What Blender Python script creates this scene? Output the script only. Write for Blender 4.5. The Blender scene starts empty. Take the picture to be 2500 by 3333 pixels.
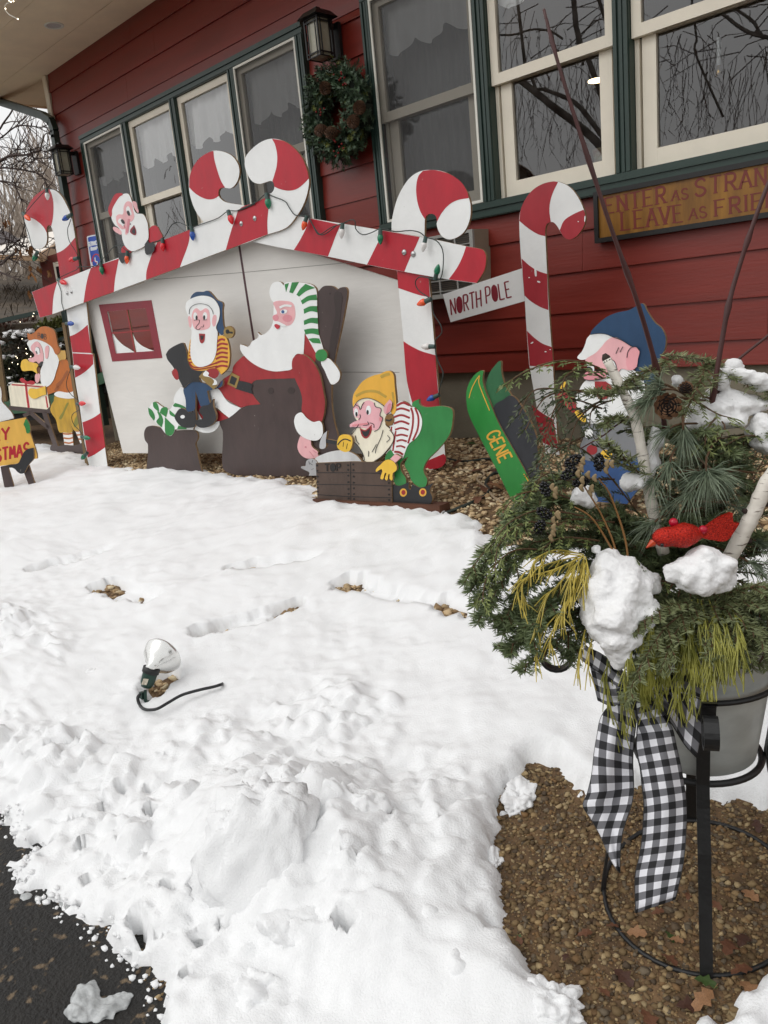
import bpy, bmesh, math, random
import numpy as np
from mathutils import Vector, Matrix
D = bpy.data
scn = bpy.context.scene
random.seed(7); rng = np.random.default_rng(7)

# ------------------------------------------------------------------ camera
CAMP = np.array([0.0, 0.0, 1.5])
FPX = 2600.0; CX, CY = 1250.0, 1666.5
ROT = np.array([[0.70526819, 0.10128819, -0.70166765],      # camera axes (right, down, forward) in the world
                [0.70239586, -0.23400885, 0.67222014],
                [-0.09610848, -0.96694393, -0.2361834]])
cam = D.cameras.new('camera'); camo = D.objects.new('camera', cam); scn.collection.objects.link(camo)
cam.sensor_fit = 'VERTICAL'; cam.sensor_height = 36.0; cam.lens = 36.0*FPX/3333.0
cam.clip_start = 0.02; cam.clip_end = 600
M = Matrix.Identity(4)
for r in range(3):
    M[r][0] = ROT[r][0]; M[r][1] = -ROT[r][1]; M[r][2] = -ROT[r][2]; M[r][3] = CAMP[r]
camo.matrix_world = M
scn.camera = camo

# ------------------------------------------------------------------ sky, sun, exposure
SUN_EL, SUN_AZ = 48.0, 205.0          # high, soft, from behind the viewer
w = D.worlds.new('World'); scn.world = w; w.use_nodes = True
nt = w.node_tree; nt.nodes.clear()
sky = nt.nodes.new('ShaderNodeTexSky'); sky.sky_type = 'NISHITA'; sky.sun_disc = False
sky.sun_elevation = math.radians(SUN_EL); sky.sun_rotation = math.radians(SUN_AZ)
sky.air_density = 1.0; sky.dust_density = 6.0; sky.ozone_density = 1.0
hs = nt.nodes.new('ShaderNodeHueSaturation'); hs.inputs['Saturation'].default_value = 0.10
bg = nt.nodes.new('ShaderNodeBackground'); bg.inputs[1].default_value = 0.15
wo = nt.nodes.new('ShaderNodeOutputWorld')
ov = nt.nodes.new('ShaderNodeMix'); ov.data_type = 'RGBA'; ov.inputs[0].default_value = 0.80; ov.inputs[7].default_value = (6.2, 6.2, 6.2, 1)   # even cloud cover
nt.links.new(sky.outputs[0], hs.inputs['Color']); nt.links.new(hs.outputs[0], ov.inputs[6]); nt.links.new(ov.outputs[2], bg.inputs[0]); nt.links.new(bg.outputs[0], wo.inputs[0])
sl = D.lights.new('sun', 'SUN'); sl.energy = 0.5; sl.angle = math.radians(50); sl.color = (1.0, 0.98, 0.95)
so = D.objects.new('sun', sl); scn.collection.objects.link(so)
az = math.radians(SUN_AZ); el = math.radians(SUN_EL)
sd = Vector((math.sin(az)*math.cos(el), math.cos(az)*math.cos(el), math.sin(el)))   # towards the sun
so.rotation_euler = sd.to_track_quat('Z', 'Y').to_euler(); so.location = sd*50
scn.view_settings.view_transform = 'Standard'; scn.view_settings.look = 'None'
scn.view_settings.exposure = 0.14; scn.view_settings.gamma = 1.0
scn.cycles.max_bounces = 8; scn.cycles.transparent_max_bounces = 24
scn.cycles.caustics_reflective = False; scn.cycles.caustics_refractive = False

# ------------------------------------------------------------------ helpers
def ray(p):
    return ROT @ np.array([(p[0]-CX)/FPX, (p[1]-CY)/FPX, 1.0])
def zg(x, y):
    """height of the bare ground"""
    x = np.asarray(x, float); y = np.asarray(y, float)
    t = np.clip((y-0.62)/3.0, 0, 1); t = t*t*(3-2*t)*0.35+t*0.65
    z = 0.55*t*np.clip((y-0.74)/0.22, 0, 1)
    l = np.clip((-3.35-x)/4.0, 0, 2.2)
    return z-0.17*l*np.clip((y-0.6)/2.2, 0, 1)
def ground(p, dz=0.0):
    d = ray(p); lo, hi = 0.2, 60.0
    for k in range(60):
        m = 0.5*(lo+hi); q = CAMP+d*m
        if q[2] > float(zg(q[0], q[1]))+dz: lo = m
        else: hi = m
    return CAMP+d*0.5*(lo+hi)
class Plane:
    """upright plane through q, running along 'yaw' degrees from +X; off is metres towards the viewer"""
    def __init__(s, q, yaw=0.0):
        a = math.radians(yaw); s.q = np.array(q, float)
        s.u = np.array([math.cos(a), math.sin(a), 0]); s.n = np.array([math.sin(a), -math.cos(a), 0])
    def hit(s, p, off=0.0):
        d = ray(p); return CAMP+d*((s.n@(s.q+s.n*off-CAMP))/(s.n@d))
    def flat(s, P):                     # world -> local (u, z)
        return np.array([(np.array(P)-s.q)@s.u, P[2]])
def plane_px(a, b):
    A = ground(a); B = ground(b)
    return Plane(A, math.degrees(math.atan2(B[1]-A[1], B[0]-A[0])))
def at_depth(p, d):                     # point on a pixel's ray at distance d along the view axis
    return CAMP+ray(p)*d
def at_y(p, y):
    d = ray(p); return CAMP+d*(y/d[1])

def srgb(h):
    if isinstance(h, str):
        h = h.lstrip('#'); c = [int(h[i:i+2], 16)/255 for i in (0, 2, 4)]
    else: c = h
    return [((v+0.055)/1.055)**2.4 if v > 0.04045 else v/12.92 for v in c]
MATS = {}
def mat(name, col, rough=0.6, vary=0.0, vscale=6.0, bump=0.0, bscale=60.0, metal=0.0, spec=0.5, col2=None, stretch=None, sss=0.0, lin=False, wear=0.0):
    if name in MATS: return MATS[name]
    m = D.materials.new(name); m.use_nodes = True; n = m.node_tree.nodes; L = m.node_tree.links
    b = n['Principled BSDF']
    c = list(col) if lin else srgb(col)
    b.inputs['Base Color'].default_value = (*c, 1); b.inputs['Roughness'].default_value = rough
    b.inputs['Metallic'].default_value = metal; b.inputs['Specular IOR Level'].default_value = spec
    if sss: b.inputs['Subsurface Weight'].default_value = sss; b.inputs['Subsurface Radius'].default_value = (0.02, 0.02, 0.02); b.inputs['Subsurface Scale'].default_value = 0.5
    if vary or bump:
        tc = n.new('ShaderNodeTexCoord'); mp = n.new('ShaderNodeMapping'); L.new(tc.outputs['Object'], mp.inputs[0])
        if stretch: mp.inputs['Scale'].default_value = stretch
    if vary:
        t = n.new('ShaderNodeTexNoise'); t.inputs['Scale'].default_value = vscale; t.inputs['Detail'].default_value = 6; t.inputs['Roughness'].default_value = 0.6
        L.new(mp.outputs[0], t.inputs[0])
        r = n.new('ShaderNodeValToRGB'); e = r.color_ramp.elements
        c2 = (list(col2) if lin else srgb(col2)) if col2 else [v*(1-vary) for v in c]
        c1 = c if col2 else [min(1, v*(1+vary*0.6)) for v in c]
        e[0].position = 0.32; e[0].color = (*c2, 1); e[1].position = 0.68; e[1].color = (*c1, 1)
        L.new(t.outputs[0], r.inputs[0]); L.new(r.outputs[0], b.inputs['Base Color'])
        rr = n.new('ShaderNodeMapRange'); rr.inputs[3].default_value = max(0.02, rough-0.12); rr.inputs[4].default_value = min(1, rough+0.12)
        L.new(t.outputs[0], rr.inputs[0]); L.new(rr.outputs[0], b.inputs['Roughness'])
    if bump:
        t2 = n.new('ShaderNodeTexNoise'); t2.inputs['Scale'].default_value = bscale; t2.inputs['Detail'].default_value = 5
        L.new(mp.outputs[0], t2.inputs[0])
        bp = n.new('ShaderNodeBump'); bp.inputs['Strength'].default_value = bump; bp.inputs['Distance'].default_value = 0.01
        L.new(t2.outputs[0], bp.inputs['Height']); L.new(bp.outputs[0], b.inputs['Normal'])
    if wear:
        t3 = n.new('ShaderNodeTexNoise'); t3.inputs['Scale'].default_value = 17; t3.inputs['Detail'].default_value = 9; t3.inputs['Roughness'].default_value = 0.72
        tc3 = n.new('ShaderNodeTexCoord'); L.new(tc3.outputs['Object'], t3.inputs[0])
        r3 = n.new('ShaderNodeValToRGB'); r3.color_ramp.elements[0].position = 0.665; r3.color_ramp.elements[1].position = 0.70; r3.color_ramp.elements[1].color = (wear, wear, wear, 1)
        x3 = n.new('ShaderNodeMix'); x3.data_type = 'RGBA'; x3.inputs[7].default_value = (0.36, 0.33, 0.29, 1)
        old = b.inputs['Base Color'].links[0].from_socket if b.inputs['Base Color'].links else None
        L.new(t3.outputs[0], r3.inputs[0]); L.new(r3.outputs[0], x3.inputs[0])
        if old: L.new(old, x3.inputs[6])
        else: x3.inputs[6].default_value = (*c, 1)
        L.new(x3.outputs[2], b.inputs['Base Color'])
    MATS[name] = m
    return m
def wet_paint(name, col, vary=0.12):    # brushed exterior paint on plywood
    return mat(name, col, rough=0.42, vary=vary, vscale=9, bump=0.12, bscale=45, stretch=(1, 1, 0.45))

def link(o, parent=None):
    scn.collection.objects.link(o)
    if parent is not None:
        o.parent = parent; o.matrix_parent_inverse = parent.matrix_world.inverted()
    return o
def tag(o, label, cat=None, group=None, kind=None):
    if label: o['label'] = label
    if cat: o['category'] = cat
    if group: o['group'] = group
    if kind: o['kind'] = kind
    return o
def thing(name, loc, label, cat, group=None):
    o = D.objects.new(name, None); o.location = Vector([float(v) for v in loc]); o.empty_display_size = 0.1
    o.matrix_world = Matrix.Translation(o.location)
    scn.collection.objects.link(o)
    return tag(o, label, cat, group)
def mesh(name, V, F, m, parent=None, smooth=False, at=None):
    """V, F in world coordinates -> one mesh object; a top-level one gets its origin at 'at' or its base"""
    V = np.asarray(V, float).reshape(-1, 3)
    if parent is not None:
        o0 = np.zeros(3); q = parent
        while q is not None: o0 = o0+np.array(q.location); q = q.parent
    else:
        o0 = np.array([V[:, 0].mean(), V[:, 1].mean(), V[:, 2].min()]) if at is None else np.array(at, float)
    me = D.meshes.new(name); me.from_pydata((V-o0).tolist(), [], [tuple(int(i) for i in f) for f in F]); me.update()
    for mm in (m if isinstance(m, (list, tuple)) else [m]): me.materials.append(mm)
    if smooth: me.polygons.foreach_set('use_smooth', [True]*len(me.polygons))
    o = D.objects.new(name, me)
    scn.collection.objects.link(o)
    if parent is not None: o.parent = parent
    else: o.location = Vector(o0.tolist())
    return o
class MB:
    """collects shapes (world coordinates) for ONE mesh"""
    def __init__(s): s.V = []; s.F = []; s.MI = []
    def add(s, V, F, mi=0):
        k = len(s.V); s.V += [tuple(float(c) for c in v) for v in V]; s.F += [tuple(i+k for i in f) for f in F]; s.MI += [mi]*len(F); return s
    def box(s, a, b, mi=0):
        x0, y0, z0 = a; x1, y1, z1 = b
        return s.add([(x0,y0,z0),(x1,y0,z0),(x1,y1,z0),(x0,y1,z0),(x0,y0,z1),(x1,y0,z1),(x1,y1,z1),(x0,y1,z1)],
                     [(0,3,2,1),(4,5,6,7),(0,1,5,4),(1,2,6,5),(2,3,7,6),(3,0,4,7)], mi)
    def bar(s, p, q, wid, hgt=None, up=(0,0,1), mi=0):
        p = Vector([float(v) for v in p]); q = Vector([float(v) for v in q]); d = (q-p).normalized(); hgt = hgt or wid
        a = d.cross(Vector(up)); a = a.normalized() if a.length > 1e-4 else Vector((1,0,0)); b = a.cross(d).normalized()
        V = []
        for c in (p, q):
            for i, j in ((-1,-1),(1,-1),(1,1),(-1,1)): V.append(c+a*(i*wid/2)+b*(j*hgt/2))
        return s.add(V, [(0,1,2,3),(7,6,5,4),(0,4,5,1),(1,5,6,2),(2,6,7,3),(3,7,4,0)], mi)
    def tube(s, P, R, n=8, cap=True, mi=0):
        P = [Vector([float(v) for v in p]) for p in P]
        if not isinstance(R, (list, tuple, np.ndarray)): R = [R]*len(P)
        ref = None; V = []; F = []
        for i, p in enumerate(P):
            d = (P[min(i+1, len(P)-1)]-P[max(i-1, 0)])
            d = d.normalized() if d.length > 1e-9 else Vector((0,0,1))
            if ref is None:
                ref = d.orthogonal().normalized()
            ref = (ref-d*ref.dot(d)); ref = ref.normalized() if ref.length > 1e-6 else d.orthogonal().normalized()
            b = d.cross(ref)
            for k in range(n):
                t = 2*math.pi*k/n; V.append(p+(ref*math.cos(t)+b*math.sin(t))*float(R[i]))
        for i in range(len(P)-1):
            for k in range(n):
                F.append((i*n+k, i*n+(k+1) % n, (i+1)*n+(k+1) % n, (i+1)*n+k))
        if cap: F.append(tuple(range(n-1, -1, -1))); F.append(tuple((len(P)-1)*n+k for k in range(n)))
        return s.add(V, F, mi)
    def lathe(s, prof, base, axis=(0,0,1), n=24, mi=0):
        """prof: (radius, height) along axis from base"""
        A = Vector(axis).normalized(); u = A.orthogonal().normalized(); v = A.cross(u); base = Vector([float(c) for c in base])
        V = []; F = []
        for r, h in prof:
            for k in range(n):
                t = 2*math.pi*k/n; V.append(base+A*h+(u*math.cos(t)+v*math.sin(t))*max(r, 1e-5))
        for i in range(len(prof)-1):
            for k in range(n): F.append((i*n+k, i*n+(k+1) % n, (i+1)*n+(k+1) % n, (i+1)*n+k))
        return s.add(V, F, mi)
    def blob(s, c, r, sub=2, jit=0.0, seed=0, sc=(1,1,1), rot=None, freq=2.0, mi=0):
        V, F = ico(sub); V = V.copy()
        if jit:
            V *= (1+jit*noise3(V*freq+seed*7.13))[:, None]
        V = V*np.array(sc)*r
        if rot is not None: V = V @ np.array(rot).T
        return s.add(V+np.array([float(x) for x in c]), F, mi)
    def build(s, name, m, parent=None, smooth=False, at=None):
        o = mesh(name, s.V, s.F, m, parent, smooth, at)
        if isinstance(m, (list, tuple)): o.data.polygons.foreach_set('material_index', s.MI)
        return o
_ICO = {}
def ico(sub):
    if sub not in _ICO:
        bm = bmesh.new(); bmesh.ops.create_icosphere(bm, subdivisions=sub, radius=1.0)
        _ICO[sub] = (np.array([v.co[:] for v in bm.verts]), [tuple(v.index for v in f.verts) for f in bm.faces]); bm.free()
    return _ICO[sub]
_tab = np.random.default_rng(3).random(4096)*2-1
def _h(ix, iy, iz): return _tab[(ix*374761+iy*668265+iz*974711) & 4095]
def noise3(P):
    P = np.asarray(P, float); i = np.floor(P).astype(np.int64); f = P-i; f = f*f*(3-2*f); r = 0
    for a in (0,1):
        for b in (0,1):
            for c in (0,1):
                wgt = (f[:,0] if a else 1-f[:,0])*(f[:,1] if b else 1-f[:,1])*(f[:,2] if c else 1-f[:,2])
                r = r+wgt*_h(i[:,0]+a, i[:,1]+b, i[:,2]+c)
    return r
def fbm2(x, y, scale, octs=4, seed=0, gain=0.5):
    sh = np.shape(x); X = np.ravel(x)/scale; Y = np.ravel(y)/scale; r = np.zeros(X.size); a = 1.0
    for o in range(octs):
        r += a*noise3(np.stack([X*2**o+seed*13.7, Y*2**o-seed*5.1, np.full(X.size, seed*3.3+o)], 1)); a *= gain
    return r.reshape(sh)

# ---- outlines traced in photograph pixels, laid on real upright planes
ZF = dict(A=(0,550,3.16), B=(0,1000,3.403), C=(300,600,3.0164), D=(450,900,2.37), E=(950,1150,2.765), F=(550,400,3.0164),
          G=(900,600,2.212), H=(1350,550,2.5523), I=(1500,950,1.659), J=(1340,1100,3.6875), K=(1820,960,3.16), L=(0,1280,5.53),
          M=(0,680,5.53), N=(0,300,5.53), P=(1850,1980,2.4585), Q=(1500,2150,1.659), R=(1520,1480,3.16), S=(2000,1150,3.16),
          T=(380,2020,4.1475), U=(1800,0,2.37), V=(1200,0,2.37), W=(600,0,2.37), X=(0,0,2.37), Y=(0,1500,1.0369), O=(0,0,1))
def px(frame, s):
    """'x,y x,y! ...' in a zoom frame -> [(X, Y, corner)]"""
    x0, y0, k = ZF[frame]; out = []
    for t in s.split():
        c = t.endswith('!'); a, b = t.rstrip('!').split(',')
        out.append((x0+float(a)/k, y0+float(b)/k, c))
    return out
def spline(P, n=5, closed=True):
    N = len(P); out = []
    rngN = N if closed else N-1
    for i in range(rngN):
        p0, p1, p2, p3 = P[(i-1) % N], P[i], P[(i+1) % N], P[(i+2) % N]
        if not closed:
            if i == 0: p0 = (*p1[:2], True)
            if i == N-2: p3 = (*p2[:2], True)
        a = np.array(p1[:2]); b = np.array(p2[:2]); L = np.hypot(*(b-a))
        def tan(q0, q1, q2, c):
            if c: return b-a
            d = np.array(q2[:2])-np.array(q0[:2]); m = np.hypot(*d)
            return d/m*L if m > 1e-9 else b-a
        if p1[2] and p2[2]: out.append(tuple(a)); continue
        m1 = tan(p0, p1, p2, p1[2]); m2 = tan(p1, p2, p3, p2[2])
        for k in range(n):
            t = k/n; h = (2*t**3-3*t*t+1, t**3-2*t*t+t, -2*t**3+3*t*t, t**3-t*t)
            out.append(tuple(h[0]*a+h[1]*m1+h[2]*b+h[3]*m2))
    if not closed: out.append(tuple(P[-1][:2]))
    return out
def fix(P):
    P = [tuple(p[:2]) for p in P]; o = []
    for p in P:
        if not o or math.hypot(p[0]-o[-1][0], p[1]-o[-1][1]) > 0.05: o.append(p)
    if math.hypot(o[0][0]-o[-1][0], o[0][1]-o[-1][1]) < 0.05: o.pop()
    return o
def outline(frame, s, n=5): return fix(spline(px(frame, s), n))
def line(frame, s, n=5): return spline(px(frame, s), n, closed=False)
def area(P): return 0.5*sum(P[i][0]*P[(i+1) % len(P)][1]-P[(i+1) % len(P)][0]*P[i][1] for i in range(len(P)))
def ribbon(P, wd):
    """a stroke of pixel width wd (number, or one per point) along P -> polygon"""
    P = [np.array(p[:2], float) for p in P]; Lf = []; Rt = []
    W = wd if isinstance(wd, (list, tuple)) else [wd]*len(P)
    for i, p in enumerate(P):
        a = p-P[i-1] if i else P[1]-P[0]; b = P[i+1]-p if i < len(P)-1 else p-P[i-1]
        a = a/(np.hypot(*a)+1e-9); b = b/(np.hypot(*b)+1e-9); t = a+b; t = t/(np.hypot(*t)+1e-9); nn = np.array([-t[1], t[0]])
        k = 1/max(0.45, nn@np.array([-a[1], a[0]]))
        Lf.append(tuple(p+nn*W[i]/2*k)); Rt.append(tuple(p-nn*W[i]/2*k))
    return Lf+Rt[::-1]
from mathutils.geometry import tessellate_polygon, delaunay_2d_cdt
def triang(P):
    n = len(P); vs, es, fs, ov, oe, of = delaunay_2d_cdt([Vector(p) for p in P], [(i, (i+1) % n) for i in range(n)], [], 1, 1e-4)
    T = []
    for f in fs:
        a, b, c = (vs[i] for i in f[:3])
        T.append(tuple(f) if (b[0]-a[0])*(c[1]-a[1])-(b[1]-a[1])*(c[0]-a[0]) < 0 else tuple(reversed(f)))
    return [tuple(v) for v in vs], T
def slab(mb, pl, polys, o0, o1, back=True, mi=0, side=None):
    """prisms between offsets o0 (back) and o1 (front) of plane pl from pixel polygons (projected at o1)"""
    for P in polys:
        P = fix(P)
        if len(P) < 3: continue
        if area(P) < 0: P = P[::-1]
        N = len(P); VS, T = triang(P); nv = len(VS)
        V = [pl.hit(p, o1) for p in VS]; F = list(T)
        if back: V += [f-pl.n*(o1-o0) for f in V]; F += [tuple(nv+i for i in t[::-1]) for t in T]
        mb.add(V, F, mi)
        Fr = [pl.hit(p, o1) for p in P]
        mb.add(Fr+[f-pl.n*(o1-o0) for f in Fr], [(i, (i+1) % N, N+(i+1) % N, N+i) for i in range(N)], mi if side is None else side)
    return mb
def slab_hole(mb, pl, P, H, o0, o1):
    P = fix(P); H = fix(H)
    A = P+H; Fr = [pl.hit(p, o1) for p in A]; N = len(A); Bk = [f-pl.n*(o1-o0) for f in Fr]; F = []
    for t in tessellate_polygon([[Vector((p[0], p[1], 0)) for p in P], [Vector((p[0], p[1], 0)) for p in H]]):
        a, b, c = (A[i] for i in t)
        if (b[0]-a[0])*(c[1]-a[1])-(b[1]-a[1])*(c[0]-a[0]) > 0: t = t[::-1]
        F.append(tuple(t)); F.append(tuple(N+i for i in t[::-1]))
    for k0, n in ((0, len(P)), (len(P), len(H))):
        for i in range(n): a, b = k0+i, k0+(i+1) % n; F.append((a, b, N+b, N+a))
    return mb.add(Fr+Bk, F)
TH = 0.016
SPLIT = {'gloves': 'glove', 'eyes': 'eye', 'pupils': 'pupil', 'ears': 'ear', 'shoes': 'shoe', 'black_mittens': 'black_mitten', 'legs': 'leg', 'window_curtains': 'window_curtain', 'red_sleeve': 'red_sleeve', 'fur_trim': 'fur_trim', 'buckle_centre': 'buckle_centre', 'shoe_buckle': 'shoe_buckle', 'muntins': 'muntin', 'dots': 'dot'}
def board(name, pl, polys, m, parent, off=0.0, th=TH, label=None):
    if polys and not isinstance(polys[0], list): polys = [polys]
    if name in SPLIT and len(polys) > 1: return [board(SPLIT[name], pl, [p], m, parent, off+0.0002*i, th) for i, p in enumerate(polys)][0]
    o = slab(MB(), pl, polys, off, off+th, side=1).build(name, [m, m_edge], parent)
    if label: o['label'] = label
    return o
def paint(name, pl, polys, m, parent, lay=1, off=0.0, th=TH):
    if polys and not isinstance(polys[0], list): polys = [polys]
    if name in SPLIT and len(polys) > 1: return [paint(SPLIT[name], pl, [p], m, parent, lay, off, th) for p in polys][0]
    s = 0.0013
    return slab(MB(), pl, polys, off+th+s*(lay-1)+0.0002, off+th+s*lay, back=False).build(name, m, parent)
# ---- brush lettering: strokes in a unit box
GL = {'A': [[(0,0),(.5,1)],[(.5,1),(1,0)],[(.2,.36),(.8,.36)]], 'B': [[(.08,0),(.08,1)],[(.08,1),(.7,.95),(.82,.76),(.65,.55),(.08,.52)],[(.08,.52),(.78,.48),(.95,.26),(.75,.03),(.08,0)]],
      'C': [[(.95,.8),(.7,.98),(.35,.98),(.08,.7),(.08,.3),(.35,.02),(.7,.02),(.95,.2)]], 'D': [[(.1,0),(.1,1)],[(.1,1),(.6,.95),(.93,.65),(.93,.35),(.6,.05),(.1,0)]],
      'E': [[(.1,0),(.1,1)],[(.1,1),(.92,1)],[(.1,.52),(.75,.52)],[(.1,0),(.95,0)]], 'F': [[(.1,0),(.1,1)],[(.1,1),(.92,1)],[(.1,.52),(.75,.52)]],
      'G': [[(.95,.8),(.7,.98),(.35,.98),(.08,.7),(.08,.3),(.35,.02),(.7,.02),(.95,.2),(.95,.45),(.6,.45)]], 'H': [[(.08,0),(.08,1)],[(.92,0),(.92,1)],[(.08,.5),(.92,.5)]],
      'I': [[(.5,0),(.5,1)]], 'L': [[(.1,1),(.1,0)],[(.1,0),(.92,0)]], 'M': [[(.05,0),(.15,1)],[(.15,1),(.5,.3)],[(.5,.3),(.85,1)],[(.85,1),(.95,0)]],
      'N': [[(.08,0),(.08,1)],[(.08,1),(.92,0)],[(.92,0),(.92,1)]], 'O': [[(.5,1),(.15,.85),(.04,.5),(.15,.15),(.5,0),(.85,.15),(.96,.5),(.85,.85),(.5,1)]],
      'P': [[(.1,0),(.1,1)],[(.1,1),(.75,.97),(.92,.75),(.75,.5),(.1,.45)]], 'R': [[(.1,0),(.1,1)],[(.1,1),(.75,.97),(.9,.76),(.72,.52),(.1,.5)],[(.45,.5),(.95,0)]],
      'S': [[(.9,.82),(.65,1),(.3,.97),(.1,.77),(.25,.57),(.7,.45),(.92,.24),(.7,.02),(.3,0),(.06,.18)]], 'T': [[(0,1),(1,1)],[(.5,1),(.5,0)]],
      'V': [[(0,1),(.5,0)],[(.5,0),(1,1)]], 'W': [[(0,1),(.25,0)],[(.25,0),(.5,.8)],[(.5,.8),(.75,0)],[(.75,0),(1,1)]], 'Y': [[(0,1),(.5,.5)],[(1,1),(.5,.5)],[(.5,.5),(.5,0)]], 'K': [[(.1,0),(.1,1)],[(.9,1),(.1,.45)],[(.35,.62),(.95,0)]]}
def glyph(ch, q, wd, serif=0.0):
    """letter in the pixel quad q = (bottom-left, bottom-right, top-right, top-left); wd in pixels"""
    q = [np.array(a, float) for a in q]
    def mp(u, v): return (q[0]*(1-u)*(1-v)+q[1]*u*(1-v)+q[2]*u*v+q[3]*(1-u)*v)
    out = []
    for st in GL[ch]:
        P = [(*mp(u, v), False) for u, v in st]
        if len(P) > 2: P = [(p[0], p[1], False) for p in P]; P = spline(P, 4, closed=False)
        else: P = [p[:2] for p in P]
        thin = serif and len(st) == 2 and abs(st[0][1]-st[1][1]) < 0.1
        out.append(ribbon(P, wd*(0.5 if thin else 1)))
        if serif:
            for (u, v) in (st[0], st[-1]):
                if v in (0, 1) and not thin and len(st) == 2:
                    c = mp(u, v); r = (q[1]-q[0])/np.hypot(*(q[1]-q[0]))*serif
                    out.append(ribbon([c-r, c+r], wd*0.42))
    return out
def ell(frame, cx, cy, rx, ry, n=20):
    x0, y0, k = ZF[frame]; return [(x0+(cx+rx*math.cos(2*math.pi*i/n))/k, y0+(cy+ry*math.sin(2*math.pi*i/n))/k) for i in range(n)]
def rib(frame, s, wd, n=4):
    '''brush stroke: wd in frame pixels'''
    return ribbon(line(frame, s, n), wd/ZF[frame][2])
def word(pl, name, text, q, wd, m, parent, lay, off=0, th=TH, gap=0.28, serif=0.0, weights=None):
    """text spread over the pixel quad q"""
    q = [np.array(a, float) for a in q]; n = len(text)
    ws = [0.0 if c == ' ' else (0.35 if c == 'I' else 1.0) for c in text]
    ws = [0.45 if c == ' ' else w_ for c, w_ in zip(text, ws)]
    tot = sum(ws)+gap*(n-1); x = 0; k = 0
    s = 0.0013; mb = MB(); e = 0
    for c, w_ in zip(text, ws):
        if c != ' ':
            a = x/tot; b = (x+w_)/tot
            qq = [q[0]*(1-a)+q[1]*a, q[0]*(1-b)+q[1]*b, q[3]*(1-b)+q[2]*b, q[3]*(1-a)+q[2]*a]
            for P in glyph(c, qq, wd, serif):
                slab(mb, pl, [P], off+th+s*(lay-1), off+th+s*lay+0.00015*(e % 6), back=False); e += 1
        x += w_+gap
    return mb.build(name, m, parent)
# ================================================================== materials of the building
WY = 4.756                                              # plane of the house wall
m_wall = mat('red_siding', (0.485, 0.150, 0.105), rough=0.40, vary=0.17, vscale=3.0, bump=0.10, bscale=30, stretch=(0.35, 1, 3))
m_green = mat('green_trim', (0.155, 0.235, 0.21), rough=0.38, vary=0.12, vscale=5, bump=0.1, bscale=30, stretch=(0.5, 1, 1))
m_cream = mat('cream_sash', (0.93, 0.90, 0.83), rough=0.45, vary=0.05, vscale=5)
m_white = mat('white_strip', (0.9, 0.9, 0.86), rough=0.45)
m_soffit = mat('soffit_paint', (0.96, 0.885, 0.765), rough=0.7, vary=0.10, vscale=1.6)
m_conc = mat('foundation_paint', (0.50, 0.475, 0.41), rough=0.85, vary=0.12, vscale=4, bump=0.3, bscale=40)
m_black = mat('black_metal', (0.09, 0.09, 0.09), rough=0.45, vary=0.2, vscale=20)
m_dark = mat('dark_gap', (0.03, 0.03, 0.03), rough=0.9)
m_roof = mat('roof_shingle', (0.25, 0.24, 0.23), rough=0.9, vary=0.3, vscale=20)
m_room = mat('room_wall', (0.52, 0.48, 0.45), rough=0.9)
m_cloth = mat('valance_cloth', (0.985, 0.995, 0.99), rough=0.9, vary=0.02, vscale=12)
m_cloth2 = mat('sheer_cloth', (0.60, 0.62, 0.62), rough=0.9, vary=0.2, vscale=12, stretch=(3, 1, 0.3))

def glass_mat(name, k, tint=1.0):
    m = D.materials.new(name); m.use_nodes = True; n = m.node_tree.nodes; L = m.node_tree.links
    n.remove(n['Principled BSDF']); out = n['Material Output']
    t = n.new('ShaderNodeBsdfTransparent'); t.inputs[0].default_value = (tint, tint, tint, 1)
    g = n.new('ShaderNodeBsdfGlossy'); g.inputs['Roughness'].default_value = 0.0
    f = n.new('ShaderNodeFresnel'); f.inputs[0].default_value = 1.5
    mu = n.new('ShaderNodeMath'); mu.operation = 'MULTIPLY'; mu.use_clamp = True; mu.inputs[1].default_value = k
    mx = n.new('ShaderNodeMixShader')
    L.new(f.outputs[0], mu.inputs[0]); L.new(mu.outputs[0], mx.inputs[0]); L.new(t.outputs[0], mx.inputs[1]); L.new(g.outputs[0], mx.inputs[2]); L.new(mx.outputs[0], out.inputs[0])
    return m
m_glass = glass_mat('window_glass', 3.2, 0.99)
def mesh_mat():
    m = D.materials.new('insect_screen'); m.use_nodes = True; n = m.node_tree.nodes; L = m.node_tree.links
    b = n['Principled BSDF']; b.inputs['Base Color'].default_value = (0.055, 0.055, 0.055, 1); b.inputs['Roughness'].default_value = 0.7
    t = n.new('ShaderNodeBsdfTransparent'); mx = n.new('ShaderNodeMixShader'); mx.inputs[0].default_value = 0.48
    L.new(t.outputs[0], mx.inputs[1]); L.new(b.outputs[0], mx.inputs[2]); L.new(mx.outputs[0], n['Material Output'].inputs[0]); return m
m_screen = mesh_mat()
def emit_mat(name, col, s):
    m = D.materials.new(name); m.use_nodes = True; b = m.node_tree.nodes['Principled BSDF']
    b.inputs['Base Color'].default_value = (*col, 1); b.inputs['Emission Color'].default_value = (*col, 1); b.inputs['Emission Strength'].default_value = s; return m
m_lamp = emit_mat('lit_lamp', (1.0, 0.72, 0.38), 6.0)
m_spark = emit_mat('fairy_light', (1.0, 0.86, 0.6), 5.0)

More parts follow.
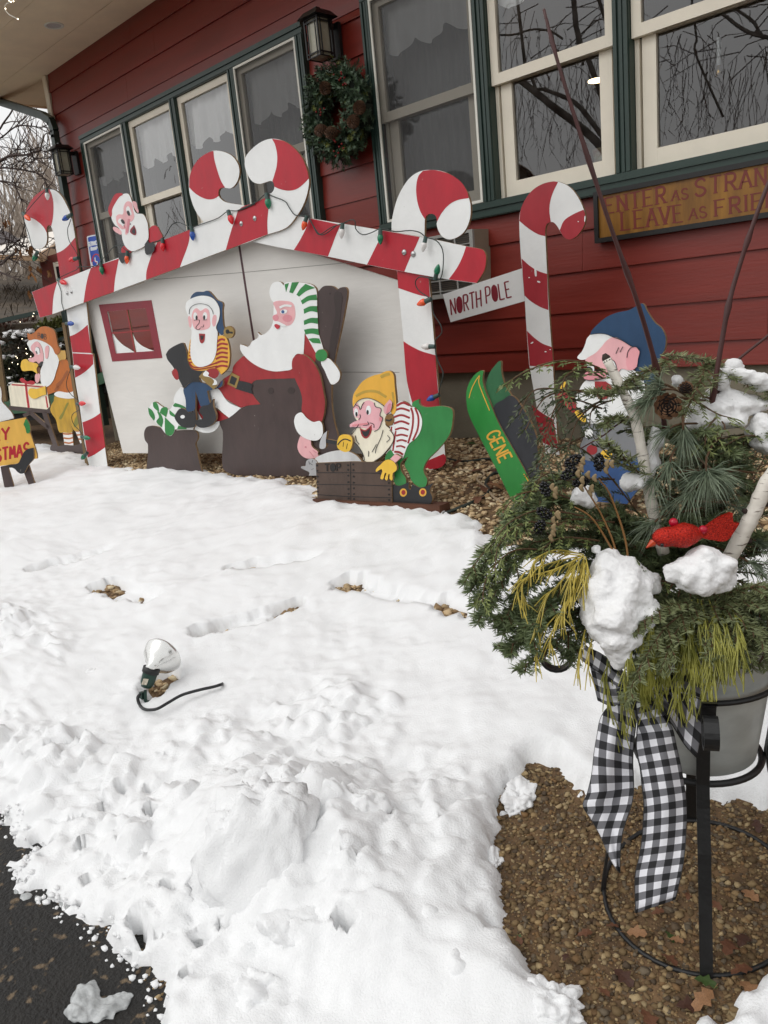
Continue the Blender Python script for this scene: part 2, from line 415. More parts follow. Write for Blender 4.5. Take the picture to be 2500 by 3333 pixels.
# ================================================================== the building
bld = thing('restaurant_building', (-6.0, WY, 0.45), 'long red clapboard building with green window trim and a beige soffit, behind the cutouts', 'building')
CX0 = -9.93                                             # left corner
SOF = 4.643
LG = [-9.22, -8.28, -7.30, -6.30, -5.39]; RG = [-4.54, -3.555, -2.55, -1.53, -0.50]
WZ0, WZ1 = 2.20, 3.745
holes = [(LG[0], LG[-1], WZ0, WZ1), (RG[0], RG[-1], WZ0, WZ1)]
zb = [1.046, 1.19, 1.42, 1.675, 1.925, 2.18, 2.434, 2.687, 2.94, 3.193, 3.446, 3.699, 3.952, 4.205, 4.457, SOF]
mb = MB(); XR = 3.0
R1 = random.Random(5)
def course(x0, x1, z0, z1):
    # a bevelled clapboard: thick lower edge, thin upper edge; broken into boards
    cuts = [x0]; x = x0+R1.uniform(0.6, 3.0)
    while x < x1-0.4: cuts.append(x); x += R1.uniform(2.4, 3.6)
    cuts.append(x1)
    for a, b in zip(cuts[:-1], cuts[1:]):
        a2 = a+(0.0012 if a > x0 else 0); b2 = b-(0.0012 if b < x1 else 0)
        y0 = WY-0.020; y1 = WY-0.002; e = 0.012
        V = []
        for xx in (a2, b2):
            V += [(xx, WY+0.02, z0-e), (xx, y0, z0-e), (xx, y0, z0-e+0.004), (xx, y1, z1), (xx, WY+0.02, z1)]
        mb.add(V, [(0,1,2,3,4), (9,8,7,6,5), (0,5,6,1), (1,6,7,2), (2,7,8,3), (3,8,9,4)])
for z0, z1 in zip(zb[:-1], zb[1:]):
    zz = sorted({z0, z1}|{h for hh in holes for h in hh[2:] if z0 < h < z1})
    for a, b in zip(zz[:-1], zz[1:]):
        xs = CX0+0.0; segs = []
        for h in holes:
            if (a+b)/2 > h[2] and (a+b)/2 < h[3]: segs.append((xs, h[0])); xs = h[1]
        segs.append((xs, XR))
        for s0, s1 in segs:
            if a == z0: course(s0, s1, a, b)
            else: mb.box((s0, WY-0.010, a), (s1, WY+0.02, b))
mb.build('wall', m_wall, bld)
mb = MB(); mb.box((CX0, WY+0.03, -0.8), (XR, WY+0.25, 1.036)); mb.build('foundation', m_conc, bld)
mb = MB(); mb.box((CX0-0.02, WY+0.02, 1.034), (CX0+0.01, 12.0, SOF)); mb.build('side_wall', m_wall, bld)
mb = MB(); mb.box((CX0-0.10, WY-0.035, 1.04), (CX0-0.022, WY+0.05, SOF-0.002)); mb.box((CX0-0.021, WY-0.034, 1.04), (CX0-0.004, WY-0.021, SOF-0.004)); mb.build('corner_board', m_cream, bld)
# soffit: boards with dark gaps, running out past the left corner; fascia and roof above
mb = MB(); t = 0.02; YO = 3.5; XL = -11.2
for y0, y1 in ((YO, 3.80), (3.804, 4.415), (4.42, WY-0.003)):
    xs = [XL]+[-10.44 if y0 > 4.4 else XL+1.0+R1.random()]
    while xs[-1] < XR-2.5: xs.append(xs[-1]+2.44)
    xs.append(XR)
    for a, b in zip(xs[:-1], xs[1:]): mb.box((a+0.0015, y0, SOF), (b-0.0015, y1, SOF+t))
mb.box((XL, WY, SOF+0.001), (CX0-0.101, 5.42, SOF+t)); mb.box((XL, 5.424, SOF+0.001), (CX0-0.101, 9.0, SOF+t))
mb.build('soffit', m_soffit, bld)
mb = MB(); mb.box((XL-0.03, YO-0.03, SOF-0.02), (XR, YO-0.002, SOF+0.2)); mb.box((XL-0.03, YO, SOF-0.02), (XL-0.002, 9.0, SOF+0.2)); mb.build('fascia', m_soffit, bld)
mb = MB(); mb.add([(XL-0.05, YO-0.05, SOF+0.21), (XR, YO-0.05, SOF+0.21), (XR, 9, SOF+1.9), (XL+2.5, 9, SOF+1.9), (XL-0.05, 9, SOF+0.21)], [(0,1,2,3), (0,3,4)]); mb.box((XL+0.02, YO+0.02, SOF+0.03), (XR, 9.0, SOF+0.05)); mb.build('roof', m_roof, bld)
# downspout from the left gutter round the corner
mb = MB()
pA = at_y((184, 470), WY-0.11); pB = at_y((272, 905), WY-0.11); dx = pA[0]
mb.bar((dx, WY-0.11, 3.95), (dx-0.04, WY-0.11, 0.5), 0.085, 0.07, up=(0,1,0))
P = [at_y((0-60, 312), 4.60), at_y((60, 350), 4.62), at_y((140, 376), WY-0.11), at_y((166, 394), WY-0.11), at_y((178, 425), WY-0.11), (dx, WY-0.11, 3.93)]
P = [Vector(p) for p in P]
for a, b in zip(P[:-1], P[1:]): mb.bar(a, b+(b-a).normalized()*0.01, 0.085, 0.07, up=(0,1,0))
mb.build('downspout', m_green, bld)
mb = MB(); mb.box((XL-0.16, YO, SOF+0.02), (XL-0.04, 9.0, SOF+0.14)); mb.build('gutter', m_green, bld)
# recessed can light in the soffit
c = at_depth((176, 82), 1.0)-CAMP; c = CAMP+c*((SOF-1.5)/c[2])
mb = MB(); mb.lathe([(0.095, 0.0), (0.095, -0.008), (0.075, -0.008), (0.07, 0.0)], (c[0], c[1], SOF), n=20); lt = mb.build('recessed_light', m_white, bld, smooth=True)
mb = MB(); mb.lathe([(0.069, -0.004), (0.05, -0.0025), (0.001, -0.002)], (c[0], c[1], SOF), n=20); mb.build('lens', mat('frosted_lens', (0.75, 0.75, 0.74), rough=0.3), lt, smooth=True)

# casings
def casing(xs, name):
    mb = MB(); x0, x1 = xs[0], xs[-1]; y = WY
    def stepped(a, b, z0, z1, horiz):
        # a moulded board: three steps
        if horiz:
            mb.box((a, y-0.055, z0), (b, y+0.05, z1))
            h = z1-z0; mb.box((a, y-0.068, z0+h*0.55), (b, y-0.0551, z1-0.004)); mb.box((a, y-0.062, z0+0.006), (b, y-0.0551, z0+h*0.3))
        else:
            mb.box((a, y-0.052, z0), (b, y+0.05, z1)); q = b-a
            mb.box((a+0.004, y-0.066, z0), (a+q*0.28, y-0.0521, z1)); mb.box((a+q*0.40, y-0.060, z0), (a+q*0.6, y-0.0521, z1)); mb.box((b-q*0.28, y-0.066, z0), (b-0.004, y-0.0521, z1))
    stepped(x0-0.09, x1+0.09, WZ1, WZ1+0.09, True)
    stepped(x0-0.09, x1+0.09, WZ0-0.10, WZ0, True)
    stepped(x0-0.09, x0, WZ0+0.0005, WZ1-0.0005, False); stepped(x1, x1+0.09, WZ0+0.0005, WZ1-0.0005, False)
    for x in xs[1:-1]: stepped(x-0.05, x+0.05, WZ0+0.0005, WZ1-0.0005, False)
    return mb.build(name, m_green, bld)
casing(LG, 'window_casing'); casing(RG, 'window_casing')

def rect_frame(mb, x0, x1, z0, z1, y0, y1, l, r, b, t):
    mb.box((x0, y0, z0), (x0+l, y1, z1)); mb.box((x1-r, y0, z0), (x1, y1, z1))
    mb.box((x0+l+0.0003, y0, z0), (x1-r-0.0003, y1, z0+b)); mb.box((x0+l+0.0003, y0, z1-t), (x1-r-0.0003, y1, z1))
ZM = 2.91
for gi, xs in enumerate((LG, RG)):
    for i in range(len(xs)-1):
        a = xs[i]+(0.05 if i else 0)+0.001; b = xs[i+1]-(0.05 if i < len(xs)-2 else 0)-0.001
        scr = (gi == 0 and i in (0, 3)) or (gi == 1 and i == 0)
        mb = MB(); rect_frame(mb, a, b, WZ0+0.001, WZ1-0.001, WY+0.055, WY+0.13, 0.02, 0.02, 0.02, 0.02)
        win = mb.build('window', m_green, bld)
        # upper sash in front, lower one set back
        yu = WY-0.03; yl = WY+0.012
        mb = MB(); rect_frame(mb, a+0.003, b-0.003, ZM, WZ1-0.003, yu, yu+0.036, 0.06, 0.06, 0.066, 0.062); mb.build('sash', m_cream, win)
        mb = MB(); rect_frame(mb, a+0.045, b-0.045, WZ0+0.003, ZM+0.05, yl, yl+0.036, 0.085, 0.085, 0.10, 0.05); mb.build('sash', m_cream, win)
        MB().box((a+0.002, yl-0.004, WZ0+0.002), (a+0.03, yl+0.04, ZM-0.001)).build('jamb_track', m_cream, win); MB().box((b-0.03, yl-0.004, WZ0+0.002), (b-0.002, yl+0.04, ZM-0.001)).build('jamb_track', m_cream, win)
        for x0_, x1_, z0_, z1_, yy in ((a+0.06, b-0.06, ZM+0.06, WZ1-0.06, yu+0.02), (a+0.125, b-0.125, WZ0+0.10, ZM+0.01, yl+0.02)):
            mesh('pane', [(x0_, yy, z0_), (x1_, yy, z0_), (x1_, yy, z1_), (x0_, yy, z1_)], [(0,1,2,3)], m_glass, win)
        if scr:
            mb = MB(); rect_frame(mb, a+0.001, b-0.001, WZ0+0.002, WZ1-0.002, yu-0.036, yu-0.022, 0.018, 0.018, 0.018, 0.018); s = mb.build('screen_frame', m_white, win)
            mesh('screen', [(a+0.018, yu-0.028, WZ0+0.02), (b-0.018, yu-0.028, WZ0+0.02), (b-0.018, yu-0.028, WZ1-0.02), (a+0.018, yu-0.028, WZ1-0.02)], [(0,1,2,3)], m_screen, win)
        # scalloped valance, hanging in folds
        V = []; F = []; nx, nz = 56, 7; zt = 3.72; zbm = 3.27 if gi == 0 else 3.36
        for j in range(nz):
            for k in range(nx):
                u = k/(nx-1); sc = abs(math.sin(math.pi*u*3.0)); zl = zbm+0.07-0.08*sc
                v = j/(nz-1); z = zt+(zl-zt)*v
                V.append((a+u*(b-a), WY+0.062+0.018*math.sin(u*46+i*2+1.5*math.sin(u*9))*(0.3+0.7*v)+0.01*math.sin(u*15+v*2), z))
        for j in range(nz-1):
            for k in range(nx-1): F.append((j*nx+k, (j+1)*nx+k, (j+1)*nx+k+1, j*nx+k+1))
        mesh('valance', V, F, m_cloth, win, smooth=True)
        if scr:                                         # sheer curtain behind the screened ones
            V = []; F = []; nx = 60
            for j in range(2):
                for k in range(nx):
                    u = k/(nx-1); V.append((a+u*(b-a), WY+0.26+0.02*math.sin(u*60+i), 3.7-j*1.45))
            for k in range(nx-1): F.append((k, nx+k, nx+k+1, k+1))
            mesh('sheer_curtain', V, F, m_cloth2, win, smooth=True)
# the room behind the glass
mb = MB(); x0, x1, y0, y1, z0, z1 = CX0+0.02, XR, WY+0.6, 9.0, 1.10, 4.3
mb.add([(x0,y1,z0),(x1,y1,z0),(x1,y1,z1),(x0,y1,z1)], [(0,1,2,3)]); mb.add([(x0,WY+0.27,z0),(x1,WY+0.27,z0),(x1,y1,z0),(x0,y1,z0)], [(0,1,2,3)])
mb.add([(x0,WY+0.27,z1),(x1,WY+0.27,z1),(x1,y1,z1),(x0,y1,z1)], [(0,1,2,3)]); mb.add([(x1,WY+0.27,z0),(x1,y1,z0),(x1,y1,z1),(x1,WY+0.27,z1)], [(0,1,2,3)]); mb.add([(x0+.02,WY+0.27,z0),(x0+.02,y1,z0),(x0+.02,y1,z1),(x0+.02,WY+0.27,z1)], [(0,1,2,3)])
mb.build('dining_room', m_room, bld)
mb = MB()
for p, y in (((1944, 264), 6.6), ((1517, 394), 7.4), ((2110, 478), 5.3)):
    q = at_y(p, y)
    if p[0] == 2110: mb.box((q[0]-0.012, y-0.01, q[2]-0.035), (q[0]+0.012, y+0.01, q[2]+0.03))
    else: mb.lathe([(0.001, 0.004), (0.075, 0.0), (0.075, 0.01)], q, n=18)
mb.build('ceiling_lamp', m_lamp, bld, smooth=True)
# pull cord tassel and sill candle seen behind the right windows
mb = MB(); q = at_y((2340, 200), WY+0.12); mb.tube([q+np.array([0,0,0.12]), q-np.array([0,0,0.02])], 0.012, 10); mb.build('electric_candle', mat('candle_white', (0.85, 0.88, 0.88), rough=0.5), bld, smooth=True)
mb = MB(); mb.tube([q-np.array([0,0,0.02]), q-np.array([0,0,0.05]), q-np.array([0,0,0.075])], [0.010, 0.016, 0.020], 10); mb.build('candle_holder', mat('brass', (0.75, 0.62, 0.35), rough=0.25, metal=1.0), bld, smooth=True)
q = at_y((1500, 340), WY+0.12); mb = MB(); mb.tube([q+np.array([0,0,0.12]), q-np.array([0,0,0.0])], 0.008, 8); mb.build('electric_candle', MATS['candle_white'], bld, smooth=True)
# booth back seen in the lower corner of the windows
mb = MB(); q = at_y((1690, 580), WY+0.16)
mb.lathe([(0.14, -0.03), (0.14, 0.03)], (q[0]-0.04, WY+0.17, q[2]-0.06), axis=(0,1,0), n=28); mb.add([], []); mb.build('chair_back', m_dark, bld)
# planter on the inside sill
q = at_y((1975, 500), WY+0.16)
mb = MB(); mb.tube([q-np.array([0,0,0.08]), q+np.array([0,0,0.03])], [0.07, 0.09], 16); mb.build('sill_pot', mat('painted_pot', (0.62, 0.66, 0.55), rough=0.5, vary=0.5, vscale=22, col2=(0.45, 0.2, 0.15)), bld, smooth=True)

# ================================================================== things fixed to the wall
def lantern(p, label):
    q = at_y(p, WY-0.20); cx, cy, cz = q; r = 0.072; h = 0.135
    t = thing('wall_lantern', (cx, WY, cz-h), label, 'lantern', 'black craftsman lanterns on the wall')
    mb = MB(); mb.box((cx-0.06, WY-0.05, cz-0.12), (cx+0.06, WY-0.021, cz+0.13)); mb.box((cx-0.02, WY-0.13, cz+0.09), (cx+0.02, WY-0.05, cz+0.125)); mb.build('backplate', m_black, t)
    mb = MB(); e = 0.011
    for sx in (-1, 1):
        for sy in (-1, 1): mb.box((cx+sx*r-e/2, cy+sy*r-e/2, cz-h), (cx+sx*r+e/2, cy+sy*r+e/2, cz+h))
    for zz in (cz-h, cz-h+0.028, cz+h-0.03, cz+h-0.005):
        for s in (-1, 1):
            mb.box((cx-r, cy+s*r-0.004, zz), (cx+r, cy+s*r+0.004, zz+0.008)); mb.box((cx+s*r-0.004, cy-r, zz), (cx+s*r+0.004, cy+r, zz+0.008))
    for s in (-1, 1):
        for k in (-0.5, 0.5):
            mb.box((cx+k*r*1.2-0.003, cy+s*r-0.004, cz-h), (cx+k*r*1.2+0.003, cy+s*r+0.004, cz+h)); mb.box((cx+s*r-0.004, cy+k*r*1.2-0.003, cz-h), (cx+s*r+0.004, cy+k*r*1.2+0.003, cz+h))
    mb.build('cage', m_black, t)
    mb = MB(); g = r-0.012; mb.box((cx-g, cy-g, cz-h+0.004), (cx+g, cy+g, cz+h-0.004)); mb.build('glass_shade', mat('seeded_glass', (0.66, 0.65, 0.58), rough=0.25, vary=0.2, vscale=9), t)
    mb = MB(); R_ = r+0.04
    mb.add([(cx-R_,cy-R_,cz+h+0.004),(cx+R_,cy-R_,cz+h+0.004),(cx+R_,cy+R_,cz+h+0.004),(cx-R_,cy+R_,cz+h+0.004),(cx-r,cy-r,cz+h+0.05),(cx+r,cy-r,cz+h+0.05),(cx+r,cy+r,cz+h+0.05),(cx-r,cy+r,cz+h+0.05)],
           [(0,3,2,1),(4,5,6,7),(0,1,5,4),(1,2,6,5),(2,3,7,6),(3,0,4,7)])
    mb.box((cx-0.02, cy-0.02, cz+h+0.05), (cx+0.02, cy+0.02, cz+h+0.08)); mb.build('cap', m_black, t)
lantern((1040, 128), 'black wall lantern above the wreath, between the two banks of windows')
lantern((204, 530), 'black wall lantern at the far left corner beside the green downspout')

# wreath
wc = at_y((1108, 368), WY-0.11)
wr = thing('wreath', wc, 'round evergreen wreath with pine cones and red berries hanging on the red wall', 'wreath')
def needles(mb, P, d, n, L, wd, spread, rg, droop=0.0, mi=0):
    """flat pointed needles round a twig from P along d"""
    P = np.array(P, float); d = np.array(d, float); d /= np.linalg.norm(d)
    a = np.cross(d, [0.31, 0.2, 0.93]); a /= np.linalg.norm(a)+1e-9; b = np.cross(d, a)
    for k in range(n):
        s = (k+0.5)/n; th = rg.uniform(0, 6.283); e = (a*math.cos(th)+b*math.sin(th))
        v = d*(1-spread)+e*spread; v /= np.linalg.norm(v); v[2] -= droop
        o = P+d*0  # caller moves P along the twig
        sd_ = np.cross(v, e); sd_ = sd_/(np.linalg.norm(sd_)+1e-9)*wd/2; l = L*rg.uniform(0.75, 1.15)
        mb.add([o-sd_*0.6, o+v*l*0.45-sd_, o+v*l, o+v*l*0.45+sd_, o+sd_*0.6], [(0,1,2,3,4)], mi)
rg = random.Random(11)
m_fir = mat('wreath_fir', (0.37, 0.47, 0.35), rough=0.55, vary=0.45, vscale=14, col2=(0.13, 0.19, 0.15))
m_cedar = mat('wreath_cedar', (0.40, 0.43, 0.18), rough=0.6, vary=0.3, vscale=14)
mb = MB(); mb2 = MB()
for i in range(430):
    th = rg.uniform(0, 6.283); ph = rg.uniform(0, 6.283); rr = 0.245; tr = 0.07*rg.uniform(0.4, 1.0)
    rad = np.array([math.cos(th), 0, math.sin(th)]); tang = np.array([-math.sin(th), 0, math.cos(th)])
    nrm = rad*math.cos(ph)+np.array([0, -1, 0])*abs(math.sin(ph))
    p0 = wc+rad*rr+nrm*tr; d = nrm*rg.uniform(0.5, 1.0)+tang*rg.choice((-0.6, 0.5, 0.7))*rg.uniform(0.4, 1.2)+np.array([0, 0, -0.15]); d /= np.linalg.norm(d)
    L = rg.uniform(0.08, 0.14); tgt = mb2 if rg.random() < 0.10 else mb
    for k in range(9): needles(tgt, p0+d*L*k/9, d, 4, 0.034 if tgt is mb else 0.03, 0.0085 if tgt is mb else 0.006, 0.55, rg)
mb.build('fir_sprigs', m_fir, wr); mb2.build('cedar_sprigs', m_cedar, wr)
mb = MB(); mb.tube([wc+np.array([math.cos(t)*0.245, 0.02, math.sin(t)*0.245]) for t in np.linspace(0, 6.283, 40)], 0.075, 10); mb.build('wreath_ring', mat('wreath_core', (0.10, 0.13, 0.09), rough=0.9), wr, smooth=True)
m_cone = mat('pine_cone', (0.38, 0.27, 0.19), rough=0.7, vary=0.45, vscale=30); m_conec = mat('cone_core', (0.13, 0.09, 0.07), rough=0.9)  # core coloured dark to stand for shade in the gaps between scales
def cone(c, axis, L, R_, parent, name='pine_cone'):
    A = Vector([float(v) for v in axis]).normalized(); u = A.orthogonal().normalized(); v = A.cross(u); c = Vector([float(x) for x in c]); mb = MB()
    mb.lathe([(0.001, -L*0.5), (R_*0.5, -L*0.35), (R_*0.4, 0.0), (0.001, L*0.35)], c, A, 10, mi=1)
    for j in range(9):
        f = j/8; rad = R_*math.sin(math.pi*(0.16+0.72*f))**0.8; n = 9
        for k in range(n):
            t = 2*math.pi*(k+0.5*(j % 2))/n; e = u*math.cos(t)+v*math.sin(t); s = A.cross(e); o = c+A*(L*(f-0.5)*0.95)
            q = o+e*rad; w_ = rad*0.42+0.002
            mb.add([o+e*rad*0.3, q-s*w_*0.7+A*0.10*L*(f-.2), q+e*0.1*R_+A*(0.16*L*(0.9-f)+0.02*L), q+s*w_*0.7+A*0.10*L*(f-.2), q-A*0.03*L], [(0,1,2), (0,2,3), (1,4,2), (2,4,3), (0,4,1), (0,3,4)])
    return mb.build(name, [m_cone, m_conec], parent)
for p in ((1080, 432), (1045, 425), (1170, 350), (1150, 395), (1060, 285)):
    q = at_y(p, WY-0.26); cone(q, (rg.uniform(-.5,.5), -0.7, rg.uniform(-.8,.2)), 0.10, 0.045, wr)
m_berry = mat('red_berry', (0.52, 0.07, 0.06), rough=0.3)
mb = MB()
for p, n in (((1105, 250), 6), ((1120, 280), 5), ((1040, 365), 5), ((1108, 470), 6), ((1090, 490), 3)):
    for k in range(n): mb.blob(at_y((p[0]+rg.gauss(0, 9), p[1]+rg.gauss(0, 9)), WY-0.25), 0.0085, 1)
mb.build('berries', m_berry, wr, smooth=True)

# window air conditioner
xr = -3.615
d = ray((1537, 745)); yf = d[1]*(xr/d[0]); zt = 1.5+d[2]*(xr/d[0])
d = ray((1512, 962)); zbt = 1.5+d[2]*(xr/d[0])
ac = thing('air_conditioner', (-3.95, (yf+WY)/2, zbt), 'beige wall air conditioner with a louvred grey grille, partly behind the roof end', 'air conditioner')
xl = -4.28
mb = MB(); mb.box((xl, yf+0.02, zbt), (xr, WY-0.005, zt)); mb.build('casing', mat('ac_beige', (0.60, 0.56, 0.49), rough=0.6, vary=0.1, vscale=4), ac)
mb = MB(); rect_frame(mb, xl, xr, zbt, zt, yf-0.002, yf+0.0195, 0.025, 0.03, 0.03, 0.02)
for k in range(1, 4): x = xl+(xr-xl)*k/4; mb.box((x-0.006, yf+0.002, zbt+0.03), (x+0.006, yf+0.017, zt-0.02))
for z in np.arange(zbt+0.045, zt-0.03, 0.075): mb.box((xl+0.025, yf+0.0005, z), (xr-0.03, yf+0.016, z+0.007))
mb.build('grille', mat('ac_grille', (0.62, 0.62, 0.60), rough=0.5), ac)
mb = MB()
for z in np.arange(zbt+0.034, zt-0.025, 0.013): mb.box((xl+0.03, yf+0.008, z), (xr-0.035, yf+0.019, z+0.004))
mb.build('louvres', mat('ac_fins', (0.34, 0.34, 0.33), rough=0.5, metal=0.3), ac)

# the welcome sign
sx0, sx1, sz0, sz1 = -2.755, -1.42, 1.818, 2.120
sp = Plane((sx0, WY-0.052, sz0))
sg = thing('welcome_sign', ((sx0+sx1)/2, WY-0.04, sz0), 'carved wooden welcome sign with red letters in a black frame under the right windows', 'sign')
mb = MB(); mb.box((sx0+0.02, WY-0.052, sz0+0.02), (sx1-0.02, WY-0.021, sz1-0.02)); mb.build('board', mat('stained_wood', (0.60, 0.42, 0.13), rough=0.45, vary=0.3, vscale=4, col2=(0.42, 0.27, 0.08), stretch=(3, 1, 0.5)), sg)
mb = MB(); rect_frame(mb, sx0, sx1, sz0, sz1, WY-0.066, WY-0.0209, 0.028, 0.028, 0.028, 0.028); mb.build('frame', m_black, sg)
m_let = mat('sign_red', (0.45, 0.17, 0.14), rough=0.5)
Us = lambda s: [(a, b) for a, b, c in px('U', s)]
E0 = lambda nm, tx, s, wd, sf: word(sp, nm, tx, Us(s), wd, m_let, sg, 1, th=0.0, gap=0.3, serif=sf)
E0('letters', 'ENTER', '400,1650 870,1562 865,1435 392,1532', 8, 8)
E0('letters', 'AS', '915,1550 1045,1530 1040,1450 920,1475', 5, 5)
E0('letters', 'STRANGERS', '1092,1515 2110,1342 2110,1200 1092,1388', 8, 7)
E0('letters', 'LEAVE', '525,1778 1005,1708 995,1578 520,1640', 8, 8)
E0('letters', 'AS', '1050,1695 1190,1672 1180,1590 1055,1615', 5, 5)
E0('letters', 'FRIENDS', '1247,1668 1955,1550 1955,1425 1243,1548', 8, 7)

# service ramp sign
spl = Plane((CX0, WY-0.022, 1))
rs = thing('ramp_sign', at_y((312, 850), WY-0.03), 'small blue service ramp sign on the red wall beside the downspout', 'sign')
rp = outline('A', '893,705 905,690 1000,674 1018,686 1075,1060! 945,1080!')
mb = MB(); slab(mb, spl, [rp], 0.0, 0.004); mb.build('plate', mat('sign_white', (0.88, 0.9, 0.92), rough=0.4), rs)
paint('blue_field', spl, outline('A', '905,716 914,702 996,688 1008,696 1060,1045! 958,1065!'), mat('sign_blue', (0.10, 0.30, 0.70), rough=0.4), rs, 1, th=0.004)
A4 = lambda s: [(a, b) for a, b, c in px('A', s)]
word(spl, 'letters', 'SERVICE', A4('910,797 1012,775 1008,735 906,755'), 3.2, MATS['sign_white'], rs, 2, th=0.004)
word(spl, 'letters', 'RAMP', A4('936,842 1002,830 998,797 932,808'), 3.2, MATS['sign_white'], rs, 2, th=0.004)
paint('barred_circle', spl, [ribbon([(0+990/3.16+14*math.cos(t), 550+955/3.16+25*math.sin(t)) for t in np.linspace(0, 6.2, 24)], 3.5), ribbon([(304, 846), (322, 862)], 3)], mat('sign_red2', (0.75, 0.12, 0.16), rough=0.4), rs, 2, th=0.004)
paint('wheelchair_symbol', spl, [ribbon([(309, 838), (310, 850), (318, 852)], 3.2), ribbon([(308+9*math.cos(t), 858+9*math.sin(t)) for t in np.linspace(-0.5, 3.6, 14)], 2.6)], MATS['sign_white'], rs, 3, th=0.004)
# fairy lights under the eave, top left
fl = thing('icicle_lights', CAMP+(at_depth((40, 20), 1.0)-CAMP)*((SOF-1.6)/(at_depth((40, 20), 1.0)-CAMP)[2]), 'strand of tiny warm icicle lights hanging from the eave, top left corner', 'string lights')
mb = MB(); mb2 = MB(); hp = []
for p in ((55, -20), (36, 6), (22, 12), (14, 22), (18, 34), (30, 48), (58, 62)): hp.append(at_y(p, 3.47))
mb.tube(hp, 0.0025, 5); mb.build('wire', m_white, fl)
for p in ((36, 6), (44, 4), (18, 28), (58, 62), (30, 2)): mb2.blob(at_y(p, 3.465), 0.006, 1)
mb2.build('bulbs', m_spark, fl)
# ================================================================== ground, road, snow, gravel
def gp(frame, s): return np.array([ground((a, b))[:2] for a, b, c in px(frame, s)])
def sdist(X, Y, P):
    """signed distance to polygon P, positive inside"""
    best = np.full(X.shape, 1e9); ins = np.zeros(X.shape, bool); n = len(P)
    for i in range(n):
        a = P[i]; b = P[(i+1) % n]; dx, dy = b-a; l2 = dx*dx+dy*dy+1e-12
        t = np.clip(((X-a[0])*dx+(Y-a[1])*dy)/l2, 0, 1)
        best = np.minimum(best, (X-a[0]-t*dx)**2+(Y-a[1]-t*dy)**2)
        c = ((a[1] > Y) != (b[1] > Y)) & (X < (b[0]-a[0])*(Y-a[1])/(b[1]-a[1]+1e-12)+a[0])
        ins ^= c
    d = np.sqrt(best); return np.where(ins, d, -d)
def densify(P, k=4):
    out = []
    for i in range(len(P)):
        a, b = P[i], P[(i+1) % len(P)]
        for j in range(k): out.append(a+(b-a)*j/k)
    return np.array(out)
far_px = '-300,1395 0,1408 100,1418 170,1440 190,1476 262,1480 290,1512 330,1524 480,1534 560,1526 640,1540 725,1553 830,1568 940,1580 1025,1602 1040,1640 1285,1662 1395,1655 1450,1675 1500,1700 1565,1712 1600,1740 1640,1790 1800,1800 2100,1800 2500,1790 2900,1780'
near_px = '540,3450 520,3333 505,3270 470,3210 420,3150 360,3090 300,3050 250,3000 240,2960 180,2945 130,2925 50,2890 25,2850 40,2820 120,2775 95,2750 60,2700 0,2640 -300,2560'
bare_px = '1690,2560 1723,2530 1770,2522 1837,2542 1862,2572 1910,2602 2000,2600 2090,2590 2200,2610 2301,2626 2404,2620 2500,2632 2800,2640 2800,3050 2500,3217 2428,3253 2344,3295 2271,3320 2200,3420 1900,3420 1886,3333 1880,3295 1840,3230 1801,3205 1723,3205 1668,3138 1650,3090 1596,3054 1578,2994 1554,2940 1578,2843 1602,2759 1590,2728 1614,2674'
chunk_px = '-200,1950 0,1940 300,2070 230,2350 500,2430 900,2230 1250,2190 1350,2400 1560,2540 1640,2680 1540,3000 1850,3333 540,3400 0,2680 -200,2560'
G = lambda s: gp('O', s)
snowP = np.vstack([G(far_px), G('2900,3300 2500,3450 1900,3600 600,3600'), G(near_px), G('-600,2450 -600,1400')])
bareP = G(bare_px); chunkP = G(chunk_px); lampP = G('525,2215 560,2200 590,2212 600,2232 560,2262 522,2300 490,2312 492,2250')
xs = np.concatenate([np.arange(-12, -5, 0.06), np.arange(-5, -3, 0.026), np.arange(-3, 1.4, 0.0115)])
ys = np.concatenate([np.arange(0.3, 2.1, 0.0105), np.arange(2.1, 4.3, 0.022)])
GX, GY = np.meshgrid(xs, ys)
sd = sdist(GX, GY, snowP)
nb = fbm2(GX, GY, 0.16, 4, seed=1)
edge = 0.05*nb+0.02*fbm2(GX, GY, 0.035, 3, seed=4)
far = np.clip((GY-2.2)/1.2, 0, 1)
inside = np.minimum(sd, -sdist(GX, GY, bareP))+edge*(1+far*0.6)
cm = np.clip(sdist(GX, GY, chunkP)/0.22+0.25, 0, 1)
depth = 0.055+0.018*fbm2(GX, GY, 0.9, 3, seed=2)+(0.012+0.006*far)*fbm2(GX, GY, 0.22, 3, seed=3)+0.006*fbm2(GX, GY, 0.07, 2, seed=9)
bank = np.exp(-((GY-1.05-0.12*fbm2(GX, GY*0, 0.8, 2, seed=5))/0.42)**2)
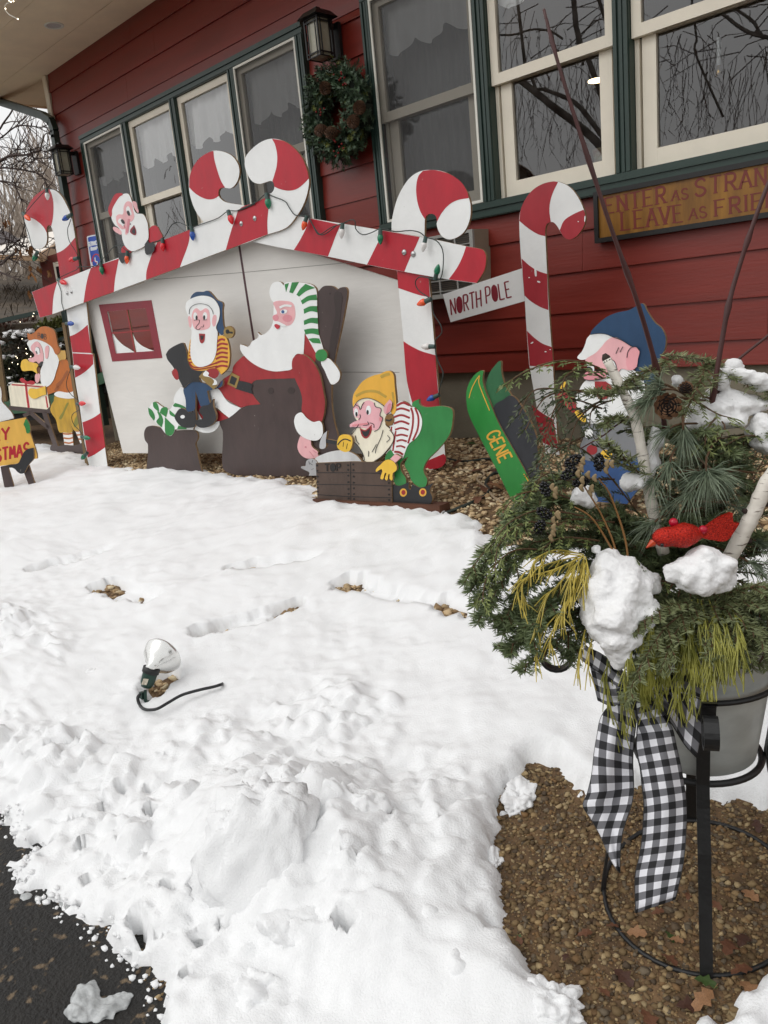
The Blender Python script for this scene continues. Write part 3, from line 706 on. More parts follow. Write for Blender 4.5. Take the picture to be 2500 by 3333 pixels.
def plates(spacing, hgt, tilt, crack, seed, warp):
    """broken slabs: random tilted plates with cracks between them"""
    r = np.random.default_rng(seed); out = np.zeros_like(GX); sel = cm > 0.01
    X = GX[sel]+warp*fbm2(GX[sel], GY[sel], spacing*0.7, 3, seed=seed); Y = GY[sel]+warp*fbm2(GX[sel], GY[sel], spacing*0.7, 3, seed=seed+1)
    x0, x1, y0, y1 = X.min(), X.max(), Y.min(), Y.max(); nx_ = int((x1-x0)/spacing)+3; ny_ = int((y1-y0)/spacing)+3
    jx = r.uniform(0.05, 0.95, (ny_, nx_)); jy = r.uniform(0.05, 0.95, (ny_, nx_)); H = r.uniform(-1, 1, (ny_, nx_)); TX = r.uniform(-1, 1, (ny_, nx_)); TY = r.uniform(-1, 1, (ny_, nx_))
    ci = ((X-x0)/spacing).astype(int)+1; cj = ((Y-y0)/spacing).astype(int)+1
    F1 = np.full(X.size, 1e9); F2 = np.full(X.size, 1e9); hh = np.zeros(X.size)
    for dj in (-1, 0, 1):
        for di in (-1, 0, 1):
            i = np.clip(ci+di, 0, nx_-1); j = np.clip(cj+dj, 0, ny_-1); px_ = x0+(i-1+jx[j, i])*spacing; py_ = y0+(j-1+jy[j, i])*spacing
            d = np.hypot(X-px_, Y-py_); h = H[j, i]*hgt+tilt*(TX[j, i]*(X-px_)+TY[j, i]*(Y-py_)); n_ = d < F1
            F2 = np.where(n_, F1, np.minimum(F2, d)); hh = np.where(n_, h, hh); F1 = np.minimum(F1, d)
    e = np.clip((F2-F1)/crack, 0, 1); out[sel] = hh*e-(1-e)*hgt*0.55
    return out
patch = np.clip(0.55+1.3*fbm2(GX, GY, 0.45, 2, seed=50), 0.12, 1); patch2 = np.clip(0.5+1.4*fbm2(GX, GY, 0.25, 2, seed=51), 0.1, 1)
nearroad = np.exp(-((GY-0.72)/0.25)**2)
depth = depth+cm*(0.040*bank+0.018*fbm2(GX, GY, 0.30, 2, seed=6)+patch*plates(0.17, 0.020, 0.22, 0.035, 60, 0.05)+patch2*plates(0.075, 0.011, 0.30, 0.020, 61, 0.022)+np.clip(patch2+nearroad, 0, 1)*plates(0.032, 0.005, 0.30, 0.010, 62, 0.010)+0.004*fbm2(GX, GY, 0.03, 3, seed=63)*(1+2*nearroad))+0.0022*fbm2(GX, GY, 0.026, 2, seed=64)
pile = ground((930, 2800)); depth += 0.10*np.exp(-(((GX-pile[0])/0.32)**2+((GY-pile[1])/0.28)**2))
pile2 = ground((1130, 2330)); depth += 0.035*np.exp(-(((GX-pile2[0])/0.16)**2+((GY-pile2[1])/0.12)**2))*(1+1.2*fbm2(GX, GY, 0.06, 2, seed=12))
# broken lumps thrown up by the plough
rl = np.random.default_rng(21); nl = 0
lump = np.zeros_like(depth)
while nl < 36:
    cx = rl.uniform(-4.2, 0.2); cy = rl.uniform(0.4, 2.0)
    ix = np.searchsorted(xs, cx); iy = np.searchsorted(ys, cy)
    if ix >= len(xs) or iy >= len(ys) or cm[iy, ix] < rl.uniform(0.1, 1.0): nl += 0.2; continue
    r = 0.035+0.06*rl.random()**2; th = rl.uniform(0, 3.14); asp = rl.uniform(0.55, 1.0)
    sl_ = (np.abs(xs-cx) < r*1.3).nonzero()[0]; sy_ = (np.abs(ys-cy) < r*1.3).nonzero()[0]
    if len(sl_) < 2 or len(sy_) < 2: nl += 1; continue
    a0, a1, b0, b1 = sl_[0], sl_[-1]+1, sy_[0], sy_[-1]+1
    X = GX[b0:b1, a0:a1]-cx; Y = GY[b0:b1, a0:a1]-cy
    u = (X*math.cos(th)+Y*math.sin(th))/r; v = (-X*math.sin(th)+Y*math.cos(th))/(r*asp)
    q = np.abs(u)**2.6+np.abs(v)**2.6+0.6*nb[b0:b1, a0:a1]
    h = r*rl.uniform(0.30, 0.62)*np.sqrt(np.clip(1-q, 0, 1))*(1+0.35*u*rl.uniform(-1, 1))
    lump[b0:b1, a0:a1] = np.maximum(lump[b0:b1, a0:a1], h); nl += 1
thick = depth*np.sqrt(np.clip(inside/(0.055+0.10*far), 0, 1))+lump*np.clip(inside/0.02, 0, 1)
thick = np.where(inside <= 0, -0.02, thick)
# trodden footprints
def foot(p0, p1, wpx, bare, dep=0.72):
    global thick
    A = ground(p0)[:2]; B = ground(p1)[:2]; C = ground(((p0[0]+p1[0])/2, (p0[1]+p1[1])/2+wpx))[:2]
    d = B-A; L = np.hypot(*d); d = d/L; n = np.array([-d[1], d[0]]); Wd = max(0.04, abs((C-(A+B)/2)@n))
    X = GX-A[0]; Y = GY-A[1]; u = X*d[0]+Y*d[1]; v = X*n[0]+Y*n[1]
    u = u+0.035*fbm2(GX, GY, 0.09, 3, seed=44); v = v+0.028*fbm2(GX, GY, 0.08, 3, seed=45)
    q = np.maximum(np.abs(u-L/2)/(L/2), 0)**4+(np.abs(v)/Wd)**2.4+0.25*fbm2(GX, GY, 0.03, 2, seed=46)
    s = np.clip((1.2-q)/0.55, 0, 1); s = s*s*(3-2*s)
    thick = thick*(1-s*dep)+s*0.006*fbm2(GX, GY, 0.04, 3, seed=15)
    thick = np.where((s > 0.9) & (fbm2(GX, GY, 0.06, 3, seed=47) > 0.62), -0.02, thick)
    for (bu, br) in bare:
        q = ((u-L*bu)/(br*1.5))**2+(v/br)**2+0.8*fbm2(GX, GY, 0.05, 3, seed=16)
        thick = np.where(q < 1, -0.02, thick)
foot((128, 1868), (370, 1800), 14, [(0.08, 0.06), (0.3, 0.04)])
foot((330, 1925), (505, 1985), 40, [(0.18, 0.09)], 0.75)
foot((765, 1875), (1030, 1840), 13, [(0.1, 0.06), (0.2, 0.04)])
foot((1125, 1918), (1490, 2008), 20, [(0.04, 0.06), (0.95, 0.065)], 0.75)
foot((670, 2090), (965, 2000), 22, [(0.07, 0.05), (0.33, 0.03), (0.93, 0.045)])
foot((0, 2045), (20, 2040), 12, [(0.5, 0.03)])
lp = -sdist(GX, GY, lampP)+0.02*fbm2(GX, GY, 0.05, 3, seed=17)
thick = np.where(lp < 0, -0.02, thick*np.sqrt(np.clip(lp/0.03, 0, 1)))
# dark little melt holes along the road edge
for k in range(26):
    cx = rl.uniform(-2.4, -0.6); cy = rl.uniform(0.5, 1.0); r = rl.uniform(0.006, 0.02)
    if not (np.hypot(cx-pile[0], cy-pile[1]) < 0.18):
        thick = np.where(((GX-cx)/1.6)**2+(GY-cy)**2 < r*r*(1+0.6*nb), -0.02, thick)
GZ = zg(GX, GY)+np.where(thick > 0, thick, -0.008)
def chunk(mb, p, size, rot, seed, jit=0.16, e=0.55):
    V, F = ico(5); V = np.sign(V)*np.abs(V)**e; V = V/np.max(np.abs(V))
    V = V*(1+jit*noise3(V*1.3+seed)[:, None]+0.55*jit*noise3(V*3.1+seed+5)[:, None]+0.28*jit*noise3(V*7.0+seed)[:, None]+0.13*jit*noise3(V*16.0+seed)[:, None])
    Rm = np.array(Matrix.Rotation(rot[2], 3, 'Z') @ Matrix.Rotation(rot[1], 3, 'Y') @ Matrix.Rotation(rot[0], 3, 'X'))
    mb.add((V*np.array(size)) @ Rm.T+np.array(p), F)
m_snow = mat('snow', (0.935, 0.938, 0.940), rough=0.75, bump=0.35, bscale=210, spec=0.25)
sb = MB()
ny, nx = GX.shape
keep = (thick > 0); kf = keep[:-1, :-1] | keep[1:, :-1] | keep[:-1, 1:] | keep[1:, 1:]
ii, jj = np.nonzero(kf); idx = ii*nx+jj
used = np.unique(np.concatenate([idx, idx+1, idx+nx, idx+nx+1])); remap = -np.ones(nx*ny, int); remap[used] = np.arange(len(used))
P3 = np.stack([GX.ravel(), GY.ravel(), GZ.ravel()], 1)[used]
sb.V = [tuple(v) for v in P3.tolist()]
sb.F = [tuple(f) for f in np.stack([remap[idx], remap[idx+1], remap[idx+nx+1], remap[idx+nx]], 1).tolist()]; sb.MI = [0]*len(sb.F)
# the big slabs of the pile
def gpt(p, dz): q = ground(p); return (q[0], q[1], q[2]+dz)
for (cp, dz, size, rot, sd_, jit, ee) in (((850, 2960), 0.135, (0.135, 0.062, 0.185), (-0.50, 0.14, 0.75), 1.0, 0.27, 0.72), ((800, 2800), 0.12, (0.07, 0.06, 0.09), (-0.3, 0.4, 0.3), 31.0, 0.5, 0.85), ((905, 2850), 0.16, (0.06, 0.05, 0.08), (-0.4, 0.2, 1.3), 32.0, 0.5, 0.85),
                                      ((1130, 2790), 0.095, (0.10, 0.055, 0.115), (-0.38, 0.28, 0.5), 2.0, 0.30, 0.72), ((1190, 2720), 0.06, (0.06, 0.05, 0.07), (0.2, 0.5, 1.5), 33.0, 0.5, 0.85), ((980, 2700), 0.08, (0.055, 0.05, 0.09), (-0.2, -0.2, 0.3), 7.0, 0.5, 0.9),
                                      ((1000, 3090), 0.025, (0.10, 0.08, 0.06), (0.1, 0.3, 0.9), 3.0, 0.5, 0.9), ((860, 3270), 0.02, (0.085, 0.06, 0.05), (0.2, 0.1, 0.3), 4.0, 0.5, 0.9), ((700, 3050), 0.02, (0.09, 0.07, 0.05), (0.1, -0.2, 0.4), 5.0, 0.5, 0.9), ((1400, 3060), 0.01, (0.12, 0.10, 0.06), (0.0, 0.1, 0.4), 6.0, 0.45, 0.9),
                                      ((1240, 2960), 0.025, (0.07, 0.06, 0.055), (0.0, 0.3, 0.1), 8.0, 0.5, 0.9), ((310, 2490), 0.02, (0.075, 0.10, 0.045), (0.1, 0.1, 0.6), 9.0, 0.4, 0.9), ((330, 2200), 0.01, (0.07, 0.09, 0.05), (0.0, 0.1, 0.6), 10.0, 0.35, 0.9), ((1800, 3290), 0.01, (0.06, 0.05, 0.045), (0.0, 0.1, 0.6), 11.0, 0.5, 0.9),
                                      ((1690, 2600), -0.005, (0.05, 0.065, 0.035), (0.1, 0.1, 0.6), 12.0, 0.5, 0.9), ((1600, 2800), -0.006, (0.03, 0.045, 0.025), (0.0, 0.1, 0.6), 13.0, 0.5, 0.9), ((120, 2690), 0.015, (0.06, 0.035, 0.025), (0.0, 0.1, 1.2), 14.0, 0.5, 0.9), ((1500, 3200), 0.01, (0.09, 0.07, 0.05), (0.1, 0.2, 0.2), 34.0, 0.5, 0.9), ((520, 2800), 0.015, (0.08, 0.07, 0.045), (0.1, 0.2, 1.0), 35.0, 0.5, 0.9)):
    chunk(sb, gpt(cp, dz), size, rot, sd_, jit, ee)
for k in range(150):
    t_ = rl.random(); e0 = gp('O', '0,2660 120,2790 40,2870 180,2960 300,3060 420,3160 520,3320'); i = min(5, int(t_*6)); f = t_*6-i; q = e0[i]*(1-f)+e0[i+1]*f+rl.normal(0, 0.018, 2)+np.array([0, 0.01])
    r = 0.0025+0.008*rl.random()**2.5; V, F = ico(1); V = V*(1+0.35*rl.standard_normal((len(V), 1)).clip(-1, 1)); ix = min(len(xs)-1, np.searchsorted(xs, q[0])); iy = min(len(ys)-1, np.searchsorted(ys, q[1]))
    sb.add(V*np.array([r*1.3, r, r*0.7])+np.array([q[0], q[1], float(zg(q[0], q[1]))+max(0.004, thick[iy, ix])+r*0.2]), F)
snow = sb.build('snow', m_snow, None, smooth=True, at=(-2, 1.5, 0)); snow['kind'] = 'structure'
def thick_at(x, y):
    ix = np.clip(np.searchsorted(xs, x), 0, len(xs)-1); iy = np.clip(np.searchsorted(ys, y), 0, len(ys)-1)
    return thick[iy, ix]

# bare ground: one sheet to the horizon
gx = np.concatenate([[-400, -200, -110, -70, -48, -36, -28, -22, -18, -15], np.arange(-13, 2.01, 0.15), [3, 5, 8, 14, 30, 70, 150, 300]])
gy = np.concatenate([[-300, -120, -50, -20, -8, -3, 0.0, 0.4], np.arange(0.55, 5.0, 0.15), [6, 8, 10, 13, 17, 22, 30, 42, 60, 90, 150, 300]])
AX, AY = np.meshgrid(gx, gy)
AZ = zg(AX, AY)+0.10*fbm2(AX, AY, 3.0, 3, seed=30)*np.clip((np.hypot(AX, AY)-12)/6, 0, 1)
AZ = AZ+np.clip((AY-9)/40, 0, 1)*np.clip((-AX-14)/20, 0, 1)*5.0   # wooded rise far behind
nyg, nxg = AX.shape
m_ground = mat('gravel_soil', (0.46, 0.36, 0.25), rough=0.9, vary=0.5, vscale=16, bump=0.9, bscale=55, col2=(0.27, 0.20, 0.13))
V = np.stack([AX.ravel(), AY.ravel(), AZ.ravel()], 1)
F = [(j*nxg+i, j*nxg+i+1, (j+1)*nxg+i+1, (j+1)*nxg+i) for j in range(nyg-1) for i in range(nxg-1)]
gr = mesh('ground', V, F, m_ground, None, smooth=True, at=(0, 0, 0)); gr['kind'] = 'structure'
# asphalt
m_road = mat('wet_asphalt', (0.165, 0.158, 0.148), rough=0.5, spec=0.25, vary=0.5, vscale=7, bump=0.9, bscale=90, col2=(0.115, 0.11, 0.105))
rd = MB(); rd.add([(-60, -6, 0.004), (20, -6, 0.004), (20, 0.755, 0.004), (-60, 0.755, 0.004)], [(0,1,2,3)])
o = rd.build('road', m_road, None, at=(0, 0, 0)); o['kind'] = 'structure'
_n = m_road.node_tree.nodes; _L = m_road.node_tree.links            # grit and tan mud specks on the asphalt
_t = _n.new('ShaderNodeTexNoise'); _t.inputs['Scale'].default_value = 26; _t.inputs['Detail'].default_value = 4
_r = _n.new('ShaderNodeValToRGB'); _r.color_ramp.elements[0].position = 0.60; _r.color_ramp.elements[1].position = 0.68
_m = _n.new('ShaderNodeMix'); _m.data_type = 'RGBA'; _m.inputs[7].default_value = (0.16, 0.115, 0.07, 1)
_b = _n['Principled BSDF']; _src = _b.inputs['Base Color'].links[0].from_socket
_tc = [x for x in _n if x.type == 'MAPPING'][0]
_L.new(_tc.outputs[0], _t.inputs[0]); _L.new(_t.outputs[0], _r.inputs[0]); _L.new(_r.outputs[0], _m.inputs[0]); _L.new(_src, _m.inputs[6]); _L.new(_m.outputs[2], _b.inputs['Base Color'])
# lumps of grey slush ice on the asphalt
m_slush = mat('slush_ice', (0.70, 0.71, 0.71), rough=0.15, vary=0.35, vscale=30, bump=0.5, bscale=60)
def slush(pts, seed, label):
    mb = MB()
    for k, (a, b, r) in enumerate(pts): q = ground((a, b)); mb.blob((q[0], q[1], q[2]+r*0.25), r, 3, 0.5, seed+k, (1.3, 1.0, 0.5))
    o = mb.build('slush_lump', m_slush, None, smooth=True); tag(o, label, 'slush')
    md = o.modifiers.new('merge', 'REMESH'); md.mode = 'VOXEL'; md.voxel_size = 0.0025; md.use_smooth_shade = True; md = o.modifiers.new('soften', 'SMOOTH'); md.factor = 0.5; md.iterations = 4
slush([(285, 3250, 0.032), (262, 3300, 0.03), (305, 3290, 0.022), (340, 3300, 0.025), (385, 3270, 0.022), (410, 3250, 0.014)], 1, 'grey translucent lump of slush lying on the black asphalt, bottom left')
slush([(60, 2905, 0.012), (85, 2922, 0.014), (125, 2930, 0.012)], 4, 'grey icy slush rim at the edge of the snow on the asphalt')
slush([(205, 2945, 0.014), (222, 2958, 0.013)], 6, 'small slush drip hanging from the snow edge over the asphalt')

# loose stones
def attr_mat(name, rough):
    m = D.materials.new(name); m.use_nodes = True; n = m.node_tree.nodes; L = m.node_tree.links
    a = n.new('ShaderNodeAttribute'); a.attribute_name = 'col'; L.new(a.outputs[0], n['Principled BSDF'].inputs['Base Color']); n['Principled BSDF'].inputs['Roughness'].default_value = rough
    t = n.new('ShaderNodeTexNoise'); t.inputs['Scale'].default_value = 120; bp = n.new('ShaderNodeBump'); bp.inputs['Strength'].default_value = 0.3; bp.inputs['Distance'].default_value = 0.003
    L.new(t.outputs[0], bp.inputs['Height']); L.new(bp.outputs[0], n['Principled BSDF'].inputs['Normal'])
    return m
def stones(name, XY, sizes, pal, rough, label):
    V0, F0 = ico(1); V0 = V0[:]; N = len(XY); nv = len(V0)
    R_ = np.random.default_rng(77)
    A = R_.normal(size=(N, 3, 3)); Q = np.linalg.qr(A)[0]
    J = V0[None]*(1+0.30*R_.standard_normal((N, nv, 1)).clip(-1.3, 1.3))
    J = J*R_.uniform(0.55, 1.25, (N, 1, 3))
    W = np.einsum('nvi,nij->nvj', J, Q)*sizes[:, None, None]
    W[:, :, 2] *= 0.62
    c = np.stack([XY[:, 0], XY[:, 1], zg(XY[:, 0], XY[:, 1])+sizes*R_.uniform(-0.1, 0.4, N)], 1)
    P = (W+c[:, None]).reshape(-1, 3)
    Fa = np.array(F0); Fs = (Fa[None]+np.arange(N)[:, None, None]*nv).reshape(-1, 3)
    me = D.meshes.new(name); me.vertices.add(len(P)); me.vertices.foreach_set('co', P.ravel()); me.loops.add(Fs.size); me.loops.foreach_set('vertex_index', Fs.ravel().astype(np.int32))
    me.polygons.add(len(Fs)); me.polygons.foreach_set('loop_start', np.arange(0, Fs.size, 3, dtype=np.int32)); me.update(calc_edges=True)
    pal = np.array([srgb(p) for p in pal]); ci = R_.integers(0, len(pal), N); col = pal[ci]*R_.uniform(0.7, 1.2, (N, 1))
    ca = np.ones((N, nv, 4)); ca[:, :, :3] = col[:, None]
    at = me.attributes.new('col', 'FLOAT_COLOR', 'POINT'); at.data.foreach_set('color', ca.ravel())
    me.materials.append(attr_mat(name+'_stone', rough)); o = D.objects.new(name, me); scn.collection.objects.link(o)
    return tag(o, label, 'gravel', None, 'stuff')
R_ = np.random.default_rng(5)
def sample(n, x0, x1, y0, y1, test): 
    X = R_.uniform(x0, x1, n); Y = R_.uniform(y0, y1, n); k = test(X, Y); return np.stack([X[k], Y[k]], 1)
near = sample(85000, -1.9, 0.7, 0.62, 2.1, lambda X, Y: (thick_at(X, Y) < 0.006))
sz = 0.0024+0.0082*R_.random(len(near))**3.4
stones('gravel', near, sz, [(0.50,0.41,0.28),(0.55,0.46,0.32),(0.43,0.35,0.23),(0.39,0.31,0.20),(0.34,0.28,0.21),(0.62,0.54,0.40),(0.46,0.35,0.22),(0.40,0.35,0.28)], 0.8, 'brown wet gravel and soil around the foot of the planter stand')
farp = sample(44000, -9.5, 1.0, 2.2, WY-0.03, lambda X, Y: (thick_at(X, Y) < 0.006))
fp = sample(14000, -4.8, -0.9, 0.9, 2.7, lambda X, Y: (thick_at(X, Y) < -0.001) & (sdist(X, Y, bareP) < -0.12)); farp = np.vstack([farp, fp])
sz = 0.009+0.013*R_.random(len(farp))**2
stones('gravel', farp, sz, [(0.70,0.60,0.45),(0.78,0.68,0.53),(0.62,0.51,0.37),(0.54,0.44,0.31),(0.84,0.77,0.63)], 0.75, 'tan pea gravel between the snow and the foundation of the house')
# ================================================================== painted plywood cutouts
def pc(h, k=1.12):
    return [min(0.97, v) for v in [c*k for c in srgb(h)]]
def PM(name, h, k=1.12, vary=0.12):
    return mat(name, pc(h, k), rough=0.45, vary=vary, vscale=9, bump=0.10, bscale=40, stretch=(1, 1, 0.45), lin=True, wear=0.55)
m_edge = mat('plywood_edge', (0.55, 0.45, 0.33), rough=0.8, vary=0.3, vscale=30)
pw = mat('paint_white', (0.925, 0.93, 0.925), rough=0.45, vary=0.06, vscale=5, bump=0.14, bscale=40, wear=0.45)
pr = PM('paint_red', '#a8192a', 1.15, 0.14); pr2 = PM('paint_dark_red', '#8e2428', 1.15); pk = PM('paint_black', '#26272a', 1.0, 0.25)
ppink = PM('paint_pink', '#dfa9ac'); ppd = PM('paint_deep_pink', '#c9808a'); pbr = PM('paint_brown', '#3f3230', 1.2, 0.22); pgr = PM('paint_green', '#2b7a3d', 1.15, 0.2)
pye = PM('paint_yellow', '#d8a43e', 1.15); pbl = PM('paint_navy', '#23405f', 1.15, 0.2); pgy = PM('paint_grey', '#a9aaac', 1.1, 0.2); pmar = PM('paint_maroon', '#7f2330', 1.15)
por = PM('paint_orange', '#b0601c', 1.15, 0.25); pmu = PM('paint_mustard', '#b8912a', 1.15, 0.3); pcr = PM('paint_cream', '#e0d9c4', 1.12, 0.14); pgo = PM('paint_gold', '#8d7440', 1.15, 0.25)
psr = PM('paint_santa_red', '#93262a', 1.15, 0.22); pdg = PM('paint_dark_green', '#2a5f3c', 1.1, 0.25); pgs = PM('paint_soft_grey', '#d0d2d2', 1.1, 0.12); pby = PM('paint_glove_yellow', '#e0b53d', 1.12)
ppan = mat('panel_white', (0.865, 0.855, 0.835), rough=0.6, vary=0.07, vscale=2.2, bump=0.2, bscale=18, stretch=(0.5, 1, 2.0), wear=0.35)
m_lumber = mat('weathered_lumber', (0.50, 0.41, 0.28), rough=0.8, vary=0.25, vscale=5, stretch=(3, 3, 0.4))
OL = outline

# ---- the gable of candy canes
PH = plane_px((325, 1522), (1400, 1530))
hs_ = thing('candy_cane_house', PH.hit((860, 1520)), 'flat white gable house front framed by red and white candy cane rails and posts', 'house cutout')
o = slab_hole(MB(), PH, OL('O', '268,950! 400,1475! 1420,1477! 1335,925! 900,790! 800,745! 560,850!'), OL('C', '145,1250! 525,1215! 610,1635! 232,1660!'), -0.065, -0.05).build('panel', ppan, hs_)
paint('seam_batten', PH, [ribbon([(778, 795), (800, 940), (828, 1120)], 6.5)], PM('paint_seam', '#4a2a30'), hs_, 1, off=-0.066)
paint('board_seams', PH, [ribbon([(500, 910), (800, 886), (1152, 853)], 1.5), ribbon([(557, 1210), (900, 1210), (1300, 1212)], 1.3), ribbon([(1180, 1310), (1320, 1308)], 1.0)], PM('paint_joint', '#77736e'), hs_, 1, off=-0.066)
wf = slab_hole(MB(), PH, OL('C', '65,1182! 580,1137! 687,1705! 197,1740!'), OL('C', '145,1250! 525,1215! 610,1635! 232,1660!'), -0.0495, -0.0465).build('window_frame', pmar, hs_)
board('muntins', PH, [rib('C', '338,1230 380,1440 420,1652', 13, 1), rib('C', '190,1462 380,1448 572,1432', 11, 1)], pr2, wf, off=-0.062, th=0.012)
board('window_curtains', PH, [OL('C', '195,1465 245,1520 300,1575 360,1612 415,1648! 234,1662!'), OL('C', '387,1452 430,1530 490,1585 550,1615 610,1636! 424,1650!')], pw, wf, off=-0.064, th=0.006)
# left post: lower board, then the cane with its crook behind the rail
s = hs_
lp_ = board('left_post', PH, [OL('B', '724,-60! 735,30 800,500 830,780 880,1080 960,1650 992,1765! 1192,1765! 1110,1170 1030,520! 1010,510! 955,-60!')], pw, s)
paint('red_stripes', PH, [OL('B', '775,322! 830,300 900,255 970,195! 1011,508! 803,498!'), OL('B', '804,510! 1029,522! 1032,630! 960,700 890,750 832,780!'), OL('B', '914,1275! 980,1250 1050,1215 1114,1170! 1165,1550! 1080,1610 1030,1640 972,1665!')], pr, lp_)
hook = '625,1145! 585,870 555,690 538,620 525,590! 512,578 495,582 482,605 482,660 484,720 470,780 430,815 390,822 340,808 310,760 285,690 265,600 252,510 262,450 285,390 330,310 390,250 450,215 510,205 580,228 640,290 690,380 735,490 770,680 800,900 822,1070!'
lc_ = board('left_cane', PH, [OL('A', hook)], pw, s, off=-0.012)
paint('red_stripes', PH, [OL('A', '508,206! 530,260 547,340 549,430 541,520 526,589! 512,578 495,582 482,605 480,655! 450,600 400,550 340,510 255,485! 262,450 285,390 330,310 390,250 450,215'), OL('A', '584,865! 640,840 700,790 773,705! 800,900 818,1050! 822,1070! 625,1140!')], pr, lc_, off=-0.012)
# right rail ends in the left curl and lies behind the left rail
rr_o = OL('F', '340,975! 270,880 220,760 195,630 205,520 250,410 320,330 400,285 450,272 540,285 620,325 670,390 690,450 685,530 655,600 610,640 555,638 520,636 492,655 485,695 500,735 550,775 640,795 725,806!')
rr = rr_o+[(870, 700), (940, 700)]+OL('G', '150,229! 760,331 1075,385 1360,445 1480,470 1503,500 1508,550 1495,620 1440,712! 1240,685 870,620 650,578 370,520 0,450!')+[(828, 788), (780, 780), (715, 760)]
rr_ = board('right_rail', PH, [rr], pw, s, off=0.018)
paint('red_stripes', PH, [OL('F', '435,275! 445,360 475,470 510,570 550,636! 520,636 492,655 485,695 488,718! 440,745 380,750 310,725 250,685 197,632! 205,520 250,410 320,330 400,285'),
      OL('G', '235,244! 215,310 170,400 125,473! 370,518! 400,440 430,360 460,291!'), OL('G', '765,333! 755,370 735,410 690,500 652,577! 920,628! 960,530 1000,450 1030,379!'), OL('G', '1365,447! 1480,470 1503,500 1508,550 1495,620 1440,710! 1240,684! 1300,600 1340,520')], pr, rr_, off=0.018)
# left rail with the big right-hand curl
lrail = OL('A', '328,1265! 410,1530! 535,1495 860,1375 1170,1265 1560,1135!')[:-1]+OL('C', '210,1055! 530,938 860,815 1310,645 1560,560!')+OL('F', '970,1095! 1150,1030 1250,920 1330,780 1374,600 1360,480 1310,350 1230,250 1130,180 1010,155 900,190 800,270 752,340 745,420 770,500 820,575 890,598 960,580 1000,570 1028,590 1034,640 1015,680 990,695! 945,735! 860,778 725,822 675,868! 440,960 340,975 205,1050!')+[(532, 781), (380, 841), (296, 873), (187, 917)]
lr_ = board('left_rail', PH, [lrail], pw, s, off=0.036)
paint('red_stripes', PH, [OL('A', '330,1266! 588,1160! 560,1260 545,1350 537,1494! 411,1528!'), OL('A', '935,1020! 905,1110 880,1230 859,1375! 1170,1264! 1180,1150 1195,1060 1222,921!'), OL('C', '640,570! 605,640 560,760 533,860 529,937! 861,814! 890,730 925,640 952,545 957,446!'),
      OL('F', '675,866! 650,950 620,1030 590,1130 557,1250! 969,1094! 965,980 975,850 990,697! 945,735! 860,778 725,822'), OL('F', '1012,156! 1040,210 1062,310 1058,420 1035,510 1015,572! 1028,590 1034,625! 1090,650 1180,665 1260,645 1330,590 1372,545! 1360,480 1310,350 1230,250 1130,180')], pr, lr_, off=0.036)
# right post and its crook (one board, behind the right rail)
rp_ = [(1378, 1530), (1345, 1400), (1327, 1250), (1292, 880), (1278, 800)]+OL('O', '1275,756! 1275,722 1284,677 1294,645 1310,612 1335,578 1369,557 1407,553 1445,559 1478,578 1504,603 1522,630!')+OL('H', '450,240! 463,300 460,400 430,490 380,550 300,585 240,570 200,520 182,460 187,430 178,398 160,378 130,372 100,385 86,410 82,480 82,560!')+[(1395, 895), (1417, 1156), (1431, 1320), (1447, 1455), (1450, 1495), (1432, 1522), (1405, 1529)]
rpo = board('right_post', PH, [rp_], pw, s, off=0.0)
paint('red_stripes', PH, [OL('H', '68,15! 30,60 12,150 18,250 45,350 84,416! 100,385 130,372 160,378 178,398 185,436! 220,370 280,300 350,260 448,241! 435,190 390,115 320,60 240,25 150,8'),
      OL('G', '868,612! 1094,655! 1104,810! 1040,800 960,775 876,746!'), OL('G', '914,1130! 960,1160 1040,1200 1144,1231! 1158,1438! 1170,1560! 1185,1702! 1140,1690 1060,1660 993,1628! 940,1420'), OL('E', '1365,905! 1384,930 1380,985 1330,1030 1240,1042 1190,1036 1178,1020! 1190,985 1260,950')], pr, rpo)
for f, a, b, of in (('F', 710, 990, .053), ('F', 843, 938, .053), ('G', 920, 490, .035), ('G', 985, 502, .035), ('A', 693, 1278, .053), ('A', 738, 1265, .053)):
    x0, y0, k = ZF[f]; q = PH.hit((x0+a/k, y0+b/k), of); mb = MB(); mb.lathe([(0.018, 0), (0.017, 0.004), (0.010, 0.009), (0.001, 0.010)], q, PH.n, 12); mb.build('bolt_head', mat('zinc', (0.72, 0.72, 0.72), rough=0.3, metal=0.9), s, smooth=True)
# braces behind
mb = MB(); a = PH.hit((212, 1050), -0.08); b = PH.hit((282, 1480), -0.08); mb.bar((a[0], a[1], a[2]), (b[0], b[1], float(zg(b[0], b[1]))-0.02), 0.06, 0.04, up=PH.n); mb.build('back_brace', m_lumber, s); mb = MB()
a = PH.hit((1392, 1000), -0.09); mb.bar((a[0], a[1], a[2]), (a[0], a[1], float(zg(a[0], a[1]))-.02), 0.05, 0.04, up=PH.n)
mb.build('back_brace', m_lumber, s)

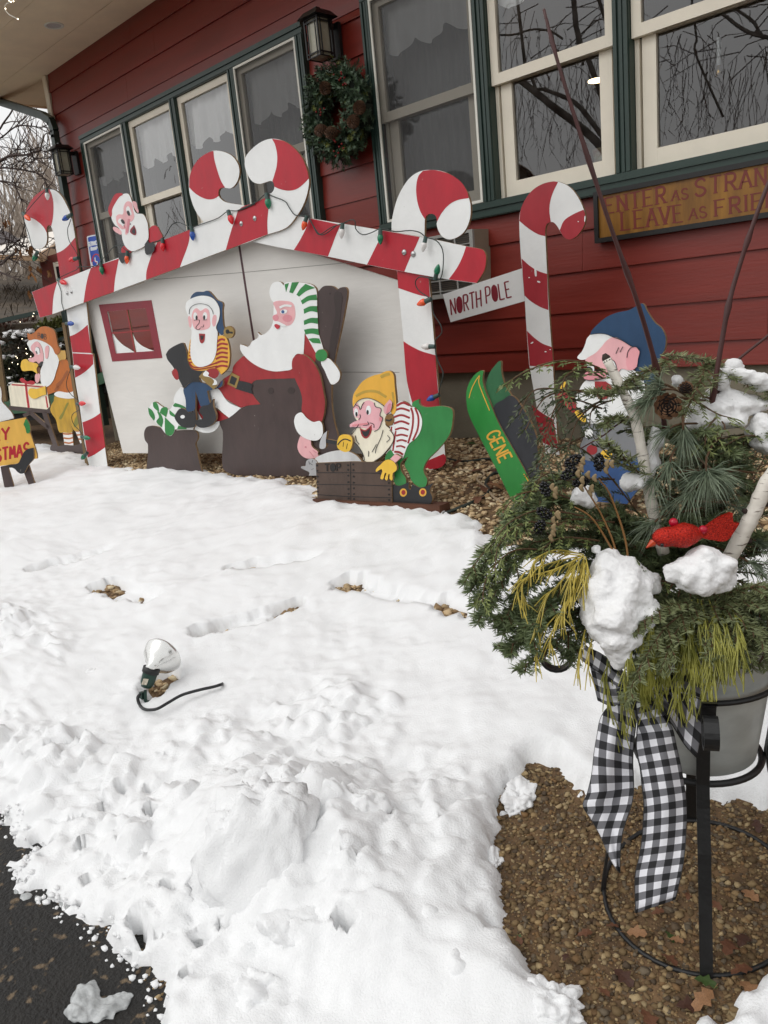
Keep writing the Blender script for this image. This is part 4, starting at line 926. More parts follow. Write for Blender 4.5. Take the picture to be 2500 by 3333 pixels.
# ---- bulbs on the gable
GB = {'w': ('#ece9e6', 0.9), 'r': ('#d2252e', 1.1), 'o': ('#e5562a', 1.1), 'b': ('#1f4a9e', 1.1), 'g': ('#12704e', 1.1)}
m_bulb = {k: mat('bulb_'+k_, pc(h, kk), rough=0.15, lin=True, spec=0.6) for (k, (h, kk)), k_ in zip(GB.items(), ('white', 'red', 'orange', 'blue', 'green'))}
m_sock = mat('socket_green', (0.22, 0.31, 0.29), rough=0.5)
ls = thing('light_string', PH.hit((500, 900), 0.07), 'green wire string of large coloured bulbs clipped along the candy cane roof and posts', 'string lights')
BUL = [('A', 480, 200, 490, 322, 'w'), ('A', 236, 455, 312, 530, 'o'), ('A', 738, 468, 640, 528, 'b'), ('A', 385, 852, 342, 950, 'g'), ('A', 805, 915, 704, 942, 'r'), ('A', 598, 1138, 686, 1184, 'r'), ('A', 1034, 960, 1056, 1090, 'g'), ('A', 1312, 840, 1304, 980, 'o'), ('A', 682, 1590, 758, 1590, 'b'), ('A', 730, 2033, 825, 2046, 'w'),
       ('B', 855, 1071, 948, 1064, 'r'), ('B', 905, 1436, 1000, 1452, 'g'), ('B', 968, 1612, 900, 1686, 'g'), ('C', 690, 528, 696, 660, 'r'), ('C', 972, 415, 992, 555, 'b'), ('C', 1336, 258, 1378, 395, 'r'), ('F', 958, 690, 982, 848, 'g'), ('F', 1355, 912, 1312, 1056, 'o'),
       ('G', 476, 278, 467, 392, 'w'), ('G', 748, 318, 748, 436, 'g'), ('G', 1076, 376, 1052, 488, 'w'), ('G', 1142, 686, 1168, 574, 'g'), ('G', 1114, 826, 1010, 868, 'o'), ('G', 1142, 1168, 1040, 1168, 'w'), ('J', 332, 682, 178, 750, 'b')]
for f, a, b, c, d_, k in BUL:
    x0, y0, z = ZF[f]; p = PH.hit((x0+a/z, y0+b/z), 0.062); q = PH.hit((x0+c/z, y0+d_/z), 0.075); ax = q-p; L = np.linalg.norm(ax)
    mb = MB(); r = min(0.024, L*0.20); mb.lathe([(r*0.45, L*0.36), (r*0.85, L*0.43), (r, L*0.55), (r*0.92, L*0.68), (r*0.6, L*0.86), (r*0.28, L*0.96), (0.0005, L)], p, ax, 14)
    bo = mb.build('bulb', m_bulb[k], ls, smooth=True)
    mb = MB(); mb.lathe([(0.0005, 0), (r*0.66, 0.0), (r*0.72, L*0.40), (0.0005, L*0.41)], p, ax, 12); mb.build('socket', m_sock, bo, smooth=False)
WI = [('A', '480,205 420,270 330,370 265,450 238,462 258,560 300,680 330,790 385,855'), ('A', '485,205 560,212 650,270 735,470 715,560 695,620 712,740 780,850 805,915 815,1010 700,1075 600,1140 630,1260 635,1380 688,1560 700,1700 722,1900 735,2035 B'),
      ('B', '800,650 742,800 745,900 800,980 862,1030 858,1070 880,1130 800,1190 812,1290 900,1390 925,1470 958,1600 968,1615'),
      ('C', '-160,810 40,800 80,760 150,680 220,610 280,600 345,655 450,620 560,580 690,535 740,470 780,400 840,372 920,400 975,420 1090,385 1240,330 1336,262 1430,260 1600,190'),
      ('F', '675,860 860,775 920,720 960,695 1020,720 1140,770 1180,830 1240,905 1350,915 1400,980 1460,1075 1500,1100 1560,1075 1640,1010'),
      ('G', '240,245 285,340 310,362 390,312 476,282 558,256 570,320 620,362 690,345 748,320 860,340 960,332 1030,345 1076,380 1150,405 1195,470 1200,580 1180,680 1142,686 1040,665 1000,700 1020,760 1090,810 1114,826 1130,930 1180,1010 1190,1070 1145,1120 1142,1168 1160,1270 1200,1350 1198,1400'),
      ('J', '278,100 310,260 372,400 372,480 330,620 330,685')]
mb = MB()
for f, t_ in WI:
    L = line(f, t_.replace(' B', ''), 3); mb.tube([PH.hit(p, 0.060) for p in L], 0.0034, 5)
mb.build('wire', mat('wire_green', (0.16, 0.20, 0.19), rough=0.5), ls, smooth=True)

# ---- elf peeping over the roof
PE = PH; eo = 0.056
e = thing('peeping_elf', PH.hit((435, 850), eo), 'elf head cutout in a red cap peeping over the left slope of the striped roof', 'elf cutout')
board('head', PE, [OL('C', '300,97 350,92 375,125 395,185 430,280 500,295 540,370 551,450 551,530 520,600 450,640 390,657 330,615 300,550 285,470 262,430 225,400 195,350 187,300 195,240 225,180 265,125')], pw, e, off=eo, th=0.010)
T_ = 0.010
paint('cap', PE, [OL('C', '245,88 300,95 268,122 222,190 195,250 187,318 166,292 158,240 180,180 215,110')], pr, e, 1, eo, T_)
paint('ears', PE, [OL('C', '205,422 230,420 280,452 285,492 250,480 215,455'), OL('C', '395,170 430,175 445,230 452,278 425,250 405,210')], ppink, e, 1, eo, T_)
paint('face', PE, [OL('C', '235,320 260,295 302,292 310,220 340,170 385,180 400,250 412,320 385,365 362,362 372,390 352,440 345,488 326,490 322,440 290,440 250,400')], ppink, e, 1, eo, T_)
paint('eyes', PE, [OL('C', '260,345 280,335 310,370 315,412 280,392 255,370'), OL('C', '335,230 355,215 375,250 385,300 360,292 335,260')], pw, e, 2, eo, T_)
paint('pupils', PE, [OL('C', '285,345 300,345 320,380 305,388 282,360'), OL('C', '342,262 358,260 372,300 360,308 345,290'), ell('C', 375, 390, 5, 6)], pk, e, 3, eo, T_)
paint('nose', PE, [rib('C', '362,340 352,400 342,475', 24), rib('C', '312,395 322,430', 12)], ppd, e, 2, eo, T_)
paint('mouth', PE, [OL('C', '370,460 410,400! 430,450 428,495 402,495')], pmar, e, 2, eo, T_)
paint('mouth_inside', PE, [OL('C', '390,462 412,425! 421,455 418,482 405,484')], pk, e, 3, eo, T_)
board('red_sleeve', PE, [OL('C', '560,440 600,405 640,415 660,450 690,525 640,562 555,575'), OL('C', '285,655 310,605 385,660 300,674')], pr, e, off=eo-0.006, th=0.010)
paint('black_mittens', PE, [OL('C', '250,690! 300,672! 372,668! 366,740 330,735 300,777 270,745'), OL('C', '515,590! 545,545! 560,575! 605,570! 611,640 590,670 530,688')], pk, e, 1, eo, T_)

# ---- sleeping chair scene: Santa
PS = plane_px((500, 1542), (1030, 1552))
sa = thing('santa_cutout', PS.hit((880, 1548)), 'big seated Santa cutout in a brown armchair with feet on a brown footstool', 'santa cutout')
D_ = lambda t, n=5: OL('D', t, n)
board('footstool', PS, [D_('45,1210 62,1165 100,1152 160,1163 240,1188 430,1188 456,1212 458,1250 440,1290 452,1340 470,1430 497,1528! 62,1522! 75,1300 52,1262')], pbr, sa, off=0.0)
board('armchair', PS, [D_('1410,92 1440,72 1500,76 1535,102! 1560,86 1600,85 1613,120 1600,220 1580,330 1510,670 1490,860 1492,1000 1510,1120 1540,1230 1580,1400 1590,1540! 1300,1541 800,1537 690,1510 650,1470 652,1200 627,1130 640,1108 690,1090 780,1025 850,995 942,985! 890,920 872,870 880,820 920,797 1205,785! 1240,600! 1370,300 1383,130')], pbr, sa)
paint('chair_grain', PS, [D_('1540,110 1560,300 1520,560 1490,700 1480,500 1520,300'), ell('D', 1022, 882, 22, 26), ell('D', 1180, 880, 28, 26), ell('D', 1478, 132, 7, 7)], PM('paint_brown_dark', '#332826', 1.1), sa, 1)
board('coat', PS, [D_('800,620! 735,690 720,745 650,795 605,855! 660,930 790,1012! 850,995 942,985! 890,920 872,870 880,820 920,797 1205,785! 1260,700! 1362,668! 1375,580 1340,505 1280,430! 1100,500!')], psr, sa, off=0.0015)
oS = 0.0015
board('trousers', PS, [D_('440,900! 570,1000 700,1090! 628,1116 570,1137 480,1150! 430,1050!')], psr, sa, off=0.0015)
board('sock_feet', PS, [D_('75,1010 90,1003 110,970 135,968 180,1000 240,1025 275,980 330,960! 400,1010 432,1160! 420,1182! 290,1178 275,1205 250,1230 212,1212 175,1165 120,1110 80,1060')], pw, sa, off=0.0015)
board('white_leg', PS, [D_('278,975 285,910 330,850! 380,870! 372,1010! 330,985')], pw, sa, off=0.002)
paint('fur_trim', PS, [D_('605,858 545,882! 550,940 640,1040 700,1090! 740,1060 790,1015! 690,965'), D_('440,1010! 490,1100 520,1135 626,1116! 622,1150 580,1195 510,1206 440,1182!')], pw, sa, 2, oS)
paint('sock_stripes', PS, [D_('75,1010! 108,1035 128,1085 120,1112! 85,1065'), D_('112,972! 135,968 155,1005 160,1045! 120,1010'), D_('150,1040 190,1100 180,1165! 140,1120 160,1085'), D_('185,1012 225,1015 215,1085! 165,1050!'), D_('205,1085! 250,1130 278,1160 272,1205 245,1228 212,1212 205,1160'), D_('240,1030! 300,1080 350,1110! 340,1130! 290,1090 245,1065'), D_('285,975! 340,995 380,1020! 370,1045! 320,1010 270,1000'), D_('310,1150! 375,1165! 370,1178! 300,1178!')], pgr, sa, 2, oS)
paint('belt', PS, [D_('765,800! 880,832 872,870! 885,908! 748,866!')], pk, sa, 2, oS)
paint('buckle', PS, [D_('718,740! 783,772! 756,862! 686,830!')], pgo, sa, 3, oS)
paint('buckle_hole', PS, [D_('720,765! 762,787! 742,840! 703,820!')], pk, sa, 4, oS)
board('beard', PS, [D_('1045,47 1095,42 1128,78! 1145,125 1230,150 1268,220 1278,330 1283,450 1275,600! 1220,600 1192,650 1188,710 1130,727 1040,731 950,706 870,660 812,605 787,562 786,522! 812,530 850,540 880,500 926,467 920,430! 945,450 980,440 1020,400 1032,375 1042,340! 1046,200! 1028,180 1012,130 1020,80')], pw, sa, off=0.004)
oB = 0.004
paint('face', PS, [D_('1046,197 1150,190 1195,210 1211,270 1205,330 1170,375 1110,372 1062,350 1040,330 1038,305 1070,285 1055,240')], ppink, sa, 1, oB)
paint('cheek', PS, [ell('D', 1150, 322, 38, 28), ell('D', 1060, 318, 22, 24)], PM('paint_cheek', '#d58c95'), sa, 2, oB)
paint('eyebrow', PS, [rib('D', '1090,240 1130,224 1182,228', 17), D_('1034,372 1060,345 1112,362 1140,385 1075,372 1042,388')], pw, sa, 3, oB)
paint('eye', PS, [D_('1095,270 1120,255 1148,262 1136,284 1105,286')], pw, sa, 3, oB)
paint('iris', PS, [ell('D', 1115, 272, 12, 13)], PM('paint_eye_blue', '#3b5d8e'), sa, 4, oB)
paint('mouth', PS, [D_('1052,370 1090,380 1082,402 1066,402')], PM('paint_lip', '#b52f3b'), sa, 4, oB)
hb = board('stocking_cap', PS, [D_('1125,57 1180,42 1250,45 1330,60 1365,86 1378,130 1380,230 1385,330 1390,430 1410,500 1432,575 1440,650 1400,640 1370,590 1310,480 1278,420 1276,330 1268,220 1235,155 1140,122')], pw, sa, off=0.0045)
paint('green_stripes', PS, [D_('1128,60! 1162,50! 1140,120!'), D_('1185,45! 1240,43! 1192,130! 1165,122!'), D_('1290,57! 1365,88! 1300,110 1240,155! 1220,140! 1250,95'), D_('1374,138! 1380,182! 1320,185 1266,214! 1254,187! 1310,150'), D_('1379,228! 1381,277! 1330,268 1279,287! 1276,252! 1325,230'), D_('1383,320! 1387,366! 1330,358 1279,374! 1277,340! 1330,320'), D_('1389,405! 1393,452! 1340,440 1290,447! 1279,410! 1340,400'), D_('1397,478! 1409,517! 1345,512! 1310,482! 1350,475')], pgr, hb, 1, 0.0045)
board('tassel', PS, [D_('1410,655 1460,630 1500,660 1550,730 1556,770 1540,810 1495,833 1470,800 1440,730')], pw, sa, off=0.010)
board('pompom', PS, [ell('D', 1412, 608, 46, 47)], pgr, sa, off=0.014)
ar = board('arm', PS, [D_('1190,640 1215,610 1260,600 1310,625 1360,680 1400,760 1430,900 1441,980 1425,1090 1400,1132 1340,1122 1290,1082 1262,1040 1265,950 1250,880 1210,790 1186,700')], psr, sa, off=0.018)
board('cuff', PS, [D_('1225,1060 1260,1050 1300,1092 1350,1122 1405,1118 1425,1190 1410,1242 1370,1266 1290,1250 1230,1202 1203,1130 1208,1085')], pw, sa, off=0.022)
board('hand', PS, [D_('1250,1230! 1330,1262! 1340,1312 1386,1352 1384,1370 1391,1382 1372,1398 1340,1405 1290,1400 1250,1370 1228,1320 1235,1270')], ppink, sa, off=0.018)
paint('fingers', PS, [rib('D', '1345,1340 1375,1362', 3), rib('D', '1320,1350 1352,1390', 3), ell('D', 1290, 1316, 7, 7)], ppd, sa, 2, 0.018)
# ---- cat under Santa's hand
PCt = Plane(PS.hit((1015, 1548))+PS.n*0.05, math.degrees(math.atan2(PS.u[1], PS.u[0])))
ct = thing('cat_cutout', PCt.hit((1015, 1548)), 'curled grey cat cutout half hidden behind the TOP crate, under the hand of Santa', 'cat cutout')
board('body', PCt, [OL('E', '200,960 300,900 400,876 480,876 570,912 640,985! 630,1090! 200,1090!')], pgs, ct)
board('head', PCt, [D_('1255,1470 1290,1462! 1300,1420 1340,1405 1375,1425 1400,1480 1390,1536! 1315,1536! 1320,1512 1280,1490')], pgy, ct, off=0.006)
paint('face_marks', PCt, [rib('D', '1325,1440 1345,1455', 4), rib('D', '1335,1490 1352,1482', 4), rib('D', '1315,1425 1322,1450', 5), rib('D', '1345,1415 1340,1435', 5)], PM('paint_dim_grey', '#6d6e70'), ct, 1, 0.006)

# ---- elf on the lap with a big boot
PL = Plane(PS.q+PS.n*0.035, math.degrees(math.atan2(PS.u[1], PS.u[0])))
le = thing('boot_elf', PL.hit((665, 1390)), 'white bearded elf cutout in a blue cap, sitting on Santa with a big black boot', 'elf cutout')
board('blue_cap', PL, [D_('402,172 440,122 500,118 535,110 570,140 605,180 650,205 648,260 655,370 668,430 640,452! 600,410! 560,300! 430,230!')], pbl, le, off=0)
board('shirt', PL, [D_('412,470! 398,500 385,600 377,650 400,702 420,728 520,725 600,712 640,757! 690,705 706,620 700,540 680,475 650,455 600,462!')], pye, le, off=0.0005)
st = []
for k in range(7): st.append(rib('D', f'{606-k*2},{505+k*33} 640,{484+k*34} {690 if k else 668},{490+k*34}', 15))
for k in range(7): st.append(rib('D', f'{402-k*3},{508+k*26} 414,{506+k*26}', 11))
st += [rib('D', '388,665 430,700 520,692 600,668', 11), rib('D', '395,690 430,716 520,708 610,690', 9)]
paint('red_stripes', PL, st, psr, le, 1, 0.0005)
board('beard', PL, [D_('365,228 375,195 420,165 490,148 560,160 605,200 628,260 622,330 600,392 612,430 606,520 600,590 570,660 520,690 460,696 420,660 403,600 405,500 412,420 398,388 386,310 368,260')], pw, le, off=0.004)
oL = 0.004
paint('face', PL, [D_('425,262 450,245 480,265 520,245 545,265 553,330 550,390 500,413 440,406 420,370 412,310'), D_('390,305 408,330 410,380 400,395 388,350'), D_('580,300 600,300 602,340 586,386 570,360')], ppink, le, 1, oL)
paint('eyes', PL, [ell('D', 440, 305, 15, 29), ell('D', 515, 304, 17, 29)], pw, le, 2, oL)
paint('features', PL, [ell('D', 449, 318, 7, 17), ell('D', 508, 316, 8, 17), rib('D', '392,290 400,245 440,215 490,210 540,225 570,260 578,292', 3.2), rib('D', '472,335 468,360 448,385 445,402 465,410 480,395', 3.2), rib('D', '505,370 500,388 482,388', 3), rib('D', '430,340 440,335 468,335', 3), rib('D', '498,336 530,334', 3)], pk, le, 3, oL)
paint('mouth', PL, [D_('468,440! 515,443! 508,500 490,516 475,500')], psr, le, 2, oL)
paint('mouth_inside', PL, [D_('476,455! 505,457! 497,485 487,490')], pk, le, 3, oL)
board('trousers', PL, [D_('350,862 410,815 500,820 600,857 650,795! 650,835 630,855 530,882! 545,950 562,1000! 480,1002! 442,885! 440,1032! 370,1050! 365,950')], pbl, le, off=0.001)
board('big_boot', PL, [D_('213,600! 240,560 330,512 350,515! 375,590 378,640 412,712 490,730 522,725! 470,780 482,815! 410,815 350,862! 312,790 270,700 225,640')], pk, le, off=0.008)
paint('gloves', PL, [D_('260,735 290,713 312,780 300,798 275,778'), D_('520,735 590,708 622,740 600,782 560,778')], psr, le, 1, 0.008)
paint('brush', PL, [D_('468,772! 500,735! 608,822! 606,850! 580,872!')], pgo, le, 2, 0.008)
paint('brush_handle', PL, [D_('500,760 520,725! 545,745 540,765 600,800! 608,830 572,838! 585,805 555,778')], pw, le, 3, 0.008)
board('shoes', PL, [D_('280,1085 288,1060 320,1020 355,1022 400,1052 440,1020! 440,1152 400,1167 340,1160 300,1125'), D_('440,1112 465,1105 500,1090 470,1040 492,1000 540,990 578,945! 578,1000 602,1080 580,1132 530,1162 480,1166 450,1147')], pk, le, off=0.003)
paint('shoe_curl', PL, [ell('D', 342, 1082, 17, 14)], pw, le, 1, 0.003)
bl_ = board('bell', PL, [ell('D', 698, 430, 40, 48)], pgo, le, off=0.006)
paint('bell_slot', PL, [ell('D', 688, 425, 14, 17), rib('D', '690,430 728,434', 14)], pk, bl_, 1, 0.006)

# ---- crate and the elf who stoops over it
PC = plane_px((1035, 1640), (1275, 1656))
cr = thing('toy_crate', PC.hit((1150, 1648)), 'brown plank crate cutout lettered TOP, standing at the edge of the snow', 'crate cutout')
E_ = lambda t, n=5: OL('E', t, n)
board('crate_front', PC, [E_('215,988! 520,976! 890,980! 903,1395! 232,1325!')], PM('paint_crate', '#4a3a31', 1.2, 0.3), cr, off=0.012)
m_crl = PM('paint_crate_line', '#1d1918', 1.0)
paint('plank_lines', PC, [rib('E', '220,1075 525,1075 897,1085', 6), rib('E', '225,1180 525,1183 899,1195', 6), rib('E', '230,1272 525,1290 901,1300', 6), rib('E', '528,980 530,1360', 6)], m_crl, cr, 1, 0.012)
nl_ = []
for x, ys_ in ((226, (1010, 1058, 1110, 1158, 1210, 1245)), (504, (1008, 1050, 1102, 1160, 1222, 1265, 1306, 1345)), (552, (1000, 1052, 1110, 1165, 1215, 1268, 1310, 1352)), (868, (1168, 1226, 1272, 1320, 1358))):
    for y in ys_: nl_.append(ell('E', x+(y-1000)*0.02, y, 9, 9, 8))
paint('nail_heads', PC, nl_, m_crl, cr, 2, 0.012)
x0, y0, k = ZF['E']; EQ = lambda t: [(a, b) for a, b, c in px('E', t)]
word(PC, 'letters', 'TOP', EQ('298,1062 440,1056 438,994 296,1000'), 4.0, m_crl, cr, 2, off=0.012, gap=0.25)
q0 = PC.hit((1036, 1632), 0); q1 = PC.hit((1448, 1652), 0)
mb = MB(); zb0 = float(zg(q0[0], q0[1])); mb.bar((q0[0], q0[1], zb0+0.02), (q1[0], q1[1], float(zg(q1[0], q1[1]))+0.035), 0.09, 0.04); mb.build('base_runner', mat('runner_wood', (0.36, 0.22, 0.15), rough=0.8, vary=0.3, vscale=6), cr)
el_ = thing('stooping_elf', PC.hit((1350, 1652)), 'elf cutout in yellow cap and green trousers stooping over the crate with a hammer', 'elf cutout')
board('trousers', PC, [E_('1085,475 1090,440 1142,412! 1145,450 1165,475 1220,486 1340,475 1420,490 1446,520 1446,600 1430,700 1395,770 1300,880 1220,960 1185,1030 1190,1080 1218,1140 1190,1212 1140,1200 1080,1150 1055,1080 1015,1000 1050,930! 1000,960 975,1000 985,1060 1026,1130 1022,1190 980,1213 930,1175 905,1100 900,1020 840,965 870,880 940,868 1040,822 1110,770 1165,690 1173,600 1150,520')], pgr, el_)
board('shirt', PC, [E_('915,560 935,470 980,432 1030,445 1070,482 1100,484 1140,520 1171,600 1160,690 1120,760 1050,820 1000,945! 915,905! 890,850 885,660 912,640')], pw, el_, off=0.002)
paint('red_stripes', PC, [rib('E', t, w_) for t, w_ in (('940,474 1000,445 1058,468', 20), ('922,516 985,496 1060,518', 18), ('918,575 985,556 1060,582', 18), ('918,632 985,612 1056,637', 18), ('928,688 985,672 1049,690', 16), ('938,742 985,732 1043,746', 16), ('942,792 985,780 1034,793', 16), ('938,840 980,834 1020,850', 15), ('922,886 965,890 1000,912', 18), ('1072,490 1090,560 1082,680 1045,810', 16), ('1108,490 1137,570 1132,680 1088,785', 16), ('897,662 892,720', 12), ('935,700 922,780 908,880', 13))], pr2, el_, 1, 0.002)
board('yellow_cap', PC, [E_('548,470 552,380 590,310 640,250 720,205 800,182 850,160 890,163 917,200 925,290 937,420 935,520 905,549 880,480! 830,472! 760,500! 565,500!')], pye, el_, off=0.004)
paint('cap_shade', PC, [rib('E', '575,385 660,345 760,345 850,395', 22), rib('E', '800,215 840,195 880,185', 26), rib('E', '905,350 915,430 905,500', 16)], PM('paint_olive', '#b0923f'), el_, 1, 0.004)
board('beard', PC, [E_('555,480 600,425 680,405 760,428 830,475 852,560 842,640 880,680 915,740 910,800 860,870 800,930 740,972 650,966 640,910 590,830 540,780 530,745 560,690 600,640 560,560')], pcr, el_, off=0.006)
oE = 0.006
paint('face', PC, [E_('555,480 590,450 615,505 632,455 680,425 730,440 750,480 800,500 790,560 815,580 800,630 780,680 720,692 650,672 580,667 530,667 521,645 545,625 600,590 565,570 552,520'), E_('825,492 880,415! 900,440 896,510 850,551')], PM('paint_elf_pink', '#dba5ab'), el_, 1, oE)
paint('blush', PC, [rib('E', '545,650 620,640 690,632', 16), ell('E', 800, 592, 14, 22), E_('850,520 880,450 885,500 855,540')], PM('paint_blush', '#d2848a'), el_, 2, oE)
paint('eyes', PC, [ell('E', 578, 533, 18, 38), ell('E', 690, 512, 23, 42)], pw, el_, 2, oE)
paint('mouth', PC, [E_('610,672! 660,690 717,643! 716,700 692,750 662,767 630,742')], psr, el_, 2, oE)
paint('mouth_inside', PC, [E_('632,698! 664,702 702,672! 696,716 666,751 638,727')], pk, el_, 3, oE)
paint('outlines', PC, [ell('E', 580, 548, 9, 20), ell('E', 681, 531, 10, 21)]+[rib('E', t, 5) for t in ('552,490 600,425 680,403 760,428 832,478', '566,462 605,480 615,505 632,465 650,440', '740,445 752,480 802,500 792,560 816,582 802,632 780,682 740,705', '530,665 580,668 620,665', '600,600 615,575 612,550', '640,650 690,640 680,615', '700,625 735,640 738,670', '602,640 560,700 530,745 545,785 592,830 640,910 652,966', '880,690 915,742 908,800 858,870 800,932 742,970', '570,740 580,785 605,820', '690,880 688,930', '720,890 760,820', '820,690 800,760 760,850 750,900', '860,740 880,770 850,800', '905,445 890,520 850,552', '640,720 625,690')], pk, el_, 3, oE)
bb = board('bell', PC, [ell('E', 876, 600, 40, 54)], PM('paint_bell', '#7a5a30'), el_, off=0.008); paint('bell_slot', PC, [rib('E', '845,600 880,605 900,590', 14)], pk, bb, 1, 0.008)
board('hammer', PC, [rib('E', '300,787 410,808', 34, 1)], pk, el_, off=0.0); board('hammer_head', PC, [E_('250,850 275,740 318,698! 306,780 300,850')], pgy, el_, off=0.002)
board('gloves', PC, [E_('408,800 430,745 470,730 530,745 545,800 525,870 490,888 450,880 412,850'), E_('755,1062 800,1000 850,960 900,965 940,1010 940,1052 908,1080 902,1142 880,1130 875,1085 858,1142 838,1130 845,1075 820,1132 797,1125 810,1045')], pby, el_, off=0.03)
paint('finger_lines', PC, [rib('E', '412,825 440,790 480,772 530,790', 10), rib('E', '465,800 460,840', 4), rib('E', '500,812 490,860', 4)], pk, el_, 1, 0.03)
board('wrist', PC, [E_('885,950! 930,905! 985,935! 925,990!')], ppink, el_, off=0.026)
board('shoes', PC, [E_('903,1180! 970,1192 1052,1158! 1060,1225 1085,1178! 1150,1207 1205,1197 1276,1165! 1240,1230 1262,1290 1255,1342 1200,1386 903,1390!')], pk, el_, off=0.004)
paint('shoe_buckle', PC, [ell('E', 1003, 1253, 32, 37), ell('E', 1178, 1252, 33, 37)], pye, el_, 1, 0.004); paint('buckle_centre', PC, [ell('E', 1004, 1252, 18, 22), ell('E', 1178, 1250, 19, 22)], psr, el_, 2, 0.004)

# ---- striped cane with the NORTH POLE arm
PN = Plane(ground((1805, 1478)), math.degrees(math.atan2(PH.u[1], PH.u[0]))-2)
nc = thing('north_pole_cane', PN.q, 'tall red and white candy cane signpost with a white NORTH POLE arm', 'signpost')
H_ = lambda t, n=5: OL('H', t, n)
cane = H_('950,1620! 930,1350 905,950 880,700 868,430 880,340 920,250 980,175 1060,125 1150,103 1200,108 1280,145 1340,210 1390,300 1417,390 1410,460 1370,530 1320,575 1275,585 1235,560 1205,510 1180,470 1155,445 1130,440 1100,455 1086,490 1085,560! 1100,870 1115,1170 1143,1570!')
board('cane', PN, [cane+[(1816, 1450), (1822, 1482), (1778, 1482), (1768, 1444)]], pw, nc)
paint('red_stripes', PN, [H_('1190,107! 1150,190 1125,270 1118,350 1130,440! 1100,455 1086,490 1083,558! 1020,540 940,490 869,431! 880,340 920,250 980,175 1060,125 1150,103'), H_('1402,338! 1310,380 1240,430 1205,508! 1235,560 1275,585 1320,575 1370,530 1410,460 1417,390'), H_('888,745! 950,800 1020,845 1098,872! 1110,1172! 1040,1145 960,1095 911,1050!'), H_('932,1345! 990,1400 1060,1450 1140,1480! 1150,1640! 1050,1640 955,1635!'), OL('I', '383,612! 440,655 500,690! 528,850! 445,815!')], PM('paint_cane_red', '#9c2a33', 1.15), nc)
paint('chipped_paint', PN, [H_('995,830 1008,835 1012,890 1000,890'), H_('1018,930 1040,935 1040,945 1020,940'), H_('962,1448 980,1435 985,1442 968,1452'), H_('1412,390 1418,392 1414,440 1408,430'), ell('H', 950, 902, 6, 5), ell('H', 1086, 1518, 9, 5), ell('H', 1125, 1500, 6, 4), ell('H', 1358, 437, 5, 5)], pw, nc, 2)
arm_ = board('sign_arm', PN, [H_('233,1042! 892,825! 914,1097! 297,1273!')], pw, nc, off=-0.018)
HQ = lambda t: [(a, b) for a, b, c in px('H', t)]
word(PN, 'letters', 'NORTH', HQ('302,1214 556,1140 548,1004 290,1085'), 4.3, pmar, arm_, 1, off=-0.018, gap=0.22)
word(PN, 'letters', 'POLE', HQ('592,1120 806,1060 784,932 580,984'), 4.3, pmar, arm_, 1, off=-0.018, gap=0.22)

# ---- skier behind the planter
PK = Plane(ground((1745, 1640)), math.degrees(math.atan2(PC.u[1], PC.u[0])))
sk = thing('skier_elf', PK.q, 'elf cutout in a navy cap and grey jacket on green skis lettered GENE', 'elf cutout')
J_ = lambda t, n=5: OL('J', t, n); K_ = lambda t, n=5: OL('K', t, n)
s2 = board('ski', PK, [J_('885,650 900,520 940,410 1000,330 1050,278 1072,287 1072,370 1090,480 1120,570 1190,680! 1290,860! 1180,1000! 975,860! 915,740')], pdg, sk, off=-0.012)
board('black_trousers', PK, [J_('975,855! 1010,790 1100,740 1190,690 1290,780 1450,1060 1500,1200! 1560,1900! 1400,1700! 1060,1050!')], PM('paint_soot', '#2d2f34', 1.0, 0.25), sk, off=-0.006)
s1 = board('ski', PK, [J_('658,770 658,650 690,540 750,450 820,395 858,398 852,450 852,530 885,650 930,760 1000,930 1060,1060 1340,1560 1475,1850! 1560,2000! 1290,2090! 1150,1850 1060,1660 900,1350 760,1080 680,900')], PM('paint_ski_green', '#2a8038', 1.15, 0.18), sk, off=0.004)
s1['label'] = 'bright green ski lettered GENE'
paint('yellow_lines', PK, [rib('J', '688,722 720,610 770,510 815,448', 10), rib('J', '815,448 805,530 840,640 935,872', 10), rib('J', '1345,1632 1400,1720 1450,1830', 12)], pye, s1, 1, 0.004)
JQ = lambda t: [(a, b) for a, b, c in px('J', t)]
word(PK, 'letters', 'GENE', JQ('893,1160 1062,1508 1208,1438 1035,1092'), 6.0, pye, s1, 1, off=0.004, gap=0.16)
board('beard', PK, [K_('280,880 480,830 640,745 720,750 850,850 880,1000 800,1100 700,1250 450,1312 300,1312 240,1180 160,1130 215,960')], pw, sk, off=0.006)
board('navy_cap', PK, [K_('318,408! 340,360 420,280 500,220 600,180 720,155 800,110 860,90 900,160 950,240 990,290 1050,340 1090,420 1096,490 1080,570 1040,640 1030,800 990,890 900,920 800,860! 760,600! 560,480! 400,420!')], PM('paint_cap_navy', '#1c3c5c', 1.15, 0.2), sk, off=0.004)
board('fringe', PK, [K_('318,410! 400,400 480,405 556,435! 560,500! 370,640! 240,668 190,652 192,630 235,580 270,500 285,450')], pw, sk, off=0.006)
board('face', PK, [K_('556,435 640,465 740,530 800,560! 800,740! 720,775 640,760 600,800 480,810 420,745 330,712 275,692 275,660 370,600 430,540 490,470')], ppink, sk, off=0.010)
paint('ear', PK, [K_('700,590 730,545 790,535 826,580 812,650 790,745 720,772 690,700')], PM('paint_ear', '#dd9aa0'), sk, 1, 0.010)
paint('nose', PK, [K_('255,830 280,795 380,785 460,800 480,850 420,870 300,876 258,860')], PM('paint_nose', '#d18a93'), sk, 1, 0.010)
paint('eyes', PK, [K_('280,712 310,695 345,715 360,775 330,785'), K_('525,660 560,680 590,730 590,770 540,770')], pw, sk, 2, 0.010)
